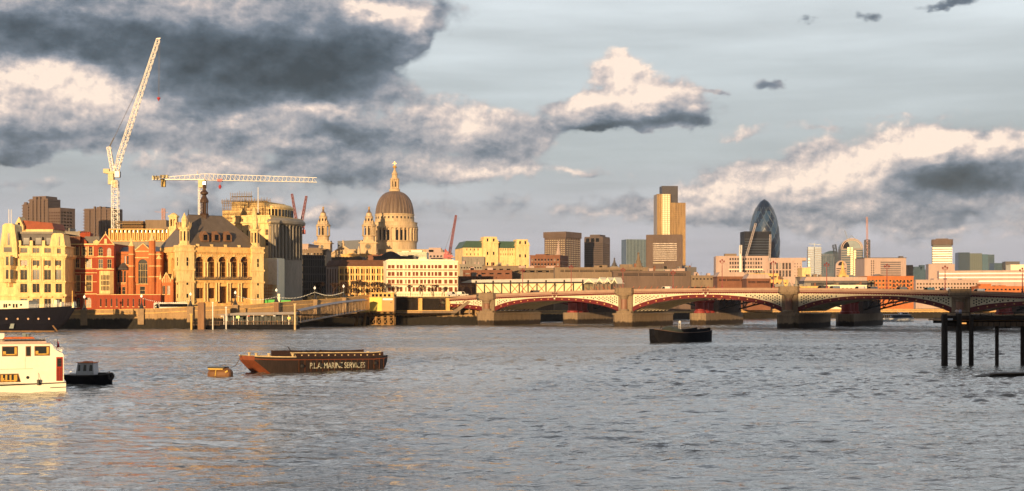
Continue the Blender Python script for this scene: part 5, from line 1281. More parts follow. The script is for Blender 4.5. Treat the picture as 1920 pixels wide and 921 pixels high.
for i in range(3):
    for p in (1676, 1686, 1694, 1703): bm = BM(); x = b.lx(p); box(bm, x - .9, x + .9, -1.2, -.02, b.z(530 + 7.6 * i), b.z(528 + 7.6 * i)); b.part('balcony', bm, DARK)
bm = BM(); slab(bm, [(b.lx(1640), b.z(519) + .5), (b.lx(1658), b.z(519) + .5), (b.lx(1649), b.z(514))], .5, 10); b.part('gable_roof', bm, SLATE)
# right-hand tower group
b = cityblock(1748, 1785, 463, 1900, 17, 40, mat('slate_blue_cladding', (.10, .11, .13), .5, .2, .1), 'square tower with glowing cream floor bands and overhanging grey top'); bands(b, mat('cream_glow_band', (.85, .68, .42), .35, .12, .1, emit=(1, .72, .35, .12)), 8, 463, 499, fill=.5, right=False, out=.3);  # faint emission on the bands stands in for reflected sun
for i in range(8): bm = BM(); zt = b.z(465 + 4.5 * i); box(bm, b.W - .05, b.W + .3, 1, 39, zt - 1.8, zt); b.part('side_band', bm, BTG)
bm = BM(); prism(bm, [(-1, 1), (2, -1.5), (b.W - 1, -1.5), (b.W + 1.5, 1), (b.W + 1.5, 39), (b.W - 1, 41), (2, 41), (-1, 39)], b.z(459), b.z(449)); box(bm, 5, b.W - 5, 6, 34, b.z(449), b.z(447)); b.part('overhanging_top', bm, CONCB)
bm = BM(); box(bm, .5, b.W - .5, .5, 39, b.z(463), b.z(459)); b.part('shadow_gap', bm, DARK)
for px0, px1, t, m_, lab in ((1797, 1818, 473.5, mat('deep_teal_glass', (.018, .045, .085), .25), 'dark teal glass block right of the banded tower'), (1818, 1841, 475, mat('olive_glass', (.09, .115, .11), .3), 'olive green glass block with concave top'), (1842, 1852, 477, mat('pale_teal_glass', (.05, .12, .18), .25), 'narrow pale teal glass block'), (1852, 1864, 477.5, BTG, 'blue-grey glass block at the end of the teal group')):
    b = cityblock(px0, px1, t, 2200, 6, 24, m_, lab); fins(b, m_, 6, t, 510, .4, .5)
block(1864, 1888, 494, 2000, 20, BTG, 'low blue roofed block right of the teal glass group'); block(1885, 1912, 491, 1980, 20, SLATE, 'low slate-blue wedge-roofed block at the far right', 8)
block(1741, 1790, 496, 1400, 22, CONCP, 'pinkish podium below the banded tower', 10)
b = Bld('long_terraced_offices', 1760, 1150, 2010, 1120, 30, 'long low pink offices with three dark window strips at the far right'); b.shell(b.z(507), [], [], [], [CONCP], z0=5); bands(b, mat('grey_strip_glass', ()), 3, 509, 531, fill=.34, right=False)
b = block(1717, 1835, 526, 900, 18, CONCP, 'low pink riverside terrace with small windows and roof dormers', 0, 2, 20, (STONE2, GLASS, None, 1, 1, .2), y0=529, y1=543, rt=[(1755, 1762, 522), (1780, 1786, 521), (1808, 1816, 522)])
block(1835, 1960, 538, 880, 14, BRICK2, 'low orange brick sheds behind the right end of the bridge', 0, 1, 16, y0=540, y1=546, rt=[(1842, 1862, 532), (1870, 1876, 535), (1880, 1890, 535)])
block(1712, 1745, 506, 1900, 20, BTG, 'hazy blue roofs left of the pinkish podium', 0, rt=[(1716, 1730, 500), (1728, 1736, 497)])
block(1895, 1960, 497, 1500, 14, WHITE, 'small white roofed block at the right edge above the terraced offices')
# ---- roofs between the station and the far banks
ROOFS = [(862, 905, 497, 760, GREY_OR_SHADE, 'grey roofs below the white exchange', 8), (868, 960, 508, 720, BRICKD, 'long brown roof with skylights left of the station', 6), (905, 975, 500, 745, CONC, 'flat pale concrete roof below the white exchange', 5),
         (960, 1110, 504, 740, CONC, 'long flat concrete deck with dark strip glazing behind the station canopy', 10), (1040, 1215, 503, 700, CONC, 'wide brown concrete deck behind the white tents', 0), (860, 930, 520, 660, BRICKD, 'dark red brick shed at the left end of the station', 0),
         (1150, 1295, 510, 690, CONCB, 'curved brown concrete building behind the second arch', 0), (1215, 1262, 506, 800, GREY_OR_SHADE, 'small grey roofs before the gridded slab tower', 4), (1270, 1302, 505, 860, CONCP, 'pink block with dark roof plant right of the gridded slab', 3),
         (1296, 1345, 518, 800, CONC, 'row of arched windows in a tan warehouse', 7), (1345, 1400, 520, 760, BRICKD, 'red brick warehouse with pale pitched roof', 0), (1400, 1445, 524, 740, BRICKD, 'second red brick warehouse with pale pitched roof', 0),
         (1405, 1460, 514, 1100, STONE, 'ornate stone facade in front of the pink office slab', 5), (1445, 1478, 526, 790, STONE, 'tan gabled warehouse with square windows', 4), (1500, 1560, 520, 1000, CONC, 'low pale roofs right of the pink slabs', 6),
         (1508, 1640, 528, 860, SLATE, 'long dark roofed wharf building', 0), (1552, 1625, 536, 850, WHITE, 'white painted riverside pavilion', 9), (1478, 1556, 538, 840, STONE, 'low gabled boathouses with orange walls', 5), (1300, 1500, 540, 780, BRICKD, 'long dark brick quay building behind the second arch', 12)]
for px0, px1, t, D, m_, lab, nc in ROOFS:
    b = block(px0, px1, t, D, 16, m_, lab, 0, 1 if nc else 0, nc, y0=t + 2.5, y1=t + 8)
    if nc == 0 or nc > 9:
        for q in (3.2, 5.6): 
            bm = BM(); box(bm, b.W * .06, b.W * .94, -.12, .1, b.z(t + q + 1.2), b.z(t + q)); b.part('strip_window', bm, GLASS)
        bm = BM()
        for q in range(int(b.W / 4)): box(bm, q * 4 + 1, q * 4 + 1.5, -.25, .02, b.z(t + 8), b.z(t + 2)) if q % 2 else box(bm, q * 4 + 1, q * 4 + 3, -.35, .02, b.z(t + 2.4), b.z(t + 1.6))
        b.part('piers', bm, m_)
    if 'pitched roof' in lab or 'wharf' in lab:
        bm = BM(); slab(bm, [(0, b.z(t) + .52), (b.W, b.z(t) + .52), (b.W - 1.5, b.z(t) + 3.0), (1.5, b.z(t) + 3.0)], .5, 15); b.part('pitched_roof', bm, CONCP)
    else:
        bm = BM(); w = b.W
        for q in range(3): x = w * random.uniform(.08, .8); box(bm, x, x + w * random.uniform(.05, .14), 3, 9, b.z(t) + .51, b.z(t) + random.uniform(1.2, 2.6))
        b.part('roof_plant', bm, random.choice((CONC, GREY_OR_SHADE, CONCP)))
    for q in range(3):
        bm = BM(); x = b.W * random.uniform(.05, .95); H_ = random.uniform(1.5, 4.5); bar(bm, (x, 3, b.z(t) + .4), (x, 3, b.z(t) + H_), .09, n=4); bar(bm, (x - .5, 3, b.z(t) + H_ * .8), (x + .5, 3, b.z(t) + H_ * .8), .05, n=3); b.part('aerial', bm, SLATE)
    bm = BM(); x = b.W * random.uniform(.1, .9); box(bm, x, x + 1.2, 5, 6.2, b.z(t) + .4, b.z(t) + 2.6); b.part('chimney', bm, BRICKD)
b = Bld('dark_pumping_house', 1288, 838, 1306, 838, 10, 'tiny dark rooftop house with pale lights right of the gold tower'); b.shell(b.z(501), [], [], [], [SLATE], z0=5)

# ================================================================ THE ROAD BRIDGE
BA = Vector((X(919, 545), 545)); BU = Vector((1, -.58)).normalized(); BN = Vector((-BU.y, BU.x))
BANG = math.atan2(BU.y, BU.x)
br = thing('road_bridge', (BA.x, BA.y, 0), BANG, 'dark red and cream iron arch road bridge on granite piers', 'bridge')
def bt(px, y=0.0):
    A = BA + BN * y; k = (px - 960) / F
    return (k * A.y - A.x) / (BU.x - k * BU.y)
def bD(t, y=0.0): return BA.y + BU.y * t + BU.x * y
T_ = [bt(917), bt(1174), bt(1482), bt(1802)]
T_ = [T_[0] - 60] + T_ + [T_[3] + 58, T_[3] + 112]
def deck(t):                                       # top of the parapet
    u = (t - T_[1]) / (T_[4] - T_[1]); return 12.75 + 5.1 * u * (1 - u) * 1.35 + .75 * u
BW = 33.0; HP = 4.1
def arch_z(t, ta, tb, zs, zc):
    u = (t - ta) / (tb - ta) * 2 - 1; return zc - (zc - zs) * (1 - math.sqrt(max(0, 1 - .78 * u * u))) / (1 - math.sqrt(1 - .78))
for i in range(len(T_) - 1):
    ta, tb = T_[i] + HP - 1.2, T_[i + 1] - HP + 1.2
    if i == 0: ta = T_[0] + 2
    if i == 0:
        pass
    tm = (ta + tb) / 2; zs, zc = 6.0, deck(tm) - 3.5; N = 40
    ts = [ta + (tb - ta) * k / N for k in range(N + 1)]
    lo = [arch_z(t, ta, tb, zs, zc) for t in ts]; TH = lambda k: 1.15 + .55 * abs(k / N * 2 - 1) ** 1.5
    bm = BM()
    for k in range(N):
        v = [(ts[k], lo[k]), (ts[k + 1], lo[k + 1]), (ts[k + 1], lo[k + 1] + TH(k + 1)), (ts[k], lo[k] + TH(k))]
        slab(bm, v, -.35, .45)
    # flanges and studs
    for k in range(N):
        for dz in (0, TH(k)): bar(bm, (ts[k], -.4, lo[k] + dz * .98), (ts[k + 1], -.4, lo[k + 1] + TH(k + 1) * .98 * (dz > 0)), .12, n=4)
    rim = new_obj('arch_rim', bm, BRRED, br)
    for k in range(1, 18):
        t = ta + (tb - ta) * k / 18; z0 = arch_z(t, ta, tb, zs, zc) + TH(k * N / 18) * .5; bm = BM()
        box(bm, t - .2, t + .2, -.55, -.351, z0 - .2, z0 + .2); new_obj('stud', bm, STONE, rim)
    # lattice spandrels: real holes in a cream plate
    bm = BM(); P = .85; n = int((tb - ta) / P); P = (tb - ta) / n
    for k in range(n):
        a, c = ta + k * P, ta + (k + 1) * P
        top = deck((a + c) / 2) - 2.25
        fa = arch_z(a, ta, tb, zs, zc) + TH(k * N / n) * .9; fc = arch_z(c, ta, tb, zs, zc) + TH((k + 1) * N / n) * .9
        base = max(fa, fc)
        q = top - .22 - (.46 if k % 2 else 0); h = .50; zprev = top; m = .17
        if k in (0, n - 1): q = -99
        while q - h > base + .25:
            face(bm, [(a, 0, q), (c, 0, q), (c, 0, zprev), (a, 0, zprev)])
            face(bm, [(a, 0, q - h), (a + m, 0, q - h), (a + m, 0, q), (a, 0, q)]); face(bm, [(c - m, 0, q - h), (c, 0, q - h), (c, 0, q), (c - m, 0, q)])
            for xx, s in ((a + m, 1), (c - m, -1)): face(bm, [(xx, 0, q - h), (xx, .25, q - h), (xx, .25, q), (xx, 0, q)][::s])
            face(bm, [(a + m, 0, q - h), (c - m, 0, q - h), (c - m, .25, q - h), (a + m, .25, q - h)])
            zprev = q - h; q -= .92
        if zprev > base - 3: face(bm, [(a, 0, fa), (c, 0, fc), (c, 0, zprev), (a, 0, zprev)])
    new_obj('spandrel', bm, BRCREAM, br)
    bm = BM()
    for k in range(N):
        face(bm, [(ts[k], .9, lo[k] + .6), (ts[k + 1], .9, lo[k + 1] + .6), (ts[k + 1], .9, deck(ts[k + 1]) - 2), (ts[k], .9, deck(ts[k]) - 2)])
    new_obj('inner_girder', bm, DARK, br)
    # cream mouldings, arcaded red frieze, pink stone parapet
    bm = BM(); bm2 = BM(); bm3 = BM(); M_ = 24
    tt = [T_[i] + (HP - 1.1 if i else 0) + (T_[i + 1] - T_[i] - 2 * HP + 2.2) * k / M_ for k in range(M_ + 1)]
    def run(bmx, d0, d1, y0, y1):
        for k in range(M_): slab(bmx, [(tt[k], deck(tt[k]) + d0), (tt[k + 1], deck(tt[k + 1]) + d0), (tt[k + 1], deck(tt[k + 1]) + d1), (tt[k], deck(tt[k]) + d1)], y0, y1)
    run(bm, -.95, 0, -.55, .25); run(bm, -1.25, -.95, -.8, .2); run(bm, -.001, .16, -.65, .35)
    new_obj('parapet', bm, BRPINK, br)
    run(bm2, -1.75, -1.25, -.28, .2); run(bm2, -1.05, -.8, -.62, -.551)
    na = int((tt[-1] - tt[0]) / .9)
    for k in range(na):
        t = tt[0] + (tt[-1] - tt[0]) * (k + .5) / na; box(bm2, t - .22, t + .22, -.62, -.28, deck(t) - 1.9, deck(t) - 1.26)
    new_obj('frieze', bm2, BRRED, br)
    run(bm3, -2.3, -2.0, -.3, .12); run(bm3, -2.0, -1.75, -.16, .12)
    new_obj('moulding', bm3, BRCREAM, br)
    # underside: plate between and ribs below
    bm = BM()
    for k in range(N): face(bm, [(ts[k], .5, lo[k] + 1.0), (ts[k], BW, lo[k] + 1.0), (ts[k + 1], BW, lo[k + 1] + 1.0), (ts[k + 1], .5, lo[k + 1] + 1.0)])
    new_obj('soffit', bm, mat('soffit_paint', (.66, .48, .22), .6, .2, .5, .3), br)
    for r_ in range(1, 10):
        y = .5 + (BW - .6) * r_ / 9 ; bm = BM()
        for k in range(N): slab(bm, [(ts[k], lo[k]), (ts[k + 1], lo[k + 1]), (ts[k + 1], lo[k + 1] + 1.0), (ts[k], lo[k] + 1.0)], y - .18, y + .18)
        new_obj('arch_rib', bm, BRCREAM, br)
    # road deck and far parapet
    bm = BM()
    for k in range(M_):
        a, c = tt[k], tt[k + 1]
        if k == 0: a = T_[i]
        if k == M_ - 1: c = T_[i + 1]
        za, zc_ = deck(a) - 1.1, deck(c) - 1.1
        slab(bm, [(a, za - .9), (c, zc_ - .9), (c, zc_), (a, za)], .26, BW - .26)
        slab(bm, [(a, za - 1.5), (c, zc_ - 1.5), (c, zc_ + 1.1), (a, za + 1.1)], BW - .2, BW + .2)
    new_obj('deck', bm, ASPH, br)
GRAN = mat('red_granite', (.24, .12, .075), .35, .2, .5, .2)
for i in range(1, len(T_) - 1):
    t = T_[i]; z1 = deck(t) + .5
    bm = BM()
    plan = lambda w, y0, y1, c=1.2: [(t - w + c, y0), (t + w - c, y0), (t + w, y0 + c), (t + w, y1), (t - w, y1), (t - w, y0 + c)]
    prism(bm, plan(HP, -4.2, BW + 4), -3, 4.6); prism(bm, plan(HP + .35, -4.5, BW + 4.3), 4.6, 5.3)
    pier = new_obj('pier', bm, PIERST, br)
    bm = BM(); prism(bm, plan(HP - 1.1, -1.2, .3, .3), 5.3, z1 - 2.6)
    prism(bm, plan(HP - .9, -3.6, .3, 1), 5.3, 6.1)
    prism(bm, plan(HP - .7, -3.7, -.9, 1), z1 - 2.6, z1 - 1.9); prism(bm, plan(HP - .3, -4.1, -.7, 1), z1 - 1.9, z1 - 1.3); prism(bm, plan(HP - .5, -3.9, -.7, 1), z1 - 1.3, z1)
    prism(bm, plan(HP - .3, -4.1, -.7, 1), z1, z1 + .22)
    new_obj('pier_head', bm, PIERST, pier)
    bm = BM(); lathe(bm, [(1.75, 6.1), (1.75, 6.7), (1.35, 6.9), (1.3, z1 - 4.2)], 16, t, -2.0); new_obj('column', bm, GRAN, pier)
    bm = BM(); lathe(bm, [(1.35, z1 - 4.2), (1.6, z1 - 3.9), (1.5, z1 - 3.6), (2.0, z1 - 2.9), (2.1, z1 - 2.6)], 16, t, -2.0); new_obj('capital', bm, PIERST, pier); bm = BM(); lathe(bm, [(2.0, 6.1), (2.0, 6.5), (1.7, 6.9)], 16, t, -2.0); new_obj('column_base', bm, PIERST, pier)
# lamps: three-headed red posts along the near parapet
def bridge_lamp(px, ly=.1, ztop=497):
    t = bt(px, ly); z0 = deck(t) + .16; H = Z(ztop, bD(t, ly)) - z0
    p = BA + BU * t + BN * ly
    return p, z0, H
def make_lamp(p, z0, H, label):
    s = thing('street_lamp', (p.x, p.y, z0), BANG, label, 'street lamp', 'red lamp posts along the road bridge')
    bm = BM(); lathe(bm, [(.42, 0), (.34, .5), (.2, .7), (.17, 1.6), (.13, H * .8)], 8); bar(bm, (0, 0, H * .8), (0, 0, H - .5), .09); new_obj('post', bm, mat('lamp_red_paint', (.22, .03, .025), .5, .15), s)
    bm = BM(); bar(bm, (-.75, 0, H - 1.3), (.75, 0, H - 1.3), .08); bar(bm, (-.75, 0, H - 1.3), (-.75, 0, H - 1.0), .07); bar(bm, (.75, 0, H - 1.3), (.75, 0, H - 1.0), .07); new_obj('arm', bm, mat('lamp_red_paint', ()), s)
    bm = BM()
    for x, z in ((0, H - .5), (-.75, H - 1.0), (.75, H - 1.0)):
        bm = BM(); lathe(bm, [(.16, z - .02), (.3, z + .32), (.33, z + .5), (.1, z + .68), (.03, z + .8)], 8, x, 0); new_obj('lantern', bm, mat('lamp_red_paint', ()), s)
    return s
for px, zt, lab in ((980, 504, 'red lamp post on the bridge before the left half of the cream station panels'), (1071, 498, 'red lamp post on the bridge by the right end of the cream station panels'), (1168, 503, 'red lamp post just right of the white tents, beside the first big pier'),
                    (1262, 508, 'red lamp post under the golden tower'), (1354, 487, 'red lamp post in front of the blank end of the long pink slab'), (1450, 490, 'red lamp post in front of the lower gridded pink slab'), (1550, 493, 'red lamp post in front of the low steel atrium block'),
                    (1663, 496, 'red lamp post in front of the orange brick flats'), (1772, 499, 'red lamp post below the glowing banded tower'), (1917, 503, 'red lamp post at the right edge of the picture')):
    p, z0, H = bridge_lamp(px, .1, zt); make_lamp(p, z0, H, lab)
# the knot of red lamps hung over the arch crowns
for px in (1042, 1325):
    t = bt(px); p = BA + BU * t - BN * .9
    s = thing('hanging_signal', (p.x, p.y, deck(t) - 2.8), BANG, 'cluster of red navigation lamps hung over the ' + ('left' if px < 1100 else 'second') + ' arch crown', 'signal')
    bm = BM(); bar(bm, (0, 0, 0), (0, 0, 3.1), .1); bar(bm, (-.9, 0, 2.2), (.9, 0, 2.2), .09); bar(bm, (-.9, 0, .9), (.9, 0, .9), .09); new_obj('bracket', bm, BRRED, s)
    for x, z in ((-.9, 2.2), (.9, 2.2), (-.9, .9), (.9, .9), (0, 0)):
        bm = BM(); lathe(bm, [(.1, z - .3), (.34, z - .15), (.34, z + .2), (.1, z + .35)], 8, x, -.15); new_obj('lamp_head', bm, BRRED if z > 1 else WHITE, s)
# decorated pier parapet finials over the third pier
for k, (dx, h) in enumerate(((-2.6, 2.6), (0, 1.6), (2.6, 3.0), (5.8, 1.2))):
    t = T_[3] + dx; p = BA + BU * t - BN * 1.2; s = thing('stone_finial', (p.x, p.y, deck(t) + .72), BANG, ('left tall', 'middle low', 'right tallest', 'small outer')[k] + ' dark stone finial on the third bridge pier', 'finial')
    bm = BM(); lathe(bm, [(.9, 0), (.75, .4), (.45, .5), (.5, h * .6), (.25, h * .8), (.05, h)], 8); new_obj('shaft', bm, GREY_OR_SHADE, s)

# steps at the left end of the bridge
s = thing('riverside_steps', (X(870, 552), 552, 0), 0, 'concrete stair flight climbing from the quay to the left end of the bridge', 'stairs')
bm = BM(); zq = lambda q: Z(q, 552); xq = lambda p: X(p, 552) - X(870, 552)
slab(bm, [(xq(846), zq(590)), (xq(852), zq(590)), (xq(890), zq(561)), (xq(905), zq(559)), (xq(905), zq(556.5)), (xq(888), zq(557)), (xq(846), zq(585))], -2, 1.5); new_obj('flight', bm, CONC, s)
bm = BM(); bar(bm, (xq(846), -2, zq(581)), (xq(888), -2, zq(552.5)), .12); bar(bm, (xq(888), -2, zq(552.5)), (xq(905), -2, zq(552)), .12)
for i in range(8): x = 846 + i * 6; bar(bm, (xq(x), -2, zq(581 - i * 4.1)), (xq(x), -2, zq(586 - i * 4.1)), .06)
new_obj('handrail', bm, WOOD, s)
bm = BM(); box(bm, xq(862) - .3, xq(862) + .3, -1, 1, 4.5, zq(581)); box(bm, xq(880) - .3, xq(880) + .3, -1, 1, 4.5, zq(568)); new_obj('support', bm, CONC, s)

# ================================================================ RAILWAY BRIDGE BEHIND
rb = thing('railway_bridge', (BA.x, BA.y, 0), BANG, 'dark iron railway bridge behind the road bridge with red column clusters below', 'bridge')
RY0, RY1 = 46, 92
OLDRED = mat('old_red_column_paint', (.26, .028, .022), .6, .25, .6, .3, streak=True)
for i in range(1, 6):
    t = T_[i] + 5
    if i == 1: t = bt(1075, 50)
    if i == 2: t = bt(1310, 48)
    if i == 3: t = bt(1584, 47)
    bm = BM(); prism(bm, [(t - 3.6, RY0 + 1), (t - 2.4, RY0), (t + 2.4, RY0), (t + 3.6, RY0 + 1), (t + 3.6, RY1), (t - 3.6, RY1)], -3, 5.0 if i < 4 else 4.5); pr = new_obj('pier', bm, PIERST, rb)
    for k in range(3):
        bm = BM(); y = RY0 + 3.2 + k * 5.2
        lathe(bm, [(2.5, 5.0), (2.5, 5.8), (2.0, 6.1), (1.9, 9.2), (2.5, 9.8), (2.5, 10.3)], 16, t, y); new_obj('iron_column', bm, OLDRED, pr)
    bm = BM(); box(bm, t - 2.6, t + 2.6, RY0 + 18, RY1, 5, 10.6); new_obj('pier_wall', bm, CONCB, pr)
tr = [bt(905, 62), bt(1075, 50), bt(1310, 48), bt(1584, 47), T_[4] + 5, T_[5] + 5]
for j, (a, c) in enumerate(zip(tr, tr[1:])):
    if j == 0: a = a - 10
    for y in (RY0 + 20, RY1 - 2):
        bm = BM(); n = 14
        A_ = [(a + (c - a) * k / n, 5.8 + 5.4 * math.sin(math.pi * k / n)) for k in range(n + 1)]
        for k in range(n):
            p, q = A_[k], A_[k + 1]
            bar(bm, (p[0], y, p[1]), (q[0], y, q[1]), .45); bar(bm, (p[0], y, 12.2), (q[0], y, 12.2), .4)
            bar(bm, (p[0], y, p[1]), (q[0], y, 12.2), .22); bar(bm, (p[0], y, p[1]), (p[0], y, 12.2), .25)
        new_obj('truss_arch', bm, DARK if j else BRRED, rb)
bm = BM(); x0_, x1_ = tr[0] - 30, tr[-1]
box(bm, x0_, x1_, RY0 + 18, RY1, 12.3, 13.4); new_obj('deck', bm, DARK, rb)
# parapet with raking struts, seen above the road bridge
bm = BM(); ta, tb = bt(1093, 60), bt(1345, 60)
box(bm, ta, tb, 60, 60.4, 13.4, 14.4); new_obj('parapet', bm, BRCREAM, rb)
bm = BM(); n = 22
for k in range(n):
    t = ta + (tb - ta) * k / n; d = (1 if k > n * .35 else -1) * 2.0; bar(bm, (t, 59.8, 14.0), (t + d, 59.8, 16.6), .14, n=4)
for k in range(n + 1): t = ta + (tb - ta) * k / n; bar(bm, (t, 59.9, 13.4), (t, 59.9, 15.2), .1)
new_obj('raking_struts', bm, mat('rust_red_paint', (.40, .10, .04), .6), rb)
# station canopy box
SY = 60.0; st = thing('railway_station', (BA.x, BA.y, 0), BANG, 'long cream panelled station building with dark cross bracing and pale roof on the railway bridge', 'station')
sa, sb = bt(893, SY), bt(1093, SY)
sz = lambda q, t: Z(q, bD(t, SY))
z0s, z1s = 13.42, sz(532, sa)
bm = BM(); box(bm, sa, sb, SY, SY + 10, z0s, z1s); new_obj('panelled_wall', bm, mat('cream_panel', (.80, .70, .42), .6, .08, .3, .1), st)
n = 12
bm = BM()
for k in range(n + 1): t = sa + (sb - sa) * k / n; box(bm, t - .22, t + .22, SY - .5, SY - .02, z0s - .6, z1s + (1.4 if k % 2 == 0 else .2))
box(bm, sa - .3, sb + .3, SY - .45, SY - .01, z1s - .15, z1s + .5); box(bm, sa - .3, sb + .3, SY - .45, SY - .01, z0s - .5, z0s + .4); new_obj('frame', bm, DARK, st)
bm = BM()
for k in range(n):
    a, c = sa + (sb - sa) * k / n, sa + (sb - sa) * (k + 1) / n
    if k < 8: bar(bm, (a, SY - .25, z1s - .2), (c + (1 if k < 4 else 0), SY - .25, z0s - (1.2 if k < 4 else 0)), .16)
    if k >= 4: bar(bm, (c, SY - .25, z1s - .2), (a, SY - .25, z0s), .16)
new_obj('cross_bracing', bm, mat('rust_red_paint', ()), st)
bm = BM(); zr = sz(525, sa); slab(bm, [(sa - 9, zr - 1.2), (sb + 12, zr - 1.7), (sb + 14, zr - .6), (sb, zr + .3), (sa - 4, zr + .1)], SY + .5, SY + 14); new_obj('roof', bm, mat('pale_zinc_roof', (.55, .50, .46), .5, .12, .3, .2), st)
bm = BM(); box(bm, sa - 5, sb + 4, SY + 2, SY + 12, z1s, zr - 1.71); new_obj('clerestory', bm, CONC, st)
# white peaked canopies
for k, (p, w) in enumerate(((1104, 13), (1124, 8), (1139, 8), (1152, 7))):
    D = bD(bt(p, SY), SY); s = thing('peaked_canopy', (X(p, D), D, 0), BANG, ('widest white peaked tent canopy beside the cream station', 'white peaked tent canopy with highest tip, second beside the station', 'third white peaked canopy of the station row', 'last and smallest white peaked canopy, next to the pier')[k], 'canopy', 'white peaked canopies by the station')
    r = w * D / F; zt, zb = Z(520 + (k == 0) * 2, D), Z(532, D); bm = BM()
    n = 8; pr = [(-r, zb)] + [(-r * (1 - i / n), zb + (zt - zb) * (.35 * math.sin(math.pi / 2 * i / n) + .65 * (i / n) ** 2)) for i in range(1, n)] + [(0, zt)] + [(r * i / n, zb + (zt - zb) * (.35 * math.sin(math.pi / 2 * (1 - i / n)) + .65 * (1 - i / n) ** 2)) for i in range(1, n)] + [(r, zb)]
    inner = [(x * .82, zb + (z_ - zb) * .62) for x, z_ in pr]
    for (a, c, d_, e_) in zip(pr, pr[1:], inner, inner[1:]): slab(bm, [d_, e_, c, a], 0, 7)
    new_obj('membrane', bm, WHITE, s)
    bm = BM()
    for x in (-r * .9, 0, r * .9): bar(bm, (x, .3, 13.4), (x, .3, zb), .14)
    bar(bm, (-r * .9, .3, zb), (r * .9, .3, zb), .12); new_obj('frame', bm, DARK, s)

# ================================================================ CRANES
# luffing crane
D = 600; q = lambda px, py: Vector((X(px, D), D, Z(py, D)))
base = q(216, 470); cr = thing('luffing_crane', (base.x, D, 5), 0, 'tall white luffing crane with a steeply raised lattice jib', 'crane')
o_ = Vector((base.x, D, 5)); P_ = lambda px, py, dy=0: q(px, py) - o_ + Vector((0, dy, 0))
bm = BM(); lattice(bm, P_(217, 600), P_(216, 340), 2.7, 34, .18, .10); new_obj('mast', bm, STEELW, cr)
bm = BM(); bar(bm, P_(216, 352), P_(216, 338), 1.3, n=8); box(bm, P_(199, 0).x, P_(224, 0).x, -1.6, 1.6, P_(0, 326).z, P_(0, 322).z); box(bm, P_(204, 0).x, P_(214, 0).x, -1.3, 1.3, P_(0, 346).z, P_(0, 326).z); box(bm, P_(195, 0).x, P_(206, 0).x, -1.3, 1.3, P_(0, 325).z, P_(0, 317).z)
for px in (196, 200, 206, 224): bar(bm, P_(px, 322), P_(px, 317), .08)
bar(bm, P_(196, 317), P_(210, 317), .06); new_obj('machinery_deck', bm, mat('cream_machinery', (.62, .50, .28), .6, .2, .8, .3), cr)
bm = BM(); box(bm, P_(217, 0).x, P_(226, 0).x, -1.8, .5, P_(0, 333).z, P_(0, 322).z); new_obj('cab', bm, mat('dull_blue_glass', ()), cr)
bm = BM(); lattice(bm, P_(212, 322), P_(204, 276), 1.5, 7, .18, .1); bar(bm, P_(218, 322), P_(205, 277), .15); new_obj('a_frame', bm, STEELW, cr)
bm = BM(); lattice(bm, P_(219, 322), P_(226, 290), 1.4, 4, .2, .12, w2=2.2); lattice(bm, P_(226, 290), P_(297, 74), 2.1, 36, .15, .085, w2=1.4); bar(bm, P_(293, 73), P_(301, 72), .35); new_obj('jib', bm, STEELW, cr)
bm = BM(); bar(bm, P_(205, 276), P_(214, 258), .28); bar(bm, P_(214, 258), P_(271, 138), .06); bar(bm, P_(205, 276, .8), P_(271, 138, .8), .05); new_obj('pendant_lines', bm, SLATE, cr)
bm = BM(); bar(bm, P_(297, 76), P_(297, 182), .06); bar(bm, P_(300, 76), P_(298, 182), .06); new_obj('hoist_rope', bm, SLATE, cr)
bm = BM(); x, z_ = P_(297.5, 0).x, P_(0, 182).z; lathe(bm, [(.1, z_), (.75, z_ - .2), (.8, z_ - .8), (.3, z_ - 1.4), (.1, z_ - 1.9)], 8, x, 0); new_obj('hook_block', bm, STEELR, cr)
# flat-top hammerhead crane
D = 640; base = q(380, 400); o_ = Vector((base.x, D, 5)); cr = thing('hammerhead_crane', tuple(o_), 0, 'white flat-topped hammerhead crane with long horizontal jib and yellow counterweight', 'crane')
bm = BM(); lattice(bm, P_(379, 600), P_(379, 350), 3.0, 34, .18, .10); new_obj('mast', bm, STEELW, cr)
bm = BM(); box(bm, P_(373, 0).x, P_(386, 0).x, -1.8, 1.8, P_(0, 352).z, P_(0, 338).z); box(bm, P_(383, 0).x, P_(387, 0).x, -2.2, 0, P_(0, 351).z, P_(0, 342).z, 1); new_obj('slewing_cab', bm, [mat('cream_machinery', ()), GLASS], cr)
bm = BM()
def warren(bm, p0, p1, h0, h1, n, r):
    a = P_(*p0); c = P_(*p1)
    for s in (-.9, .9):
        lo = [a + (c - a) * i / n + Vector((0, s, 0)) for i in range(n + 1)]; hi = [lo[i] + Vector((0, -s * .8, (h0 + (h1 - h0) * i / n) * D / F)) for i in range(n + 1)]
        bar(bm, lo[0], lo[-1], r)
        for i in range(n):
            bar(bm, lo[i], hi[i], r * .6, n=3); bar(bm, hi[i], lo[i + 1], r * .6, n=3)
    bar(bm, a + Vector((0, 0, h0 * D / F)), c + Vector((0, 0, h1 * D / F)), r)
    for i in range(n): bar(bm, a + (c - a) * i / n + Vector((0, -.9, 0)), a + (c - a) * (i + 1) / n + Vector((0, .9, 0)), r * .5, n=3)
warren(bm, (384, 338), (594, 342), 12, 8.5, 26, .17); new_obj('jib', bm, STEELW, cr)
bm = BM(); warren(bm, (299, 336), (384, 338), 3, 12, 9, .16); box(bm, P_(286, 0).x, P_(384, 0).x, -1.2, 1.2, P_(0, 338).z, P_(0, 336.4).z); new_obj('counter_jib', bm, STEELW, cr)
bm = BM(); box(bm, P_(303, 0).x, P_(310, 0).x, -1.2, 1.2, P_(0, 350.5).z, P_(0, 336).z); new_obj('counterweight', bm, mat('yellow_ballast', (.62, .42, .12), .7), cr)
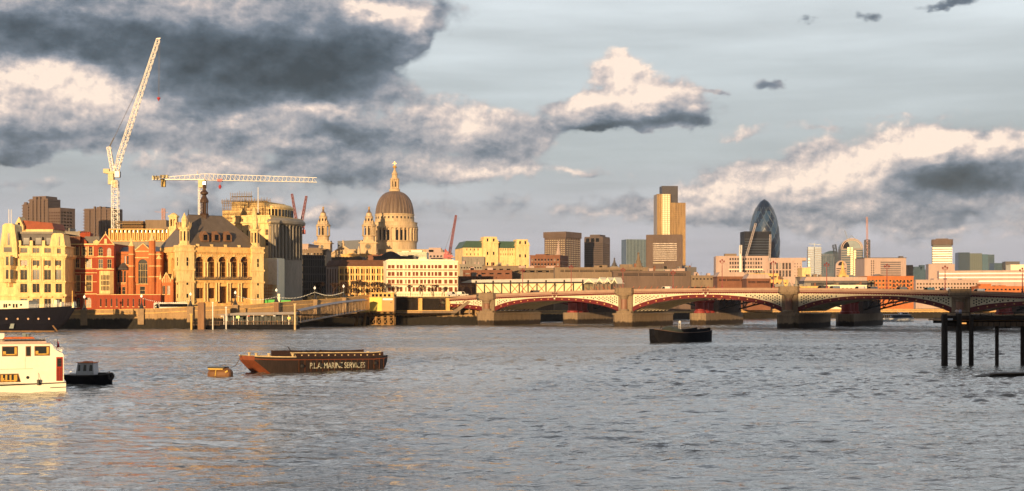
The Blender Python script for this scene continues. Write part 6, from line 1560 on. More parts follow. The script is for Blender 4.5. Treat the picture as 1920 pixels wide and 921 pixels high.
bm = BM(); box(bm, P_(286, 0).x, P_(298, 0).x, -1, 1, P_(0, 336).z, P_(0, 330).z); box(bm, P_(301, 0).x, P_(315, 0).x, -1.1, 1.1, P_(0, 334).z, P_(0, 328.5).z); bar(bm, P_(370, 327), P_(370, 320), .12); new_obj('winch_house', bm, mat('cream_machinery', ()), cr)
bm = BM(); box(bm, P_(408, 0).x, P_(417, 0).x, -1.1, 1.1, P_(0, 340.5).z, P_(0, 336).z); new_obj('trolley', bm, STEELR, cr)
bm = BM(); bar(bm, P_(412.5, 340), P_(412.5, 347), .1); x, z_ = P_(412.5, 0).x, P_(0, 346).z; lathe(bm, [(.1, z_), (.7, z_ - .6), (.8, z_ - 1.2), (.5, z_ - 1.9), (.1, z_ - 2.2)], 8, x, 0); new_obj('hook_block', bm, STEELR, cr)
# small red luffing cranes far behind
def redcrane(px, D, pb, tip, label, aft, sz=1.0):
    global o_
    q2 = lambda a, b_: Vector((X(a, D), D, Z(b_, D))); o2 = Vector((X(px, D), D, 5)); P2 = lambda a, b_: q2(a, b_) - o2
    s = thing('red_crane', tuple(o2), 0, label, 'crane', 'distant red luffing cranes')
    bm = BM(); lattice(bm, P2(px, 600), P2(px, pb), 2.4 * sz, 26, .3, .18); new_obj('mast', bm, STEELR, s)
    bm = BM(); m_ = 4.5 * sz; box(bm, P2(px - 6, 0).x, P2(px + 6, 0).x, -1.5, 1.5, P2(0, pb).z, P2(0, pb - m_).z); bar(bm, P2(px, pb - m_), P2(px + aft * 8, pb - 18 * sz), .8); bar(bm, P2(px + aft * 6, pb), P2(px + aft * 8, pb - 18 * sz), .7); box(bm, P2(px + aft * 7, 0).x - 1.3, P2(px + aft * 7, 0).x + 1.3, -1.4, 1.4, P2(0, pb + 2).z, P2(0, pb - 6).z); new_obj('machinery', bm, STEELR, s)
    bm = BM(); lattice(bm, P2(px, pb - m_), P2(*tip), 2.0 * sz, 20, .3, .2, w2=1.4 * sz); new_obj('jib', bm, mat('dark_red_steel', (.20, .05, .06), .6), s)
    bm = BM(); bar(bm, P2(px + aft * 8, pb - 18 * sz), P2(tip[0], tip[1] + 6), .12); new_obj('pendant_line', bm, SLATE, s)
redcrane(559.5, 1000, 441, (547.5, 364), 'red crane with its jib leaning left, crossing behind its twin', -1, .9)
redcrane(562.5, 1010, 437, (574.5, 368), 'red crane with its jib leaning right, in front of its twin', 1, .9)
redcrane(842.5, 900, 482, (855, 404), 'single red luffing crane standing between the cathedral and the green-roofed exchange', -1, .8)

# ================================================================ BOATS
def hull(bm, L, beam, top, fw, bot=lambda t: -.4, n=24, mi=0, mi_bottom=None, flare=.82, deck=None, mi_deck=None):
    """hull along +x, centred on y; top(t), fw(t) half-width factor, bot(t) bottom height"""
    S = []
    for i in range(n + 1):
        t = i / n; w = beam / 2 * fw(t); x = L * t; zt, zb = top(t), bot(t)
        S.append([(x, -w, zt), (x, -w * flare, zb), (x, w * flare, zb), (x, w, zt)])
    mb = mi if mi_bottom is None else mi_bottom
    for A, B in zip(S, S[1:]):
        face(bm, [A[1], B[1], B[0], A[0]], mi); face(bm, [A[3], B[3], B[2], A[2]], mi); face(bm, [A[2], B[2], B[1], A[1]], mb)
        if deck is None: face(bm, [A[0], B[0], B[3], A[3]], mi if mi_deck is None else mi_deck)
    face(bm, S[0], mb); face(bm, S[-1][::-1], mi)
def text_mesh(s, size, extrude=.01):
    cu = bpy.data.curves.new('lettering', 'FONT'); cu.body = s; cu.size = size; cu.extrude = extrude
    o = bpy.data.objects.new('tmp', cu); COL.objects.link(o); dg = bpy.context.evaluated_depsgraph_get()
    me = bpy.data.meshes.new_from_object(o.evaluated_get(dg)); bpy.data.objects.remove(o); return me
def settle(b, d):
    """move a boat back so that its near side lies on the traced line"""
    b.root.location.x += -b.u.y * d; b.root.location.y += b.u.x * d
RUST = mat('rusty_hull', (.022, .0115, .008), .7, .5, .5, .6, streak=True)
RUSTO = mat('orange_rust', (.22, .055, .016), .75, .25, .8, .5, streak=True)
DKBR = mat('dark_brown_planks', (.14, .075, .03), .8, .4, .9, .5, streak=True)

# ---- open cargo barge with lettering
b = Bld('cargo_barge', 463, 180, 711, 196, 6.2, 'rusty open cargo barge with worn white lettering along its side', cat='barge'); L = b.W; b.root.location.z = 0
bt_ = lambda t: 2.35 - .55 * t + .12 * max(0, 1 - t * 5) ** 2 + .45 * max(0, t - .85) * 3
fw_ = lambda t: .62 + .38 * min(1, t / .26) ** .7 if t < .26 else (1 - .35 * max(0, (t - .88) / .12) ** 2)
bm = BM(); hull(bm, L, 6.2, bt_, fw_, lambda t: max(-.4, 1.9 * (1 - t / .10)) if t < .12 else (-.4 if t < .93 else -.4 + 1.5 * (t - .93) / .07), 40, 0, 1, .97, deck=True)
for k in range(40):                                     # hollow hold: deck margin and floor
    t0, t1 = k / 40, (k + 1) / 40; w0, w1 = 3.1 * fw_(t0), 3.1 * fw_(t1)
    if .24 < t0 < .95:
        for s in (-1, 1): face(bm, [(L * t0, s * w0, bt_(t0)), (L * t1, s * w1, bt_(t1)), (L * t1, s * (w1 - .7), bt_(t1)), (L * t0, s * (w0 - .7), bt_(t0))], 0)
    else: face(bm, [(L * t0, -w0, bt_(t0)), (L * t1, -w1, bt_(t1)), (L * t1, w1, bt_(t1)), (L * t0, w0, bt_(t0))], 2)
face(bm, [(L * .24, -2.5, .4), (L * .96, -2.5, .4), (L * .96, 2.5, .4), (L * .24, 2.5, .4)], 2)
b.part('hull', bm, [RUST, RUSTO, DKBR])
for s in (-1, 1):
    bm = BM(); y = s * 2.35
    for k in range(28):
        t0, t1 = .24 + .71 * k / 28, .24 + .71 * (k + 1) / 28; up_ = .55 + (.25 if s > 0 else 0)
        slab(bm, [(L * t0, bt_(t0) - 1.6), (L * t1, bt_(t1) - 1.6), (L * t1, bt_(t1) + up_), (L * t0, bt_(t0) + up_)], y - .1, y + .1)
    b.part('coaming', bm, mat('brown_coaming', (.035, .014, .010), .8, .4, .6, .4))
bm = BM()
for k in range(28):
    t0, t1 = .24 + .69 * k / 28, .24 + .69 * (k + 1) / 28; bar(bm, (L * t0, -2.4, bt_(t0) + .6), (L * t1, -2.4, bt_(t1) + .6), .09)
for k in range(12):
    t0, t1 = .26 * k / 12, .26 * (k + 1) / 12; bar(bm, (L * t0, -3.1 * fw_(t0), bt_(t0) + .05), (L * t1, -3.1 * fw_(t1), bt_(t1) + .05), .1); bar(bm, (L * t0, 3.1 * fw_(t0), bt_(t0) + .05), (L * t1, 3.1 * fw_(t1), bt_(t1) + .05), .1)
b.part('rubbing_rail', bm, mat('bleached_rail', (.62, .47, .26), .8, .3, 1, .4))
bm = BM()
for k in range(40): bar(bm, (L * k / 40, -3.12 * fw_(k / 40), bt_(k / 40) - .35), (L * (k + 1) / 40, -3.12 * fw_((k + 1) / 40), bt_((k + 1) / 40) - .35), .07)
b.part('hull_strake', bm, RUSTO)
for t, y in ((.02, -1.6), (.05, 1.2), (.1, -1.9), (.25, -2.6), (.93, -1.6), (.96, 1.5)):
    bm = BM(); lathe(bm, [(.16, bt_(t)), (.16, bt_(t) + .35), (.26, bt_(t) + .4), (.24, bt_(t) + .5)], 8, L * t, y); b.part('bollard', bm, mat('bleached_rail', ()))
for k in range(14):
    t = .27 + .65 * k / 13; bm = BM(); box(bm, L * t - .09, L * t + .09, -2.52, -2.44, bt_(t) + .15, bt_(t) + .33); b.part('coaming_bolt', bm, mat('bleached_rail', ()))
bm = BM(); random.seed(3)
for k in range(26): a = Vector((L * random.uniform(.3, .52), random.uniform(-1.6, 1.8), 1.9 + random.random() * .7)); bar(bm, a, a + Vector((random.uniform(-1.6, 1.6), random.uniform(-.6, .6), random.uniform(-.1, .5))), .09)
bar(bm, (L * .34, 0, 2.2), (L * .29, 0, 3.6), .06); b.part('scrap_load', bm, RUST)
bm = BM()
for k in range(16):
    t = .28 + .66 * k / 15; box(bm, L * t - .035, L * t + .035, -3.1 * fw_(t) - .05, -3.1 * fw_(t) + .02, .1, bt_(t) - .4)
b.part('hull_seams', bm, mat('streaked_rust', (.10, .035, .014), .8, .5, 2))
for k in range(5):
    bm = BM(); t = .3 + .14 * k; lathe(bm, [(.1, .7), (.26, .8), (.26, 1.1), (.1, 1.2)], 8, L * t, -3.22); bar(bm, (L * t, -3.15, 1.2), (L * t, -3.05, bt_(t)), .03); b.part('tyre_fender', bm, DARK)
me = text_mesh('P.L.A. MARINE SERVICES', 1.16); me.materials.append(mat('worn_white_paint', (.10, .06, .04), .8, .3, .9, col2=(.95, .82, .60)))
o = bpy.data.objects.new('lettering', me); COL.objects.link(o); o.parent = b.root; o.location = (b.lx(580, -3.1), -3.16, bt_(.6) - 1.46); o.rotation_euler = (R(90), R(1.3), 0); o.scale = (.80, 1, 1)

# ---- mooring buoy and rope
D = 174; s = thing('mooring_buoy', (X(413, D), D, 0), R(-12), 'rusty barrel mooring buoy with black deck and yellow band', 'buoy')
bm = BM(); n = 16; Lb = 1.65
ring = lambda x, r: [bm.verts.new((x, r * math.cos(2 * math.pi * i / n), .25 + r * math.sin(2 * math.pi * i / n))) for i in range(n)]
rs = [ring(x, r) for x, r in ((-Lb, .35), (-Lb + .1, .62), (-Lb + .5, .84), (0, .93), (Lb - .5, .9), (Lb - .12, .68), (Lb, .35))]
for A, B in zip(rs, rs[1:]):
    for i in range(n): bm.faces.new([A[i], A[(i + 1) % n], B[(i + 1) % n], B[i]])
bm.faces.new(rs[0][::-1]); bm.faces.new(rs[-1]); new_obj('drum', bm, mat('buoy_rust', (.17, .075, .025), .6, .3, 1, .5), s)
bm = BM(); box(bm, -1.5, .9, -.75, .75, 1.08, 1.3); box(bm, -1.45, -1.2, -.7, .7, .9, 1.1); new_obj('top_deck', bm, DARK, s)
bm = BM(); box(bm, -1.4, .7, -.80, -.74, .95, 1.07); bar(bm, (-.3, -.98, .1), (-.2, -.9, .9), .06); bar(bm, (1.1, -.9, .6), (1.35, -.7, .8), .12); new_obj('yellow_band', bm, mat('yellow_paint', (.75, .50, .10), .6, .2, 2, .3), s)
s = thing('mooring_rope', (X(432, D), D, 1.2), 0, 'slack mooring rope from the barrel buoy to the barge bow', 'rope')
bm = BM(); a = Vector((0, 0, 0)); c = Vector((X(452, 181) - X(432, D), 7.0, 1.3)); pp = None
for k in range(11):
    f = k / 10; p = a.lerp(c, f) + Vector((0, 0, -.5 * math.sin(math.pi * f)))
    if pp is not None: bar(bm, pp, p, .05, n=5)
    pp = p
new_obj('rope', bm, WOOD, s)

# ---- white cabin boat, left edge
b = Bld('cabin_boat', -300, 137, 121.5, 145, 4.8, 'large cream white houseboat with square cabin windows and a red door at its stern', cat='boat'); L = b.W
P = lambda px, py: (b.lx(px), b.z(py, b.lx(px)))
CREAM = mat('cream_gelcoat', (.88, .84, .70), .35, .05, .3, .08)
bm = BM(); slab(bm, [P(-300, 726), P(-298, 720), P(121, 716.5), P(119, 668), P(117, 663), P(106, 656), P(101, 653), P(97, 645.5), P(-290, 645.5)][::1] if False else [(0, b.z(724, 0)), (L - .1, b.z(717, L)), P(119.5, 667), P(117.5, 663), P(106, 657), P(101, 653), P(97, 645.5), (.6, b.z(645, 0)), (.2, b.z(650, 0))], 0, 4.8)
b.part('superstructure', bm, CREAM)
bm = BM(); n = 24
def strip(bm, ya, yb, out, x0=0, x1=None, y1=None):
    x1 = x1 if x1 is not None else L + .12
    for k in range(n):
        a, c = x0 + (x1 - x0) * k / n, x0 + (x1 - x0) * (k + 1) / n
        f = lambda q0, q1, x: CAMZ - ((q0 + (q1 - q0) * max(0, (x / L - .7) / .3)) - HY) * b.D(x) / F
        slab(bm, [(a, f(yb[0], yb[1], a)), (c, f(yb[0], yb[1], c)), (c, f(ya[0], ya[1], c)), (a, f(ya[0], ya[1], a))], -out, y1 or 4.8 + out)
strip(bm, (720, 716), (741, 734), .12); b.part('hull', bm, CREAM)
bm = BM(); strip(bm, (721, 716.5), (724, 718.2), .2); strip(bm, (730, 725.2), (731, 726.6), .16, x0=b.lx(94), y1=.1); b.part('rubbing_strake', bm, mat('boat_black', (.02, .018, .02), .4))
bm = BM(); strip(bm, (741, 734), (752, 745), .10); b.part('boot_topping', bm, mat('antifouling_red', (.16, .012, .012), .5))
bm = BM(); box(bm, b.lx(47), b.lx(47.4), -.012, .01, P(47, 691)[1], P(47, 669)[1]); box(bm, b.lx(-40), b.lx(62), -.02, .01, P(20, 692.6)[1], P(20, 692)[1]); b.part('panel_seams', bm, mat('tan_seam', (.45, .25, .12), .6))
for p_ in (-60, 72):
    bm = BM(); x = b.lx(p_); lathe(bm, [(.05, .75), (.16, .8), (.17, 1.35), (.05, 1.4)], 8, x, -.32); bar(bm, (x, -.3, 1.4), (x, -.05, 2.1), .02); b.part('fender', bm, DARK)
WIN = mat('boat_window', (.03, .035, .04), .08); GOLDF = mat('sunlit_curtain', (.62, .36, .06), .6)
def bwin(x0, y0, x1, y1, kind='window', skew=0):
    bm = BM(); a = P(x0, y1); c = P(x1, y0)
    slab(bm, [(a[0] - .08, a[1] - .08), (c[0] + .08 + skew, a[1] - .08), (c[0] + .08, c[1] + .08), (a[0] - .08, c[1] + .08)], -.03, .05, 0)
    slab(bm, [(a[0], a[1]), (c[0] + skew, a[1]), (c[0], c[1]), (a[0], c[1])], -.045, .02, 1)
    w = c[0] - a[0]
    if w > 1.2:
        for q in ((.02, .22), (.82, .98)): slab(bm, [(a[0] + w * q[0], a[1] + .04), (a[0] + w * q[1], a[1] + .04), (a[0] + w * q[1], (a[1] + c[1]) / 2 if q[0] < .5 else c[1] - .05), (a[0] + w * q[0], (a[1] + c[1]) / 2 if q[0] < .5 else c[1] - .05)], -.055, 0, 2)
        slab(bm, [(a[0] + w * .02, a[1] + .04), (c[0] - w * .02, a[1] + .04), (c[0] - w * .02, a[1] + .16), (a[0] + w * .02, a[1] + .16)], -.055, 0, 2)
    b.part(kind, bm, [mat('bronze_frame', (.22, .09, .03), .5), WIN, GOLDF])
for x0 in (5, -45, -95, -145): bwin(x0, 650.5, x0 + 27, 667)
bwin(49.5, 650.5, 56.5, 667); bwin(66, 650, 92, 666)
for x0 in (1, -48, -98): bwin(x0, 702, x0 + 32, 716, skew=.25)
for k in range(4):
    bm = BM(); a = P(2 + k * 8, 715.5); c = P(5.5 + k * 8, 703); box(bm, a[0], c[0], -.06, -.03, a[1], c[1]); b.part('curtain', bm, GOLDF)
bm = BM(); x, z_ = P(52, 708); n_ = 14; slab(bm, [(x + .17 * math.cos(2 * math.pi * i / n_), z_ + .17 * math.sin(2 * math.pi * i / n_)) for i in range(n_)], -.04, .03); b.part('porthole', bm, WIN)
bm = BM(); a, c = P(105.5, 714.5), P(117.5, 669.5); box(bm, a[0], c[0], -.05, .05, a[1], c[1], 0); 
for k in range(4): x = a[0] + (c[0] - a[0]) * (k + .5) / 4; box(bm, x - .03, x + .03, -.07, 0, a[1] + .05, a[1] + (c[1] - a[1]) * .54, 1)
box(bm, a[0] + .1, c[0] - .12, -.065, 0, a[1] + (c[1] - a[1]) * .60, c[1] - .15, 2); 
for k in (1, 2): z_ = a[1] + (c[1] - a[1]) * (.60 + .13 * k); box(bm, a[0] + .3, c[0] - .12, -.08, 0, z_ - .02, z_ + .02, 1)
b.part('door', bm, [mat('varnished_red_door', (.34, .03, .012), .35, .2, 2), mat('dark_red_groove', (.10, .01, .008), .5), WIN])
bm = BM(); box(bm, .3, P(87, 640)[0], .6, 4.2, P(0, 645.5)[1], P(0, 641)[1]); box(bm, .2, P(95, 640)[0], -.05, 4.85, P(0, 645.5)[1] - .02, P(0, 644)[1]); b.part('roof_step', bm, mat('mauve_roof_paint', (.50, .36, .30), .6))
bm = BM()
for k in range(30): x = P(-120 + k * 7, 0)[0]; bar(bm, (x, .9, P(0, 641)[1]), (x, .9, P(0, 636.5)[1]), .03)
bar(bm, (P(-120, 0)[0], .9, P(0, 637)[1]), (P(86, 0)[0], .9, P(0, 637)[1]), .035); box(bm, P(-60, 0)[0], P(86, 0)[0], 1.4, 1.5, P(0, 641)[1], P(0, 638.5)[1]); b.part('roof_rail', bm, DARK)
bm = BM(); box(bm, P(5, 0)[0], P(66, 0)[0], 1.0, 3.0, P(0, 636.5)[1], P(0, 633)[1], top=(P(8, 0)[0], P(62, 0)[0], 1.2, 2.8)); b.part('orange_cover', bm, mat('orange_tarp', (.62, .16, .04), .8, .3, 2.5, .3, bump=.8))
bm = BM(); box(bm, P(-60, 0)[0], P(8, 0)[0], 1.4, 2.6, P(0, 641)[1], P(0, 626)[1]); b.part('roof_locker', bm, CREAM)
bm = BM(); box(bm, P(42, 0)[0], P(49, 0)[0], 1.6, 2.4, P(0, 633)[1], P(0, 626)[1]); lathe(bm, [(.3, P(0, 633)[1]), (.3, P(0, 629)[1]), (.4, P(0, 627)[1]), (.1, P(0, 625.5)[1])], 10, P(52, 0)[0], 2); b.part('roof_vent', bm, mat('zinc', ()))
bm = BM(); bar(bm, P(108.5, 657)[:1] + (2, P(0, 657)[1]), (P(109, 0)[0], 2, P(0, 637)[1]), .025); x, z_ = P(109, 639); 
v = [(x, 2, z_), (x + .12, 2.03, z_ - .3), (x + .22, 2.0, z_ - .75), (x - .1, 2.0, z_ - .9), (x - .02, 2, z_ - .4)]; face(bm, v, 1); face(bm, [(p[0], p[1] + .02, p[2]) for p in v[::-1]], 1); b.part('flag', bm, [DARK, mat('red_flag_cloth', (.40, .02, .03), .8)])
bm = BM(); box(bm, P(110, 0)[0], P(117, 0)[0], .4, 1.8, P(0, 662)[1], P(0, 657.5)[1]); b.part('stern_locker', bm, CREAM)

# ---- small work tug
b = Bld('small_tug', 118, 156, 204, 156, 2.8, 'small black workboat with white wheelhouse tied behind the houseboat', cat='boat'); L = b.W
s_ = F / 156
bm = BM(); hull(bm, L, 2.8, lambda t: 1.12 + .12 * (t - .4) ** 2 * 4, lambda t: .9 if t < .6 else .9 * max(.1, math.cos((t - .6) / .4 * 1.35)), n=20, flare=.8, mi_deck=1); b.part('hull', bm, [BLACK, mat('dull_deck', (.12, .09, .08), .8)])
bm = BM()
for k in range(20):
    t0, t1 = k / 20, (k + 1) / 20; f = lambda t: .9 if t < .6 else .9 * max(.1, math.cos((t - .6) / .4 * 1.35)); z0 = lambda t: 1.12 + .48 * (t - .4) ** 2
    for s in (-1, 1): bar(bm, (L * t0, s * 1.4 * f(t0), z0(t0)), (L * t1, s * 1.4 * f(t1), z0(t1)), .09)
b.part('rubber_fender', bm, DARK)
zz = lambda q: b.z(q)
x0, x1 = b.lx(140), b.lx(175); xt0, xt1 = b.lx(144), b.lx(173)
bm = BM(); box(bm, x0, x1, -1.0, 1.0, 1.0, zz(681), top=(xt0, xt1, -.9, .9)); b.part('wheelhouse', bm, mat('grey_white_paint', (.42, .44, .48), .5, .1, 1, .15))
for a, c in ((143, 149), (153, 160.5), (164, 175)):
    bm = BM(); slab(bm, [(b.lx(a) + .1, zz(696)), (b.lx(min(c, 172)), zz(696)), (b.lx(min(c, 171.5)), zz(684.5)), (b.lx(a) + .2, zz(684.5))], -.99, -.9); b.part('window', bm, WIN)
bm = BM(); box(bm, xt0 - .15, xt1 + .15, -1.05, 1.05, zz(681), zz(680)); box(bm, b.lx(151), b.lx(166), -.4, .4, zz(680), zz(678.3)); b.part('roof', bm, mat('orange_tarp', ()))
bm = BM()
for k in range(14):
    a0, a1 = 2 * math.pi * k / 14, 2 * math.pi * (k + 1) / 14; x, z_ = b.lx(205), zz(706)
    bar(bm, (x + .3 * math.cos(a0), -.5, z_ + .33 * math.sin(a0)), (x + .3 * math.cos(a1), -.5, z_ + .33 * math.sin(a1)), .13, n=6)
b.part('tyre_fender', bm, DARK)
bm = BM(); box(bm, b.lx(180), b.lx(195), -.5, .5, 1.1, 1.45); lathe(bm, [(.07, 1.1), (.07, 1.6)], 6, b.lx(199), 0); b.part('foredeck_gear', bm, DARK)

settle(b, 1.2)
# ---- dark lighter on the river
b = Bld('black_lighter', 1222, 312, 1324, 326, 5.4, 'black lighter with green tarpaulin heap moored alone before the bridge', cat='barge'); L = b.W; zz = lambda q: b.z(q)
tp = lambda t: 2.4 + 1.0 * max(0, 1 - t / .45) ** 1.6 + .5 * max(0, (t - .6) / .4) ** 2
fw2 = lambda t: .28 + .72 * min(1, t / .22) ** .6 if t < .22 else (1 if t < .85 else 1 - .3 * ((t - .85) / .15) ** 2)
bm = BM(); hull(bm, L, 5.4, tp, fw2, lambda t: -.4 + (2.2 * (1 - t / .06) if t < .06 else 0), 30, 0, None, .93, mi_deck=1); b.part('hull', bm, [BLACK, mat('dull_deck', ())])
for s in (-1, 1):
    bm = BM()
    for k in range(30): t0, t1 = k / 30, (k + 1) / 30; bar(bm, (L * t0, s * 2.7 * fw2(t0), tp(t0)), (L * t1, s * 2.7 * fw2(t1), tp(t1)), .1)
    b.part('gunwale', bm, mat('brown_gunwale', (.12, .07, .05), .7))
bm = BM(); 
for k in range(16):
    t0, t1 = .48 + .47 * k / 16, .48 + .47 * (k + 1) / 16
    for s in (-1, 1): slab(bm, [(L * t0, tp(t0)), (L * t1, tp(t1)), (L * t1, tp(t1) + .7), (L * t0, tp(t0) + .7)], s * 2.1 - .08, s * 2.1 + .08)
box(bm, L * .46, L * .48, -2.1, 2.1, 2, 3.2); b.part('coaming', bm, BLACK)
bm = BM(); rs = []
for k in range(9):
    f = k / 8; h = .15 + 1.5 * math.sin(math.pi * min(1, f * 1.1)) ** .8 * (1 + .12 * math.sin(9 * f)); rs.append([bm.verts.new((L * (.2 + .30 * f), 2.2 * math.cos(math.pi * j / 8) * .9, 2.5 + h * math.sin(math.pi * j / 8))) for j in range(9)])
for A, B in zip(rs, rs[1:]):
    for j in range(8): bm.faces.new([A[j], B[j], B[j + 1], A[j + 1]])
bm.faces.new(rs[0]); bm.faces.new(rs[-1][::-1]); b.part('tarpaulin', bm, mat('green_tarp', (.035, .04, .022), .7, .4, 1.5, .3, bump=.8))
bm = BM()
for x in (.49, .52): bar(bm, (L * x, 0, 2.4), (L * x, 0, 5.0), .06)
lathe(bm, [(.05, 4.6), (.3, 4.8), (.3, 5.1), (.05, 5.3)], 8, L * .505, 0); bar(bm, (L * .49, 0, 4.0), (L * .52, 0, 4.0), .05); b.part('signal_post', bm, STEELW)
bm = BM(); bar(bm, (L * .14, -1.2, 2.8), (L * .17, 0, 4.0), .07); bar(bm, (L * .2, 1.2, 2.8), (L * .17, 0, 4.0), .07); lathe(bm, [(.05, 3.9), (.22, 4.1), (.05, 4.3)], 8, L * .17, 0); b.part('tripod', bm, RUST)
bm = BM(); lathe(bm, [(.3, 2.6), (.3, 3.1)], 8, L * .24, -1); lathe(bm, [(.3, 2.6), (.3, 3.2)], 8, L * .95, .8); b.part('bollard', bm, BLACK)

# ---- black ship with white deckhouse at the far left
b = Bld('moored_ship', -260, 432, 133, 430, 11, 'black hulled moored ship with white deckhouse below the pale stone office', cat='ship'); L = b.W; zz = lambda q: b.z(q)
tp3 = lambda t: zz(580) + (zz(573.5) - zz(580)) * max(0, (t - .55) / .45) ** 2
f3 = lambda t: 1 if t < .72 else max(.04, 1 - ((t - .72) / .28) ** 2.2)
bm = BM()
S = []
for i in range(41):
    t = i / 40; w = 5.5 * f3(t); x = L * t; zt = tp3(t); rake = 7.5 * max(0, (t - .8) / .2) ** 2
    S.append([(x, -w, zt), (x - rake * .5, -w * .85, 2.5), (x - rake, -w * .6, -.5), (x - rake, w * .6, -.5), (x - rake * .5, w * .85, 2.5), (x, w, zt)])
for A, B in zip(S, S[1:]):
    for j in range(5): face(bm, [A[j], A[j + 1], B[j + 1], B[j]][::-1], 0)
    face(bm, [A[0], B[0], B[5], A[5]], 1)
face(bm, S[0]); face(bm, S[-1]); b.part('hull', bm, [mat('navy_hull', (.006, .006, .013), .8, .3, .5, .3, spec=.12), mat('dull_deck', ())])
bm = BM(); xa, xb = b.lx(-90), b.lx(50); box(bm, xa, xb, -3.9, 3.5, tp3(.6), zz(564)); box(bm, xa, xb + .4, -4.1, 3.7, zz(564), zz(563.3)); b.part('deckhouse', bm, WHITE)
for p0, p1, t_, q in ((3, 6, 570, 577), (7, 10, 570, 577), (20.5, 24, 570, 577), (26, 29.5, 570, 577), (12.5, 16.5, 570, 573.5), (34, 38, 570, 573.5), (-20, -16, 570, 577), (-34, -30, 570, 577)):
    bm = BM(); box(bm, b.lx(p0), b.lx(p1), -3.98, -3.9, zz(q), zz(t_)); b.part('door' if q > 575 else 'window', bm, GLASS)
bm = BM()
for k in range(30): x = b.lx(50) + (L - b.lx(50) - 1) * k / 29; t = x / L; bar(bm, (x, -5.4 * f3(t), tp3(t)), (x, -5.4 * f3(t), tp3(t) + 1.1), .05)
for k in range(29):
    x, x2 = (b.lx(50) + (L - b.lx(50) - 1) * q / 29 for q in (k, k + 1))
    for h in (.6, 1.1): bar(bm, (x, -5.4 * f3(x / L), tp3(x / L) + h), (x2, -5.4 * f3(x2 / L), tp3(x2 / L) + h), .04)
b.part('guard_rail', bm, STEELW)
for p, t_, m_ in ((88.5, 560, STEELW), (126.5, 545, mat('varnished_mast', (.75, .45, .12), .5))): bm = BM(); x = b.lx(p); bar(bm, (x, -1, tp3(x / L)), (x, -1, zz(t_)), .16, n=6); b.part('mast', bm, m_)
for p0, p1, h in ((92, 101, 2.2), (127.5, 133, 1.6), (103, 110, 1.5)): bm = BM(); box(bm, b.lx(p0), b.lx(p1) - .3, -2, 1, tp3(.95) - .4, tp3(.95) + h, top=(b.lx(p0) + .3, b.lx(p1) - .5, -1.6, .6)); b.part('deck_gear', bm, WHITE)
for p in (12, 33, 52, 70, 88, -10, -30): bm = BM(); lathe(bm, [(.35, 0), (.35, .12)], 10); o = b.part('porthole', bm, mat('brass_porthole', (.30, .14, .05), .4)); o.rotation_euler = (R(90), 0, 0); o.location = (b.lx(p), -5.25 * f3(b.lx(p) / L), zz(598))
bm = BM(); x = b.lx(22); box(bm, x - .9, x + .5, -5.3, -5.05, zz(616), zz(607), top=(x - .3, x + .9, -5.5, -5.2)); b.part('anchor', bm, mat('zinc', ()))
settle(b, 5.4)
s = thing('mooring_pontoon', (X(-40, 421), 421, 0), 0, 'low timber pontoon along the waterline of the black ship', 'pontoon')
bm = BM(); box(bm, -20, X(105, 421) - X(-40, 421), -1.5, 1.5, -.3, .55); new_obj('deck', bm, WOOD, s)
bm = BM(); bar(bm, (X(99, 421) - X(-40, 421), 0, 2.2), (X(108, 421) - X(-40, 421), 0, .2), .3); new_obj('boom', bm, WOOD, s)

# ---- passenger boat seen through the third arch
b = Bld('passenger_boat', 1651, 640, 1713, 640, 5, 'white glazed passenger boat beyond the third bridge arch', cat='boat'); L = b.W; zz = lambda q: b.z(q)
GW = mat('cool_white_paint', (.62, .66, .72), .4, .1, .6)
bm = BM(); hull(bm, L, 5, lambda t: 1.6 + .5 * t, lambda t: 1 if t < .7 else max(.1, 1 - ((t - .7) / .3) ** 2)); b.part('hull', bm, GW)
bm = BM(); slab(bm, [(L * .3, 1.7), (L * .94, 2.0), (L * .86, 3.3), (L * .34, 3.3)], -2, 2); b.part('saloon', bm, mat('dull_blue_glass', ()))
bm = BM(); box(bm, L * .02, L * .9, -2.2, 2.2, 3.3, 3.55); box(bm, L * .6, L * .82, -1.3, 1.3, 3.55, 4.5); bar(bm, (L * .55, 0, 3.5), (L * .5, 0, 5.5), .1)
for k in range(5): bar(bm, (L * (.03 + .06 * k), -2.1, 1.7), (L * (.03 + .06 * k), -2.1, 3.3), .07)
b.part('roof', bm, GW)
bm = BM(); box(bm, L * .64, L * .8, -1.34, 1.34, 3.75, 4.3); b.part('bridge_window', bm, GLASS)

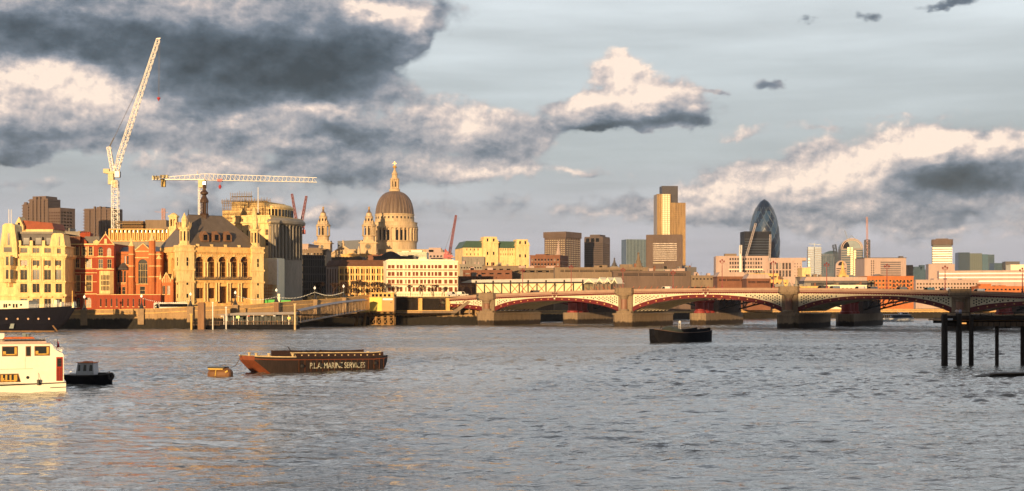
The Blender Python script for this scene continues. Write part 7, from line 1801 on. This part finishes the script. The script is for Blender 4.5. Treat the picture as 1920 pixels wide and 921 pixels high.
# ================================================================ PEOPLE
SKIN = mat('skin', (.45, .26, .18), .6, .05)
_pm = {}
def person_mesh(pose='stand'):
    if pose in _pm: return _pm[pose]
    J = {'pelvis': ((0, 0, .93), .15), 'waist': ((0, 0, 1.08), .13), 'chest': ((0, 0, 1.30), .165), 'neck': ((0, 0, 1.48), .06), 'head': ((0, -.02, 1.60), .095), 'crown': ((0, -.01, 1.70), .075)}
    E = [('pelvis', 'waist'), ('waist', 'chest'), ('chest', 'neck'), ('neck', 'head'), ('head', 'crown')]
    for s, n in ((-1, 'l'), (1, 'r')):
        st = .12 * s if pose == 'walk' else .02 * s
        J['hip' + n] = ((.09 * s, 0, .88), .10); J['knee' + n] = ((.10 * s, -st, .49), .065); J['ank' + n] = ((.11 * s, st, .09), .045); J['toe' + n] = ((.12 * s, st - .17, .04), .04)
        J['sh' + n] = ((.19 * s, 0, 1.40), .065)
        if pose == 'lean': J['el' + n] = ((.25 * s, -.10, 1.17), .045); J['wr' + n] = ((.14 * s, -.36, 1.12), .032); J['hand' + n] = ((.12 * s, -.45, 1.11), .035)
        else: J['el' + n] = ((.26 * s, .03 + st, 1.13), .045); J['wr' + n] = ((.27 * s, -.06 + st, .88), .032); J['hand' + n] = ((.27 * s, -.09 + st, .79), .035)
        E += [('pelvis', 'hip' + n), ('hip' + n, 'knee' + n), ('knee' + n, 'ank' + n), ('ank' + n, 'toe' + n), ('chest', 'sh' + n), ('sh' + n, 'el' + n), ('el' + n, 'wr' + n), ('wr' + n, 'hand' + n)]
    ks = list(J); me = bpy.data.meshes.new('p'); me.from_pydata([J[k][0] for k in ks], [(ks.index(a), ks.index(c)) for a, c in E], [])
    o = bpy.data.objects.new('tmp', me); COL.objects.link(o); sk = o.modifiers.new('s', 'SKIN'); o.modifiers.new('u', 'SUBSURF').levels = 1
    for k, v in zip(ks, me.skin_vertices[0].data): v.radius = (J[k][1], J[k][1] * (.72 if k in ('chest', 'waist', 'pelvis') else 1)); v.use_root = (k == 'pelvis')
    dg = bpy.context.evaluated_depsgraph_get(); m2 = bpy.data.meshes.new_from_object(o.evaluated_get(dg)); bpy.data.objects.remove(o)
    _pm[pose] = m2; return m2
def person(x, y, z, rz, coat, trouser, label, pose='stand', hair=(.04, .025, .015), group=None):
    me = person_mesh(pose).copy(); me.materials.clear()
    for m_ in (SKIN, mat('coat_%d_%d_%d' % tuple(int(c * 99) for c in coat), coat, .9, .1, 2), mat('trousers_%d_%d_%d' % tuple(int(c * 99) for c in trouser), trouser, .9, .1, 2), mat('hair_%d' % int(hair[0] * 99), hair, .8), DARK): me.materials.append(m_)
    for p in me.polygons:
        c = p.center; p.use_smooth = True
        if c.z > 1.50: p.material_index = 3 if (c.z > 1.66 or c.y > .03) else 0
        elif c.z > .92 or abs(c.x) > .2: p.material_index = 0 if (abs(c.x) > .2 and c.z < .86) or (pose == 'lean' and c.y < -.38) else 1
        elif c.z > .1: p.material_index = 2
        else: p.material_index = 4
    o = bpy.data.objects.new('person', me); COL.objects.link(o); o.location = (x, y, z); o.rotation_euler = (0, 0, rz)
    return tag(o, label, 'person', group)

# ================================================================ TIMBER JETTY, RIGHT FOREGROUND
jt = thing('timber_jetty', (X(1771, 203), 203, 0), R(-4), 'dark tarred timber jetty on tall piles at the right edge', 'jetty')
JX = lambda px, D=203: X(px, D) - X(1771, 203)
for px, w, D, tz in ((1771, 12, 203, 590), (1798, 10, 203, 589), (1820, 9, 203, 592), (1866, 7, 204, 604), (1912, 8, 205, 600), (1786.5, 5, 212, 604), (1810, 4.5, 212, 604), (1921, 6, 212, 604), (1958, 8, 206, 600), (2000, 8, 207, 600), (1940, 6, 214, 604)):
    bm = BM(); r = w / 2 * D / F; lathe(bm, [(r * 1.05, -2), (r, 3), (r * .95, Z(tz, D)), (r * .8, Z(tz, D) + .12)], 10, JX(px, D), D - 203, 0); new_obj('pile', bm, TIMBER, jt)
bm = BM(); xe = JX(2080)
box(bm, JX(1766), xe, .3, .6, Z(600, 203), Z(592, 203)); box(bm, JX(1776), xe, 8.4, 8.8, Z(606, 212), Z(596, 212)); box(bm, JX(1776), xe, .35, .65, Z(612, 203), Z(606, 203)); new_obj('cross_beam', bm, TIMBER, jt)
bm = BM(); box(bm, JX(1766), xe, .6, 8.4, 6.95, 7.2); new_obj('deck', bm, WOOD, jt)
bm = BM()
for k in range(26): x = JX(1822) + k * .85; box(bm, x, x + .72, .20, .3, Z(612, 203), Z(604, 203))
new_obj('fender_planks', bm, mat('dark_plank', (.10, .065, .038), .85, .4, 1.5), jt)
bm = BM(); 
for k in range(16): x = JX(1778) + k * 1.7; bar(bm, (x, .8, 7.2), (x, .8, 8.25), .06)
bar(bm, (JX(1776), .8, 8.25), (xe, .8, 8.25), .06); bar(bm, (JX(1776), .8, 7.75), (xe, .8, 7.75), .05); new_obj('handrail', bm, TIMBER, jt)
bm = BM(); box(bm, JX(1777), JX(1786), -.05, .28, Z(600.5, 203), Z(597, 203)); new_obj('notice_plate', bm, GW, jt)
bm = BM(); box(bm, JX(1803), JX(1811), -.05, .28, Z(607.5, 203), Z(605, 203)); new_obj('amber_light', bm, mat('amber_lamp', (.8, .4, .1), .5, emit=(1, .45, .12, .8)), jt)
person(X(1795, 205), 205.2, 7.2, R(170), (.75, .62, .58), (.04, .04, .06), 'person in a pale jacket standing nearest the jetty end', 'stand')
person(X(1803, 205), 205.6, 7.2, R(200), (.42, .45, .62), (.03, .03, .04), 'person in a lavender-blue top standing right of the pale jacket on the jetty', 'stand')
s = thing('landing_ramp', (X(1815, 172), 172, 0), 0, 'low dark landing ramp rising from the water below the jetty', 'ramp')
bm = BM(); xe = X(2050, 172) - X(1815, 172); slab(bm, [(0, -.3), (xe, -.3), (xe, .62), (X(1880, 172) - X(1815, 172), .52), (X(1850, 172) - X(1815, 172), .18), (0, -.04)], 0, 2.5); new_obj('deck', bm, TIMBER, s)
bm = BM(); xm = X(1856, 172) - X(1815, 172); slab(bm, [(xm, .34), (xe, .72), (xe, .82), (xm, .44)], -.12, .12); new_obj('kerb_beam', bm, mat('dark_plank', ()), s)

# ================================================================ PIER AND GANGWAY BY THE STONE HALL
b = Bld('river_pier', 357, 462, 556, 462, 7, 'floating passenger pier with grey canopy roof in front of the golden stone hall', cat='pier'); z = b.z; b.root.location.z = 0
bm = BM(); box(bm, 0, b.W, 0, 7, -.4, z(610)); box(bm, b.lx(413), b.W, -.6, .02, -.3, z(609)); b.part('pontoon_hull', bm, BLACK)
bm = BM(); box(bm, -.1, b.W + .1, -.1, 7.1, z(610) + .003, z(609.3)); b.part('deck', bm, WOOD)
bm = BM()
n = 44
for k in range(n): x = b.W * k / n; box(bm, x, x + (.14 if k % 3 else .26), -.06, .02, z(609.3), z(602.5))
box(bm, 0, b.W, -.08, .04, z(603), z(602.2)); b.part('railing', bm, mat('brown_rail', (.13, .07, .04), .8, .3, 1))
xa, xb = b.lx(403), b.lx(556)
bm = BM(); slab(bm, [(xa, z(590.5)), (xa + 4, z(592)), (xb, z(589.5)), (xb, z(585)), (xa + 8, z(586.5))], -.8, 7.4); b.part('canopy', bm, mat('canopy_grey', (.17, .15, .15), .55, .2, .5, .2))
bm = BM(); box(bm, xa + 2, xb - .5, 5.2, 6.6, z(609), z(592) - .05); b.part('back_wall', bm, mat('dark_green_wall', (.012, .02, .018), .6))
for p in (419, 425, 437, 447, 463, 475, 482, 498, 506, 516, 529, 541):
    bm = BM(); x = b.lx(p); box(bm, x - .09, x + .09, .5, .7, z(609), z(591)); b.part('post', bm, STEELW if p % 2 else DARK)
for p, q_, m_ in ((446, 594, mat('green_sign', (.45, .62, .12), .5, emit=(.6, 1, .2, .5))), (466, 592.7, mat('red_sign', (.6, .04, .03), .5)), (542, 596, mat('yellow_sign', (.8, .6, .08), .5)), (416, 593, GW), (492, 592.5, GW), (514.5, 592.5, GW)):
    bm = BM(); x = b.lx(p); w_ = .55 if p in (446, 542) else .4; box(bm, x - w_, x + w_, -.1, .1, z(q_ + (3 if p in (446, 542) else .6)), z(q_ - (1.5 if p in (446, 542) else .6))); b.part('sign', bm, m_)
random.seed(11)
cols_ = [(.75, .5, .3), (.8, .75, .65), (.5, .06, .04), (.12, .2, .3), (.08, .08, .09), (.7, .6, .2)]
for k, (p, lab) in enumerate(((436, 'person in red below the green pier sign'), (452, 'person in pale coat waiting under the pier canopy left of the red sign'), (464, 'person in white striding under the red pier sign'), (475, 'person in tan coat right of the red pier sign'), (492, 'person in dark blue mid-pier beneath a white lamp'), (503, 'person in cream standing mid-pier under the canopy'), (520, 'person in yellow waiting near the right posts of the pier'), (534, 'person in cream by the yellow pier sign'))):
    col_ = [(.5, .06, .04), (.8, .75, .65), (.85, .82, .8), (.55, .35, .2), (.08, .12, .25), (.75, .66, .5), (.7, .5, .1), (.8, .7, .55)][k]
    person(X(p, 464), 463.5 + (k % 3) * .8, z(609.3), R(180 + 40 * math.sin(k * 2)), col_, (.04, .04, .05), lab, 'walk' if k % 2 else 'stand')
# mooring piles by the pier
for p0, p1, t, D, lab in ((372, 384, 568.5, 459, 'thick brown mooring pile left of the pier canopy'), (514, 523, 570, 470, 'thick brown mooring pile behind the right part of the pier canopy')):
    s = thing('mooring_pile', (X((p0 + p1) / 2, D), D, 0), 0, lab, 'pile'); r = (p1 - p0) / 2 * D / F
    bm = BM(); box(bm, -r, r, -r, r, -2, Z(t, D)); box(bm, -r * .8, r * .8, -r * .8, r * .8, Z(t, D), Z(t - 1.5, D)); new_obj('pile', bm, mat('rusty_pile', (.24, .13, .065), .85, .25, .6, .4, streak=True), s)
for px, t, q, D, m_, lab in ((399, 568, 604, 460, STEELW, 'thin white pole left of the pier canopy'), (424, 577, 616, 459, STEELW, 'cream lamp pole at the front corner of the pier'), (553, 571, 608, 459, mat('bleached_rail', ()), 'pale lamp post where the gangway meets the pier'), (359, 590, 617, 459, mat('yellow_ballast', ()), 'short yellow fender post at the left end of the pier')):
    s = thing('pier_pole', (X(px, D), D, 0), 0, lab, 'pole'); bm = BM(); r = .35 if 'pale' in lab or 'yellow' in lab else .2
    bar(bm, (0, 0, -1), (0, 0, Z(t, D)), r, n=8); box(bm, -r * 1.5, r * 1.5, -r * 1.5, r * 1.5, Z(t, D), Z(t, D) + .3); new_obj('pole', bm, m_, s)
# gangway truss
s = thing('gangway', (X(556, 466), 466, 0), 0, 'covered lattice gangway sloping up from the pier to the embankment', 'gangway')
A = Vector((0, 0, 0)); Bv = Vector((X(682, 522) - X(556, 466), 56, 0)); ux = Bv.normalized(); sd_ = Vector((-ux.y, ux.x, 0)) * 1.6
gz_ = lambda px, D, py: Z(py, D)
n = 22; bm = BM(); bmr = BM(); bmf = BM()
def gp(f, top):
    D = 466 + 56 * f; px = 556 + 126 * f
    q = (584.5 - 19.5 * f - 3.5 * math.sin(math.pi * f * .9)) if top else (605 - 24 * f)
    return Vector((X(px, D) - X(556, 466), D - 466, Z(q, D)))
for sgn in (-1, 1):
    for k in range(n):
        f0, f1 = k / n, (k + 1) / n
        a, c, d, e = (gp(f0, 0) + sd_ * sgn, gp(f1, 0) + sd_ * sgn, gp(f0, 1) + sd_ * sgn, gp(f1, 1) + sd_ * sgn)
        bar(bm, a, c, .16); bar(bm, d, e, .16); bar(bm, a, d, .09); bar(bm, a, e, .06) if k % 2 else bar(bm, c, d, .06)
for k in range(n):
    f0, f1 = k / n, (k + 1) / n; up_v = Vector((0, 0, .25))
    face(bmr, [gp(f0, 1) - sd_ * 1.1 + up_v, gp(f1, 1) - sd_ * 1.1 + up_v, gp(f1, 1) + up_v * 3, gp(f0, 1) + up_v * 3]); face(bmr, [gp(f0, 1) + up_v * 3, gp(f1, 1) + up_v * 3, gp(f1, 1) + sd_ * 1.1 + up_v, gp(f0, 1) + sd_ * 1.1 + up_v])
    face(bmf, [gp(f0, 0) - sd_, gp(f1, 0) - sd_, gp(f1, 0) + sd_, gp(f0, 0) + sd_])
new_obj('lattice', bm, mat('gangway_steel', (.24, .165, .11), .6, .15, .6), s); new_obj('roof', bmr, mat('canopy_grey', ()), s); new_obj('floor', bmf, DARK, s)
# yellow kiosk on its trestle
D = 533; b = Bld('pier_kiosk', 693, D, 739, D, 7, 'bright yellow and tan pier kiosk standing on a braced timber trestle', cat='kiosk'); z = b.z
bm = BM(); xm = b.lx(716); box(bm, 0, xm, 0, 7, z(583.5), z(558)); b.part('yellow_cabin', bm, mat('yellow_panel', (.85, .62, .10), .6, .06, .4, .1))
bm = BM(); box(bm, xm + .005, b.W, .05, 7, z(583.5), z(558)); b.part('tan_cabin', bm, mat('tan_panel', (.55, .30, .11), .7, .08, .4, .15))
bm = BM(); box(bm, b.lx(717.5), b.lx(736.5), -.05, .04, z(563), z(559.5)); b.part('blank_sign', bm, GW)
bm = BM(); lathe(bm, [(.25, 0), (.25, .2)], 8); o = b.part('vent', bm, DARK); o.rotation_euler = (R(90), 0, 0); o.location = (b.lx(733), .06, z(567))
bm = BM(); box(bm, .3, b.W - .3, .6, 6, z(558), z(550)); box(bm, -.3, b.W + .3, -.1, 7, z(558) - .002, z(557.2)); box(bm, -.2, b.W + .2, .1, 6.8, z(550), z(548.5)); b.part('upper_cabin', bm, STONE)
for p0, p1 in ((697, 702), (703.5, 708.5), (711, 716), (719, 724), (727, 732)):
    bm = BM(); box(bm, b.lx(p0), b.lx(p1), .52, .6, z(556.5), z(551.5)); b.part('window', bm, GLASS)
TR = mat('trestle_timber', (.30, .17, .06), .85, .3, .8, .4)
for k in range(5):
    x = b.W * k / 4
    for y in (.3, 6.5): bm = BM(); box(bm, x - .3 if k else 0, x + .3 if k < 4 else x, y - .3, y + .3, -1.5, z(584)); b.part('trestle_post', bm, TR)
bm = BM()
for k in range(4):
    x0, x1 = b.W * k / 4, b.W * (k + 1) / 4
    for za, zb in ((0.2, z(596)), (z(596), z(584.5))): bar(bm, (x0, .1, za), (x1, .1, zb), .16); bar(bm, (x1, .1, za), (x0, .1, zb), .14)
for zq_ in (z(584.3), z(596), .4): bar(bm, (0, .1, zq_), (b.W, .1, zq_), .2)
b.part('cross_braces', bm, TR)
s = thing('raking_dolphin', (X(680, 527), 527, 0), 0, 'pair of raking timber piles with pale cap left of the yellow kiosk', 'pile')
bm = BM(); q = lambda px, py: (X(px, 527) - X(680, 527), 0, Z(py, 527)); bar(bm, q(667, 612), q(672, 585), .6, n=6); bar(bm, q(682, 612), q(686, 584), .6, n=6); new_obj('pile', bm, TR, s)
bm = BM(); box(bm, q(665, 0)[0], q(692, 0)[0], -1.2, 1.2, Z(585.5, 527), Z(581, 527)); new_obj('cap', bm, mat('yellow_ballast', ()), s)

# ---- approach terrace with slatted gallery, right of the kiosk
b = Bld('riverside_gallery', 741, 549, 866, 556, 42, 'dark slatted riverside gallery with thin roof beam under the bridge approach', cat='walkway'); z = b.z; zt = 12.3
bm = BM(); box(bm, 0, b.W + 14, 3.5, b.depth, 5, zt - .8); b.part('back_wall', bm, mat('gallery_wall', (.17, .08, .04), .8, .3, .4, .3))
bm = BM(); box(bm, -.4, b.W + 14, -.4, b.depth, zt - .78, zt - .3); box(bm, -.4, b.W + 14, -.6, -.41, zt - 1.0, zt - .2); b.part('roof_beam', bm, mat('bleached_rail', ()))
for k in range(54): 
    x = b.W * (k + .5) / 54; bm = BM(); box(bm, x - .13, x + .13, .9, 1.2, 5.8, zt - .8); b.part('slat', bm, TIMBER)
for p in (788, 840): bm = BM(); x = b.lx(p); box(bm, x - .8, x + .8, -.2, 1.3, 5.2, zt - .8); b.part('column', bm, STONE)
bm = BM(); box(bm, -.2, b.W + .2, -.6, 3, 5.0, 5.85); b.part('walkway', bm, CONC)
bm = BM()
for k in range(50): x = (b.W + 8) * k / 50; bar(bm, (x, .1, zt - .3), (x, .1, zt + .8), .05)
bar(bm, (0, .1, zt + .8), (b.W + 8, .1, zt + .8), .06); bar(bm, (0, .1, zt + .3), (b.W + 8, .1, zt + .3), .05); b.part('railing', bm, DARK)

# ================================================================ EMBANKMENT FURNITURE
GLOBE = mat('lamp_globe', (.85, .8, .7), .3, .05, emit=(1, .8, .5, .6))
def emb_lamp(px, ztop, label, first=[None]):
    x, d, zt_ = bank(px); H = Z(ztop, d) - zt_
    if first[0] is None:
        s = thing('embankment_lamp', (0, 0, 0), 0, None, None)
        bm = BM(); lathe(bm, [(.95, .25), (.8, .6), (.55, 1.2), (.30, 2.0), (.22, 2.4), (.16, 3.0), (.13, 4.2)], 10); new_obj('post', bm, DARK, s)
        bm = BM(); lathe(bm, [(.1, 4.2), (.36, 4.45), (.42, 4.75), (.3, 5.1), (.08, 5.25), (.05, 5.5)], 10); new_obj('globe', bm, GLOBE, s)
        bm = BM(); box(bm, -1.1, 1.1, -1.0, .9, -5.5, .25); box(bm, -1.25, 1.25, -1.15, 1.0, -.25, .0); new_obj('pedestal', bm, mat('pedestal_granite', (.30, .20, .11), .8, .25, .6, .5), s); first[0] = s
    else: s = copy_of(first[0])
    s.location = (x, d + .2, zt_ + .05); k = H / 5.3; s.scale = (1, 1, 1)
    return tag(s, label, 'street lamp', 'dolphin-foot lamps along the embankment wall')
for px, t, lab in ((158, 553, 'embankment lamp in front of the red brick mansion'), (265, 552, 'embankment lamp before the brick boundary wall, left of the coach'), (357, 549, 'embankment lamp just right of the white coach'), (441, 545, 'embankment lamp before the middle of the stone hall'), (518, 543, 'embankment lamp in front of the green hoarding'), (590, 541, 'embankment lamp before the dark glazed office'), (644, 541, 'embankment lamp behind the middle of the gangway')):
    emb_lamp(px, t, lab)
def festoon(pa, pb, za, zb, label):
    (x0, d0, z0), (x1, d1, z1) = bank(pa), bank(pb); a = Vector((x0, d0, Z(za, d0))); c = Vector((x1, d1, Z(zb, d1)))
    s = thing('festoon_lights', tuple(a), 0, label, 'string lights', 'festoon lights between the embankment lamps'); bm = BM(); bm2 = BM(); pp = Vector((0, 0, 0)); n = 26
    for k in range(1, n + 1):
        f = k / n; p = (c - a) * f + Vector((0, 0, -1.3 * math.sin(math.pi * f))); bar(bm, pp, p, .04, n=3); pp = p
        lathe(bm2, [(.04, p.z - .05), (.11, p.z - .2), (.04, p.z - .34)], 5, p.x, p.y)
    new_obj('cable', bm, DARK, s); tag(new_obj('bulbs', bm2, GLOBE, s), kind='stuff')
for pa, pb, za, zb, lab in ((265, 357, 558, 562, 'string of festoon bulbs above the white coach'), (518, 590, 556, 547, 'string of festoon bulbs over the green hoarding'), (590, 644, 547, 547, 'string of festoon bulbs above the gangway'), (441, 518, 553, 556, 'string of festoon bulbs at the right corner tower of the stone hall')): festoon(pa, pb, za, zb, lab)
s = thing('hoarding', (X(497, 512), 512, 0), 0, 'bright green site hoarding at the foot of the scaffolded headquarters', 'hoarding')
bm = BM(); box(bm, 0, X(521, 512) - X(497, 512), 0, .2, 5, Z(562, 512)); box(bm, X(524, 512) - X(497, 512), X(545, 512) - X(497, 512), .3, .5, 5, Z(563, 512)); new_obj('panels', bm, mat('green_hoarding', (.05, .42, .05), .6, .1), s)
bm = BM(); box(bm, X(520, 511) - X(497, 512), X(524.5, 511) - X(497, 512), -.6, -.4, 5, Z(551, 511)); new_obj('white_panel', bm, WHITE, s)

# ---- vehicles
WHEEL = mat('tyre_rubber', (.015, .015, .015), .8)
def wheel(parent, x, y, r=.33, w=.22):
    bm = BM(); n = 14; a = [bm.verts.new((x + r * math.cos(2 * math.pi * i / n), y - w / 2, r + r * math.sin(2 * math.pi * i / n))) for i in range(n)]; c = [bm.verts.new((v.co.x, y + w / 2, v.co.z)) for v in a]
    for i in range(n): bm.faces.new([a[i], a[(i + 1) % n], c[(i + 1) % n], c[i]])
    bm.faces.new(a); bm.faces.new(c[::-1]); return new_obj('wheel', bm, WHEEL, parent)
def car(x, y, z, rz, col, label, van=False):
    s = thing('delivery_van' if van else 'car', (x, y, z), rz, label, 'van' if van else 'car'); m_ = mat('car_paint_%d_%d_%d' % tuple(int(c * 99) for c in col), col, .3, .05)
    L_, h1, h2 = (5.2, 1.1, 2.1) if van else (4.2, .85, 1.42)
    pr = [(0, .3), (L_, .3), (L_, .75), (L_ - .2, h1 - .05), (L_ * .74, h1), (L_ * .60, h2), (L_ * .22 if not van else .1, h2), (L_ * .06 if not van else 0, h1), (0, .8)]
    bm = BM(); slab(bm, pr, -.85, .85); new_obj('body', bm, m_, s)
    bm = BM(); slab(bm, [(L_ * .70, h1 + .02), (L_ * .59, h2 - .08), (L_ * (.42 if van else .25), h2 - .08), (L_ * (.42 if van else .13), h1 + .02)], -.87, .87); new_obj('side_glass', bm, GLASS, s)
    for wx in (L_ * .2, L_ * .8):
        for wy in (-.78, .78): wheel(s, wx, wy)
    return s
x, d, zt_ = bank(288); D = d + 12
s = thing('coach', (X(288, D), D, zt_ - 1.05), math.atan2(bank(352)[1] - d, bank(352)[0] - x), 'white touring coach with black window band in front of the brick lodge', 'coach')
Lc = 12.4; bm = BM(); slab(bm, [(0, .4), (Lc, .4), (Lc, 1.8), (Lc - .2, 3.2), (Lc - .6, 3.5), (.3, 3.5), (0, 3.2)], -1.25, 1.25); new_obj('body', bm, mat('coach_white', (.80, .74, .66), .3, .06), s)
bm = BM(); slab(bm, [(2.0, 1.85), (Lc - .1, 1.85), (Lc - .3, 3.0), (2.0, 3.0)], -1.28, 1.28); new_obj('window_band', bm, GLASS, s)
bm = BM(); slab(bm, [(.3, 1.2), (1.6, 1.2), (1.9, 2.6), (.9, 3.0), (.25, 2.4)], -1.27, -1.2); slab(bm, [(.55, 1.7), (.9, 1.7), (.9, 2.2), (.55, 2.2)], -1.29, -1.26, 1); new_obj('black_decal', bm, [DARK, WHITE], s)
bm = BM(); slab(bm, [(4, .9), (8, 1.0), (11, 1.5), (9, 1.15), (4, 1.05)], -1.27, -1.2); new_obj('grey_swoosh', bm, mat('zinc', ()), s)
for wx in (2.6, 9.6): wheel(s, wx, -1.15, .5, .3); wheel(s, wx, 1.15, .5, .3)
rnd = random.Random(5)
for px, off, col, lab in ((246, 12, (.05, .05, .06), 'dark car left of the white coach on the embankment road'), (268, 14, (.35, .03, .03), 'red car directly behind the white coach'), (372, 10, (.04, .04, .05), 'black car at the left corner tower of the stone hall'), (395, 12, (.6, .5, .35), 'cream car before the first arches of the stone hall'), (420, 10, (.6, .55, .5), 'silver car below the entrance of the stone hall'), (463, 12, (.05, .06, .08), 'dark car below the right arches of the stone hall'), (486, 10, (.5, .4, .3), 'beige car at the right corner of the stone hall')):
    x, d, zt_ = bank(px); car(x, d + off, zt_ - 1.05 if off > 6.5 else zt_ - .9, rnd.choice((0, math.pi)) + .25, col, lab)
def on_bridge(px, lane, col, lab, van=False, up=0):
    t = bt(px, lane); p = BA + BU * t + BN * lane; return car(p.x, p.y, deck(t) - 1.08, BANG + (0 if lane > 12 else math.pi), col, lab, van)
for px, lane, col, lab, van in ((1258, 5, (.75, .7, .65), 'white van on the bridge below the gold tower', True), (1552, 5, (.03, .03, .04), 'black van on the bridge in front of the riverside pavilion', True), (1574, 7, (.12, .16, .22), 'blue-grey van on the bridge behind the black van', True), (1622, 6, (.5, .5, .5), 'silver van on the bridge left of the brick flats', True), (1645, 6, (.05, .06, .1), 'dark van on the bridge below the brick flats', True), (1700, 8, (.1, .12, .15), 'slate van on the bridge at the right end of the brick flats', True), (1752, 6, (.06, .14, .2), 'blue car on the bridge left of the fourth pier', True), (1781, 7, (.5, .52, .6), 'grey van on the bridge over the fourth pier', True), (1846, 5, (.45, .5, .6), 'pale blue van on the bridge right of the fourth pier', True), (1010, 5, (.05, .05, .06), 'black van on the bridge over the first arch', True)):
    on_bridge(px, lane, col, lab, van)
car(X(856, 560), 560, 12.05, .1, (.8, .75, .65), 'cream van parked at the head of the riverside steps', True); car(X(838, 566), 566, 12.05, .1, (.5, .5, .5), 'silver van behind the cream van by the steps', True)

# ---- people on the embankment
for k, px in enumerate((402, 410, 432, 452, 476, 548, 566, 610, 655)):
    x, d, zt_ = bank(px); cl = [(.7, .6, .45), (.06, .06, .08), (.45, .08, .05), (.75, .7, .6), (.1, .14, .25), (.5, .3, .15), (.05, .05, .05), (.6, .5, .4), (.1, .1, .12)][k]
    nm = ['tan coat below the second arch of the stone hall', 'black coat beside the tan coat on the embankment', 'dark red coat left of the middle embankment lamp', 'cream coat right of the middle embankment lamp', 'navy coat below the last arch of the stone hall', 'brown coat right of the green hoarding', 'black coat before the dark glazed office', 'beige coat on the embankment right of the festoon lamp', 'charcoal coat on the embankment near the mansard office'][k]
    person(x, d + 2.4, zt_ - .9, R(90 if k % 2 else 270), cl, (.04, .04, .05), 'person in ' + nm, 'walk')

# ================================================================ WINTER TREES
BARK = mat('bare_bark', (.06, .03, .018), .9, .3, 1.5)
def tree_meshes(seed, H):
    r = random.Random(seed); tb, cb = BM(), BM()
    bar(tb, (0, 0, 0), (0, 0, H * .32), H * .03, n=6, r2=H * .022)
    def grow(p, d, l, rad, k):
        q = p + d * l; bar(tb if k > 3 else cb, p, q, rad, n=4 if k > 2 else 3, r2=rad * .7)
        if k == 0: return
        for _ in range(3 if k > 1 else 4):
            e = (d + Vector((r.uniform(-1, 1), r.uniform(-1, 1), r.uniform(-.35, .8))) * .75).normalized(); grow(q, e, l * r.uniform(.62, .85), max(.055, rad * .62), k - 1)
    for _ in range(4): grow(Vector((0, 0, H * .3)), Vector((r.uniform(-.6, .6), r.uniform(-.6, .6), 1)).normalized(), H * .20, H * .016, 4)
    out = []
    for b_ in (tb, cb):
        me = bpy.data.meshes.new('tree'); b_.to_mesh(me); b_.free(); me.materials.append(BARK); out.append(me)
    return out
TM = [tree_meshes(s, 9.0) for s in (1, 2, 3)]
TLAB = {566: 'bare tree before the dark glazed office', 600: 'bare tree at the right corner of the dark glazed office', 622: 'bare tree before the ribbed end of the mansard office', 638: 'bare tree before the left bays of the mansard office', 655: 'small bare tree left of centre of the mansard office', 668: 'tall bare tree before the middle of the mansard office', 683: 'spreading bare tree left of the yellow kiosk', 702: 'bare tree rising behind the yellow kiosk', 722: 'bare tree at the joint of mansard office and white terrace', 770: 'bare tree before the left of the white terrace', 792: 'bare tree before the middle of the white terrace', 812: 'bare tree right of the middle of the white terrace', 833: 'bare tree before the right bays of the white terrace', 866: 'bare tree behind the head of the riverside steps', 884: 'bare tree beside the left end of the station'}
for k, (px, lab) in enumerate(TLAB.items()):
    D = 576 if px < 740 else 580; H = {668: 10.5, 770: 6, 792: 6, 812: 6.5, 833: 5, 655: 7, 866: 6, 884: 6.5}.get(px, 9)
    s = thing('bare_tree', (X(px, D), D + (k % 3) * 2, 10.6 if px < 740 else 12), k * 1.3, lab, 'tree', 'bare winter trees along the embankment'); s.scale = (H / 9,) * 3
    for nm, me in zip(('trunk', 'crown'), TM[k % 3]):
        o = bpy.data.objects.new(nm, me); COL.objects.link(o); o.parent = s
# dark hedge line and terrace under the trees
s = thing('planted_bank', (X(536, 560), 560, 0), 0, 'dark planted bank below the bare trees behind the embankment road', 'hedge')
bm = BM(); rh = random.Random(4); xe = X(745, 575) - X(536, 560); n = 90
pts = [(xe * i / n, Z(556, 565) + rh.uniform(-.7, .9)) for i in range(n + 1)]
slab(bm, [(0, 5)] + [(xe, 5)] + pts[::-1], 0, 10); 
for k in range(2500):
    x = rh.uniform(0, xe); zc_ = rh.uniform(8.5, Z(553.5, 565)); y = rh.uniform(-.8, 2); a = rh.uniform(.15, .5); v = Vector((x, y, zc_)); e1 = Vector((rh.uniform(-1, 1), rh.uniform(-1, 1), rh.uniform(-1, 1))) * a; e2 = Vector((rh.uniform(-1, 1), rh.uniform(-1, 1), rh.uniform(-1, 1))) * a
    face(bm, [v, v + e1, v + e2])
new_obj('foliage', bm, mat('dark_foliage', (.035, .028, .014), .9, .5, 1.2), s)
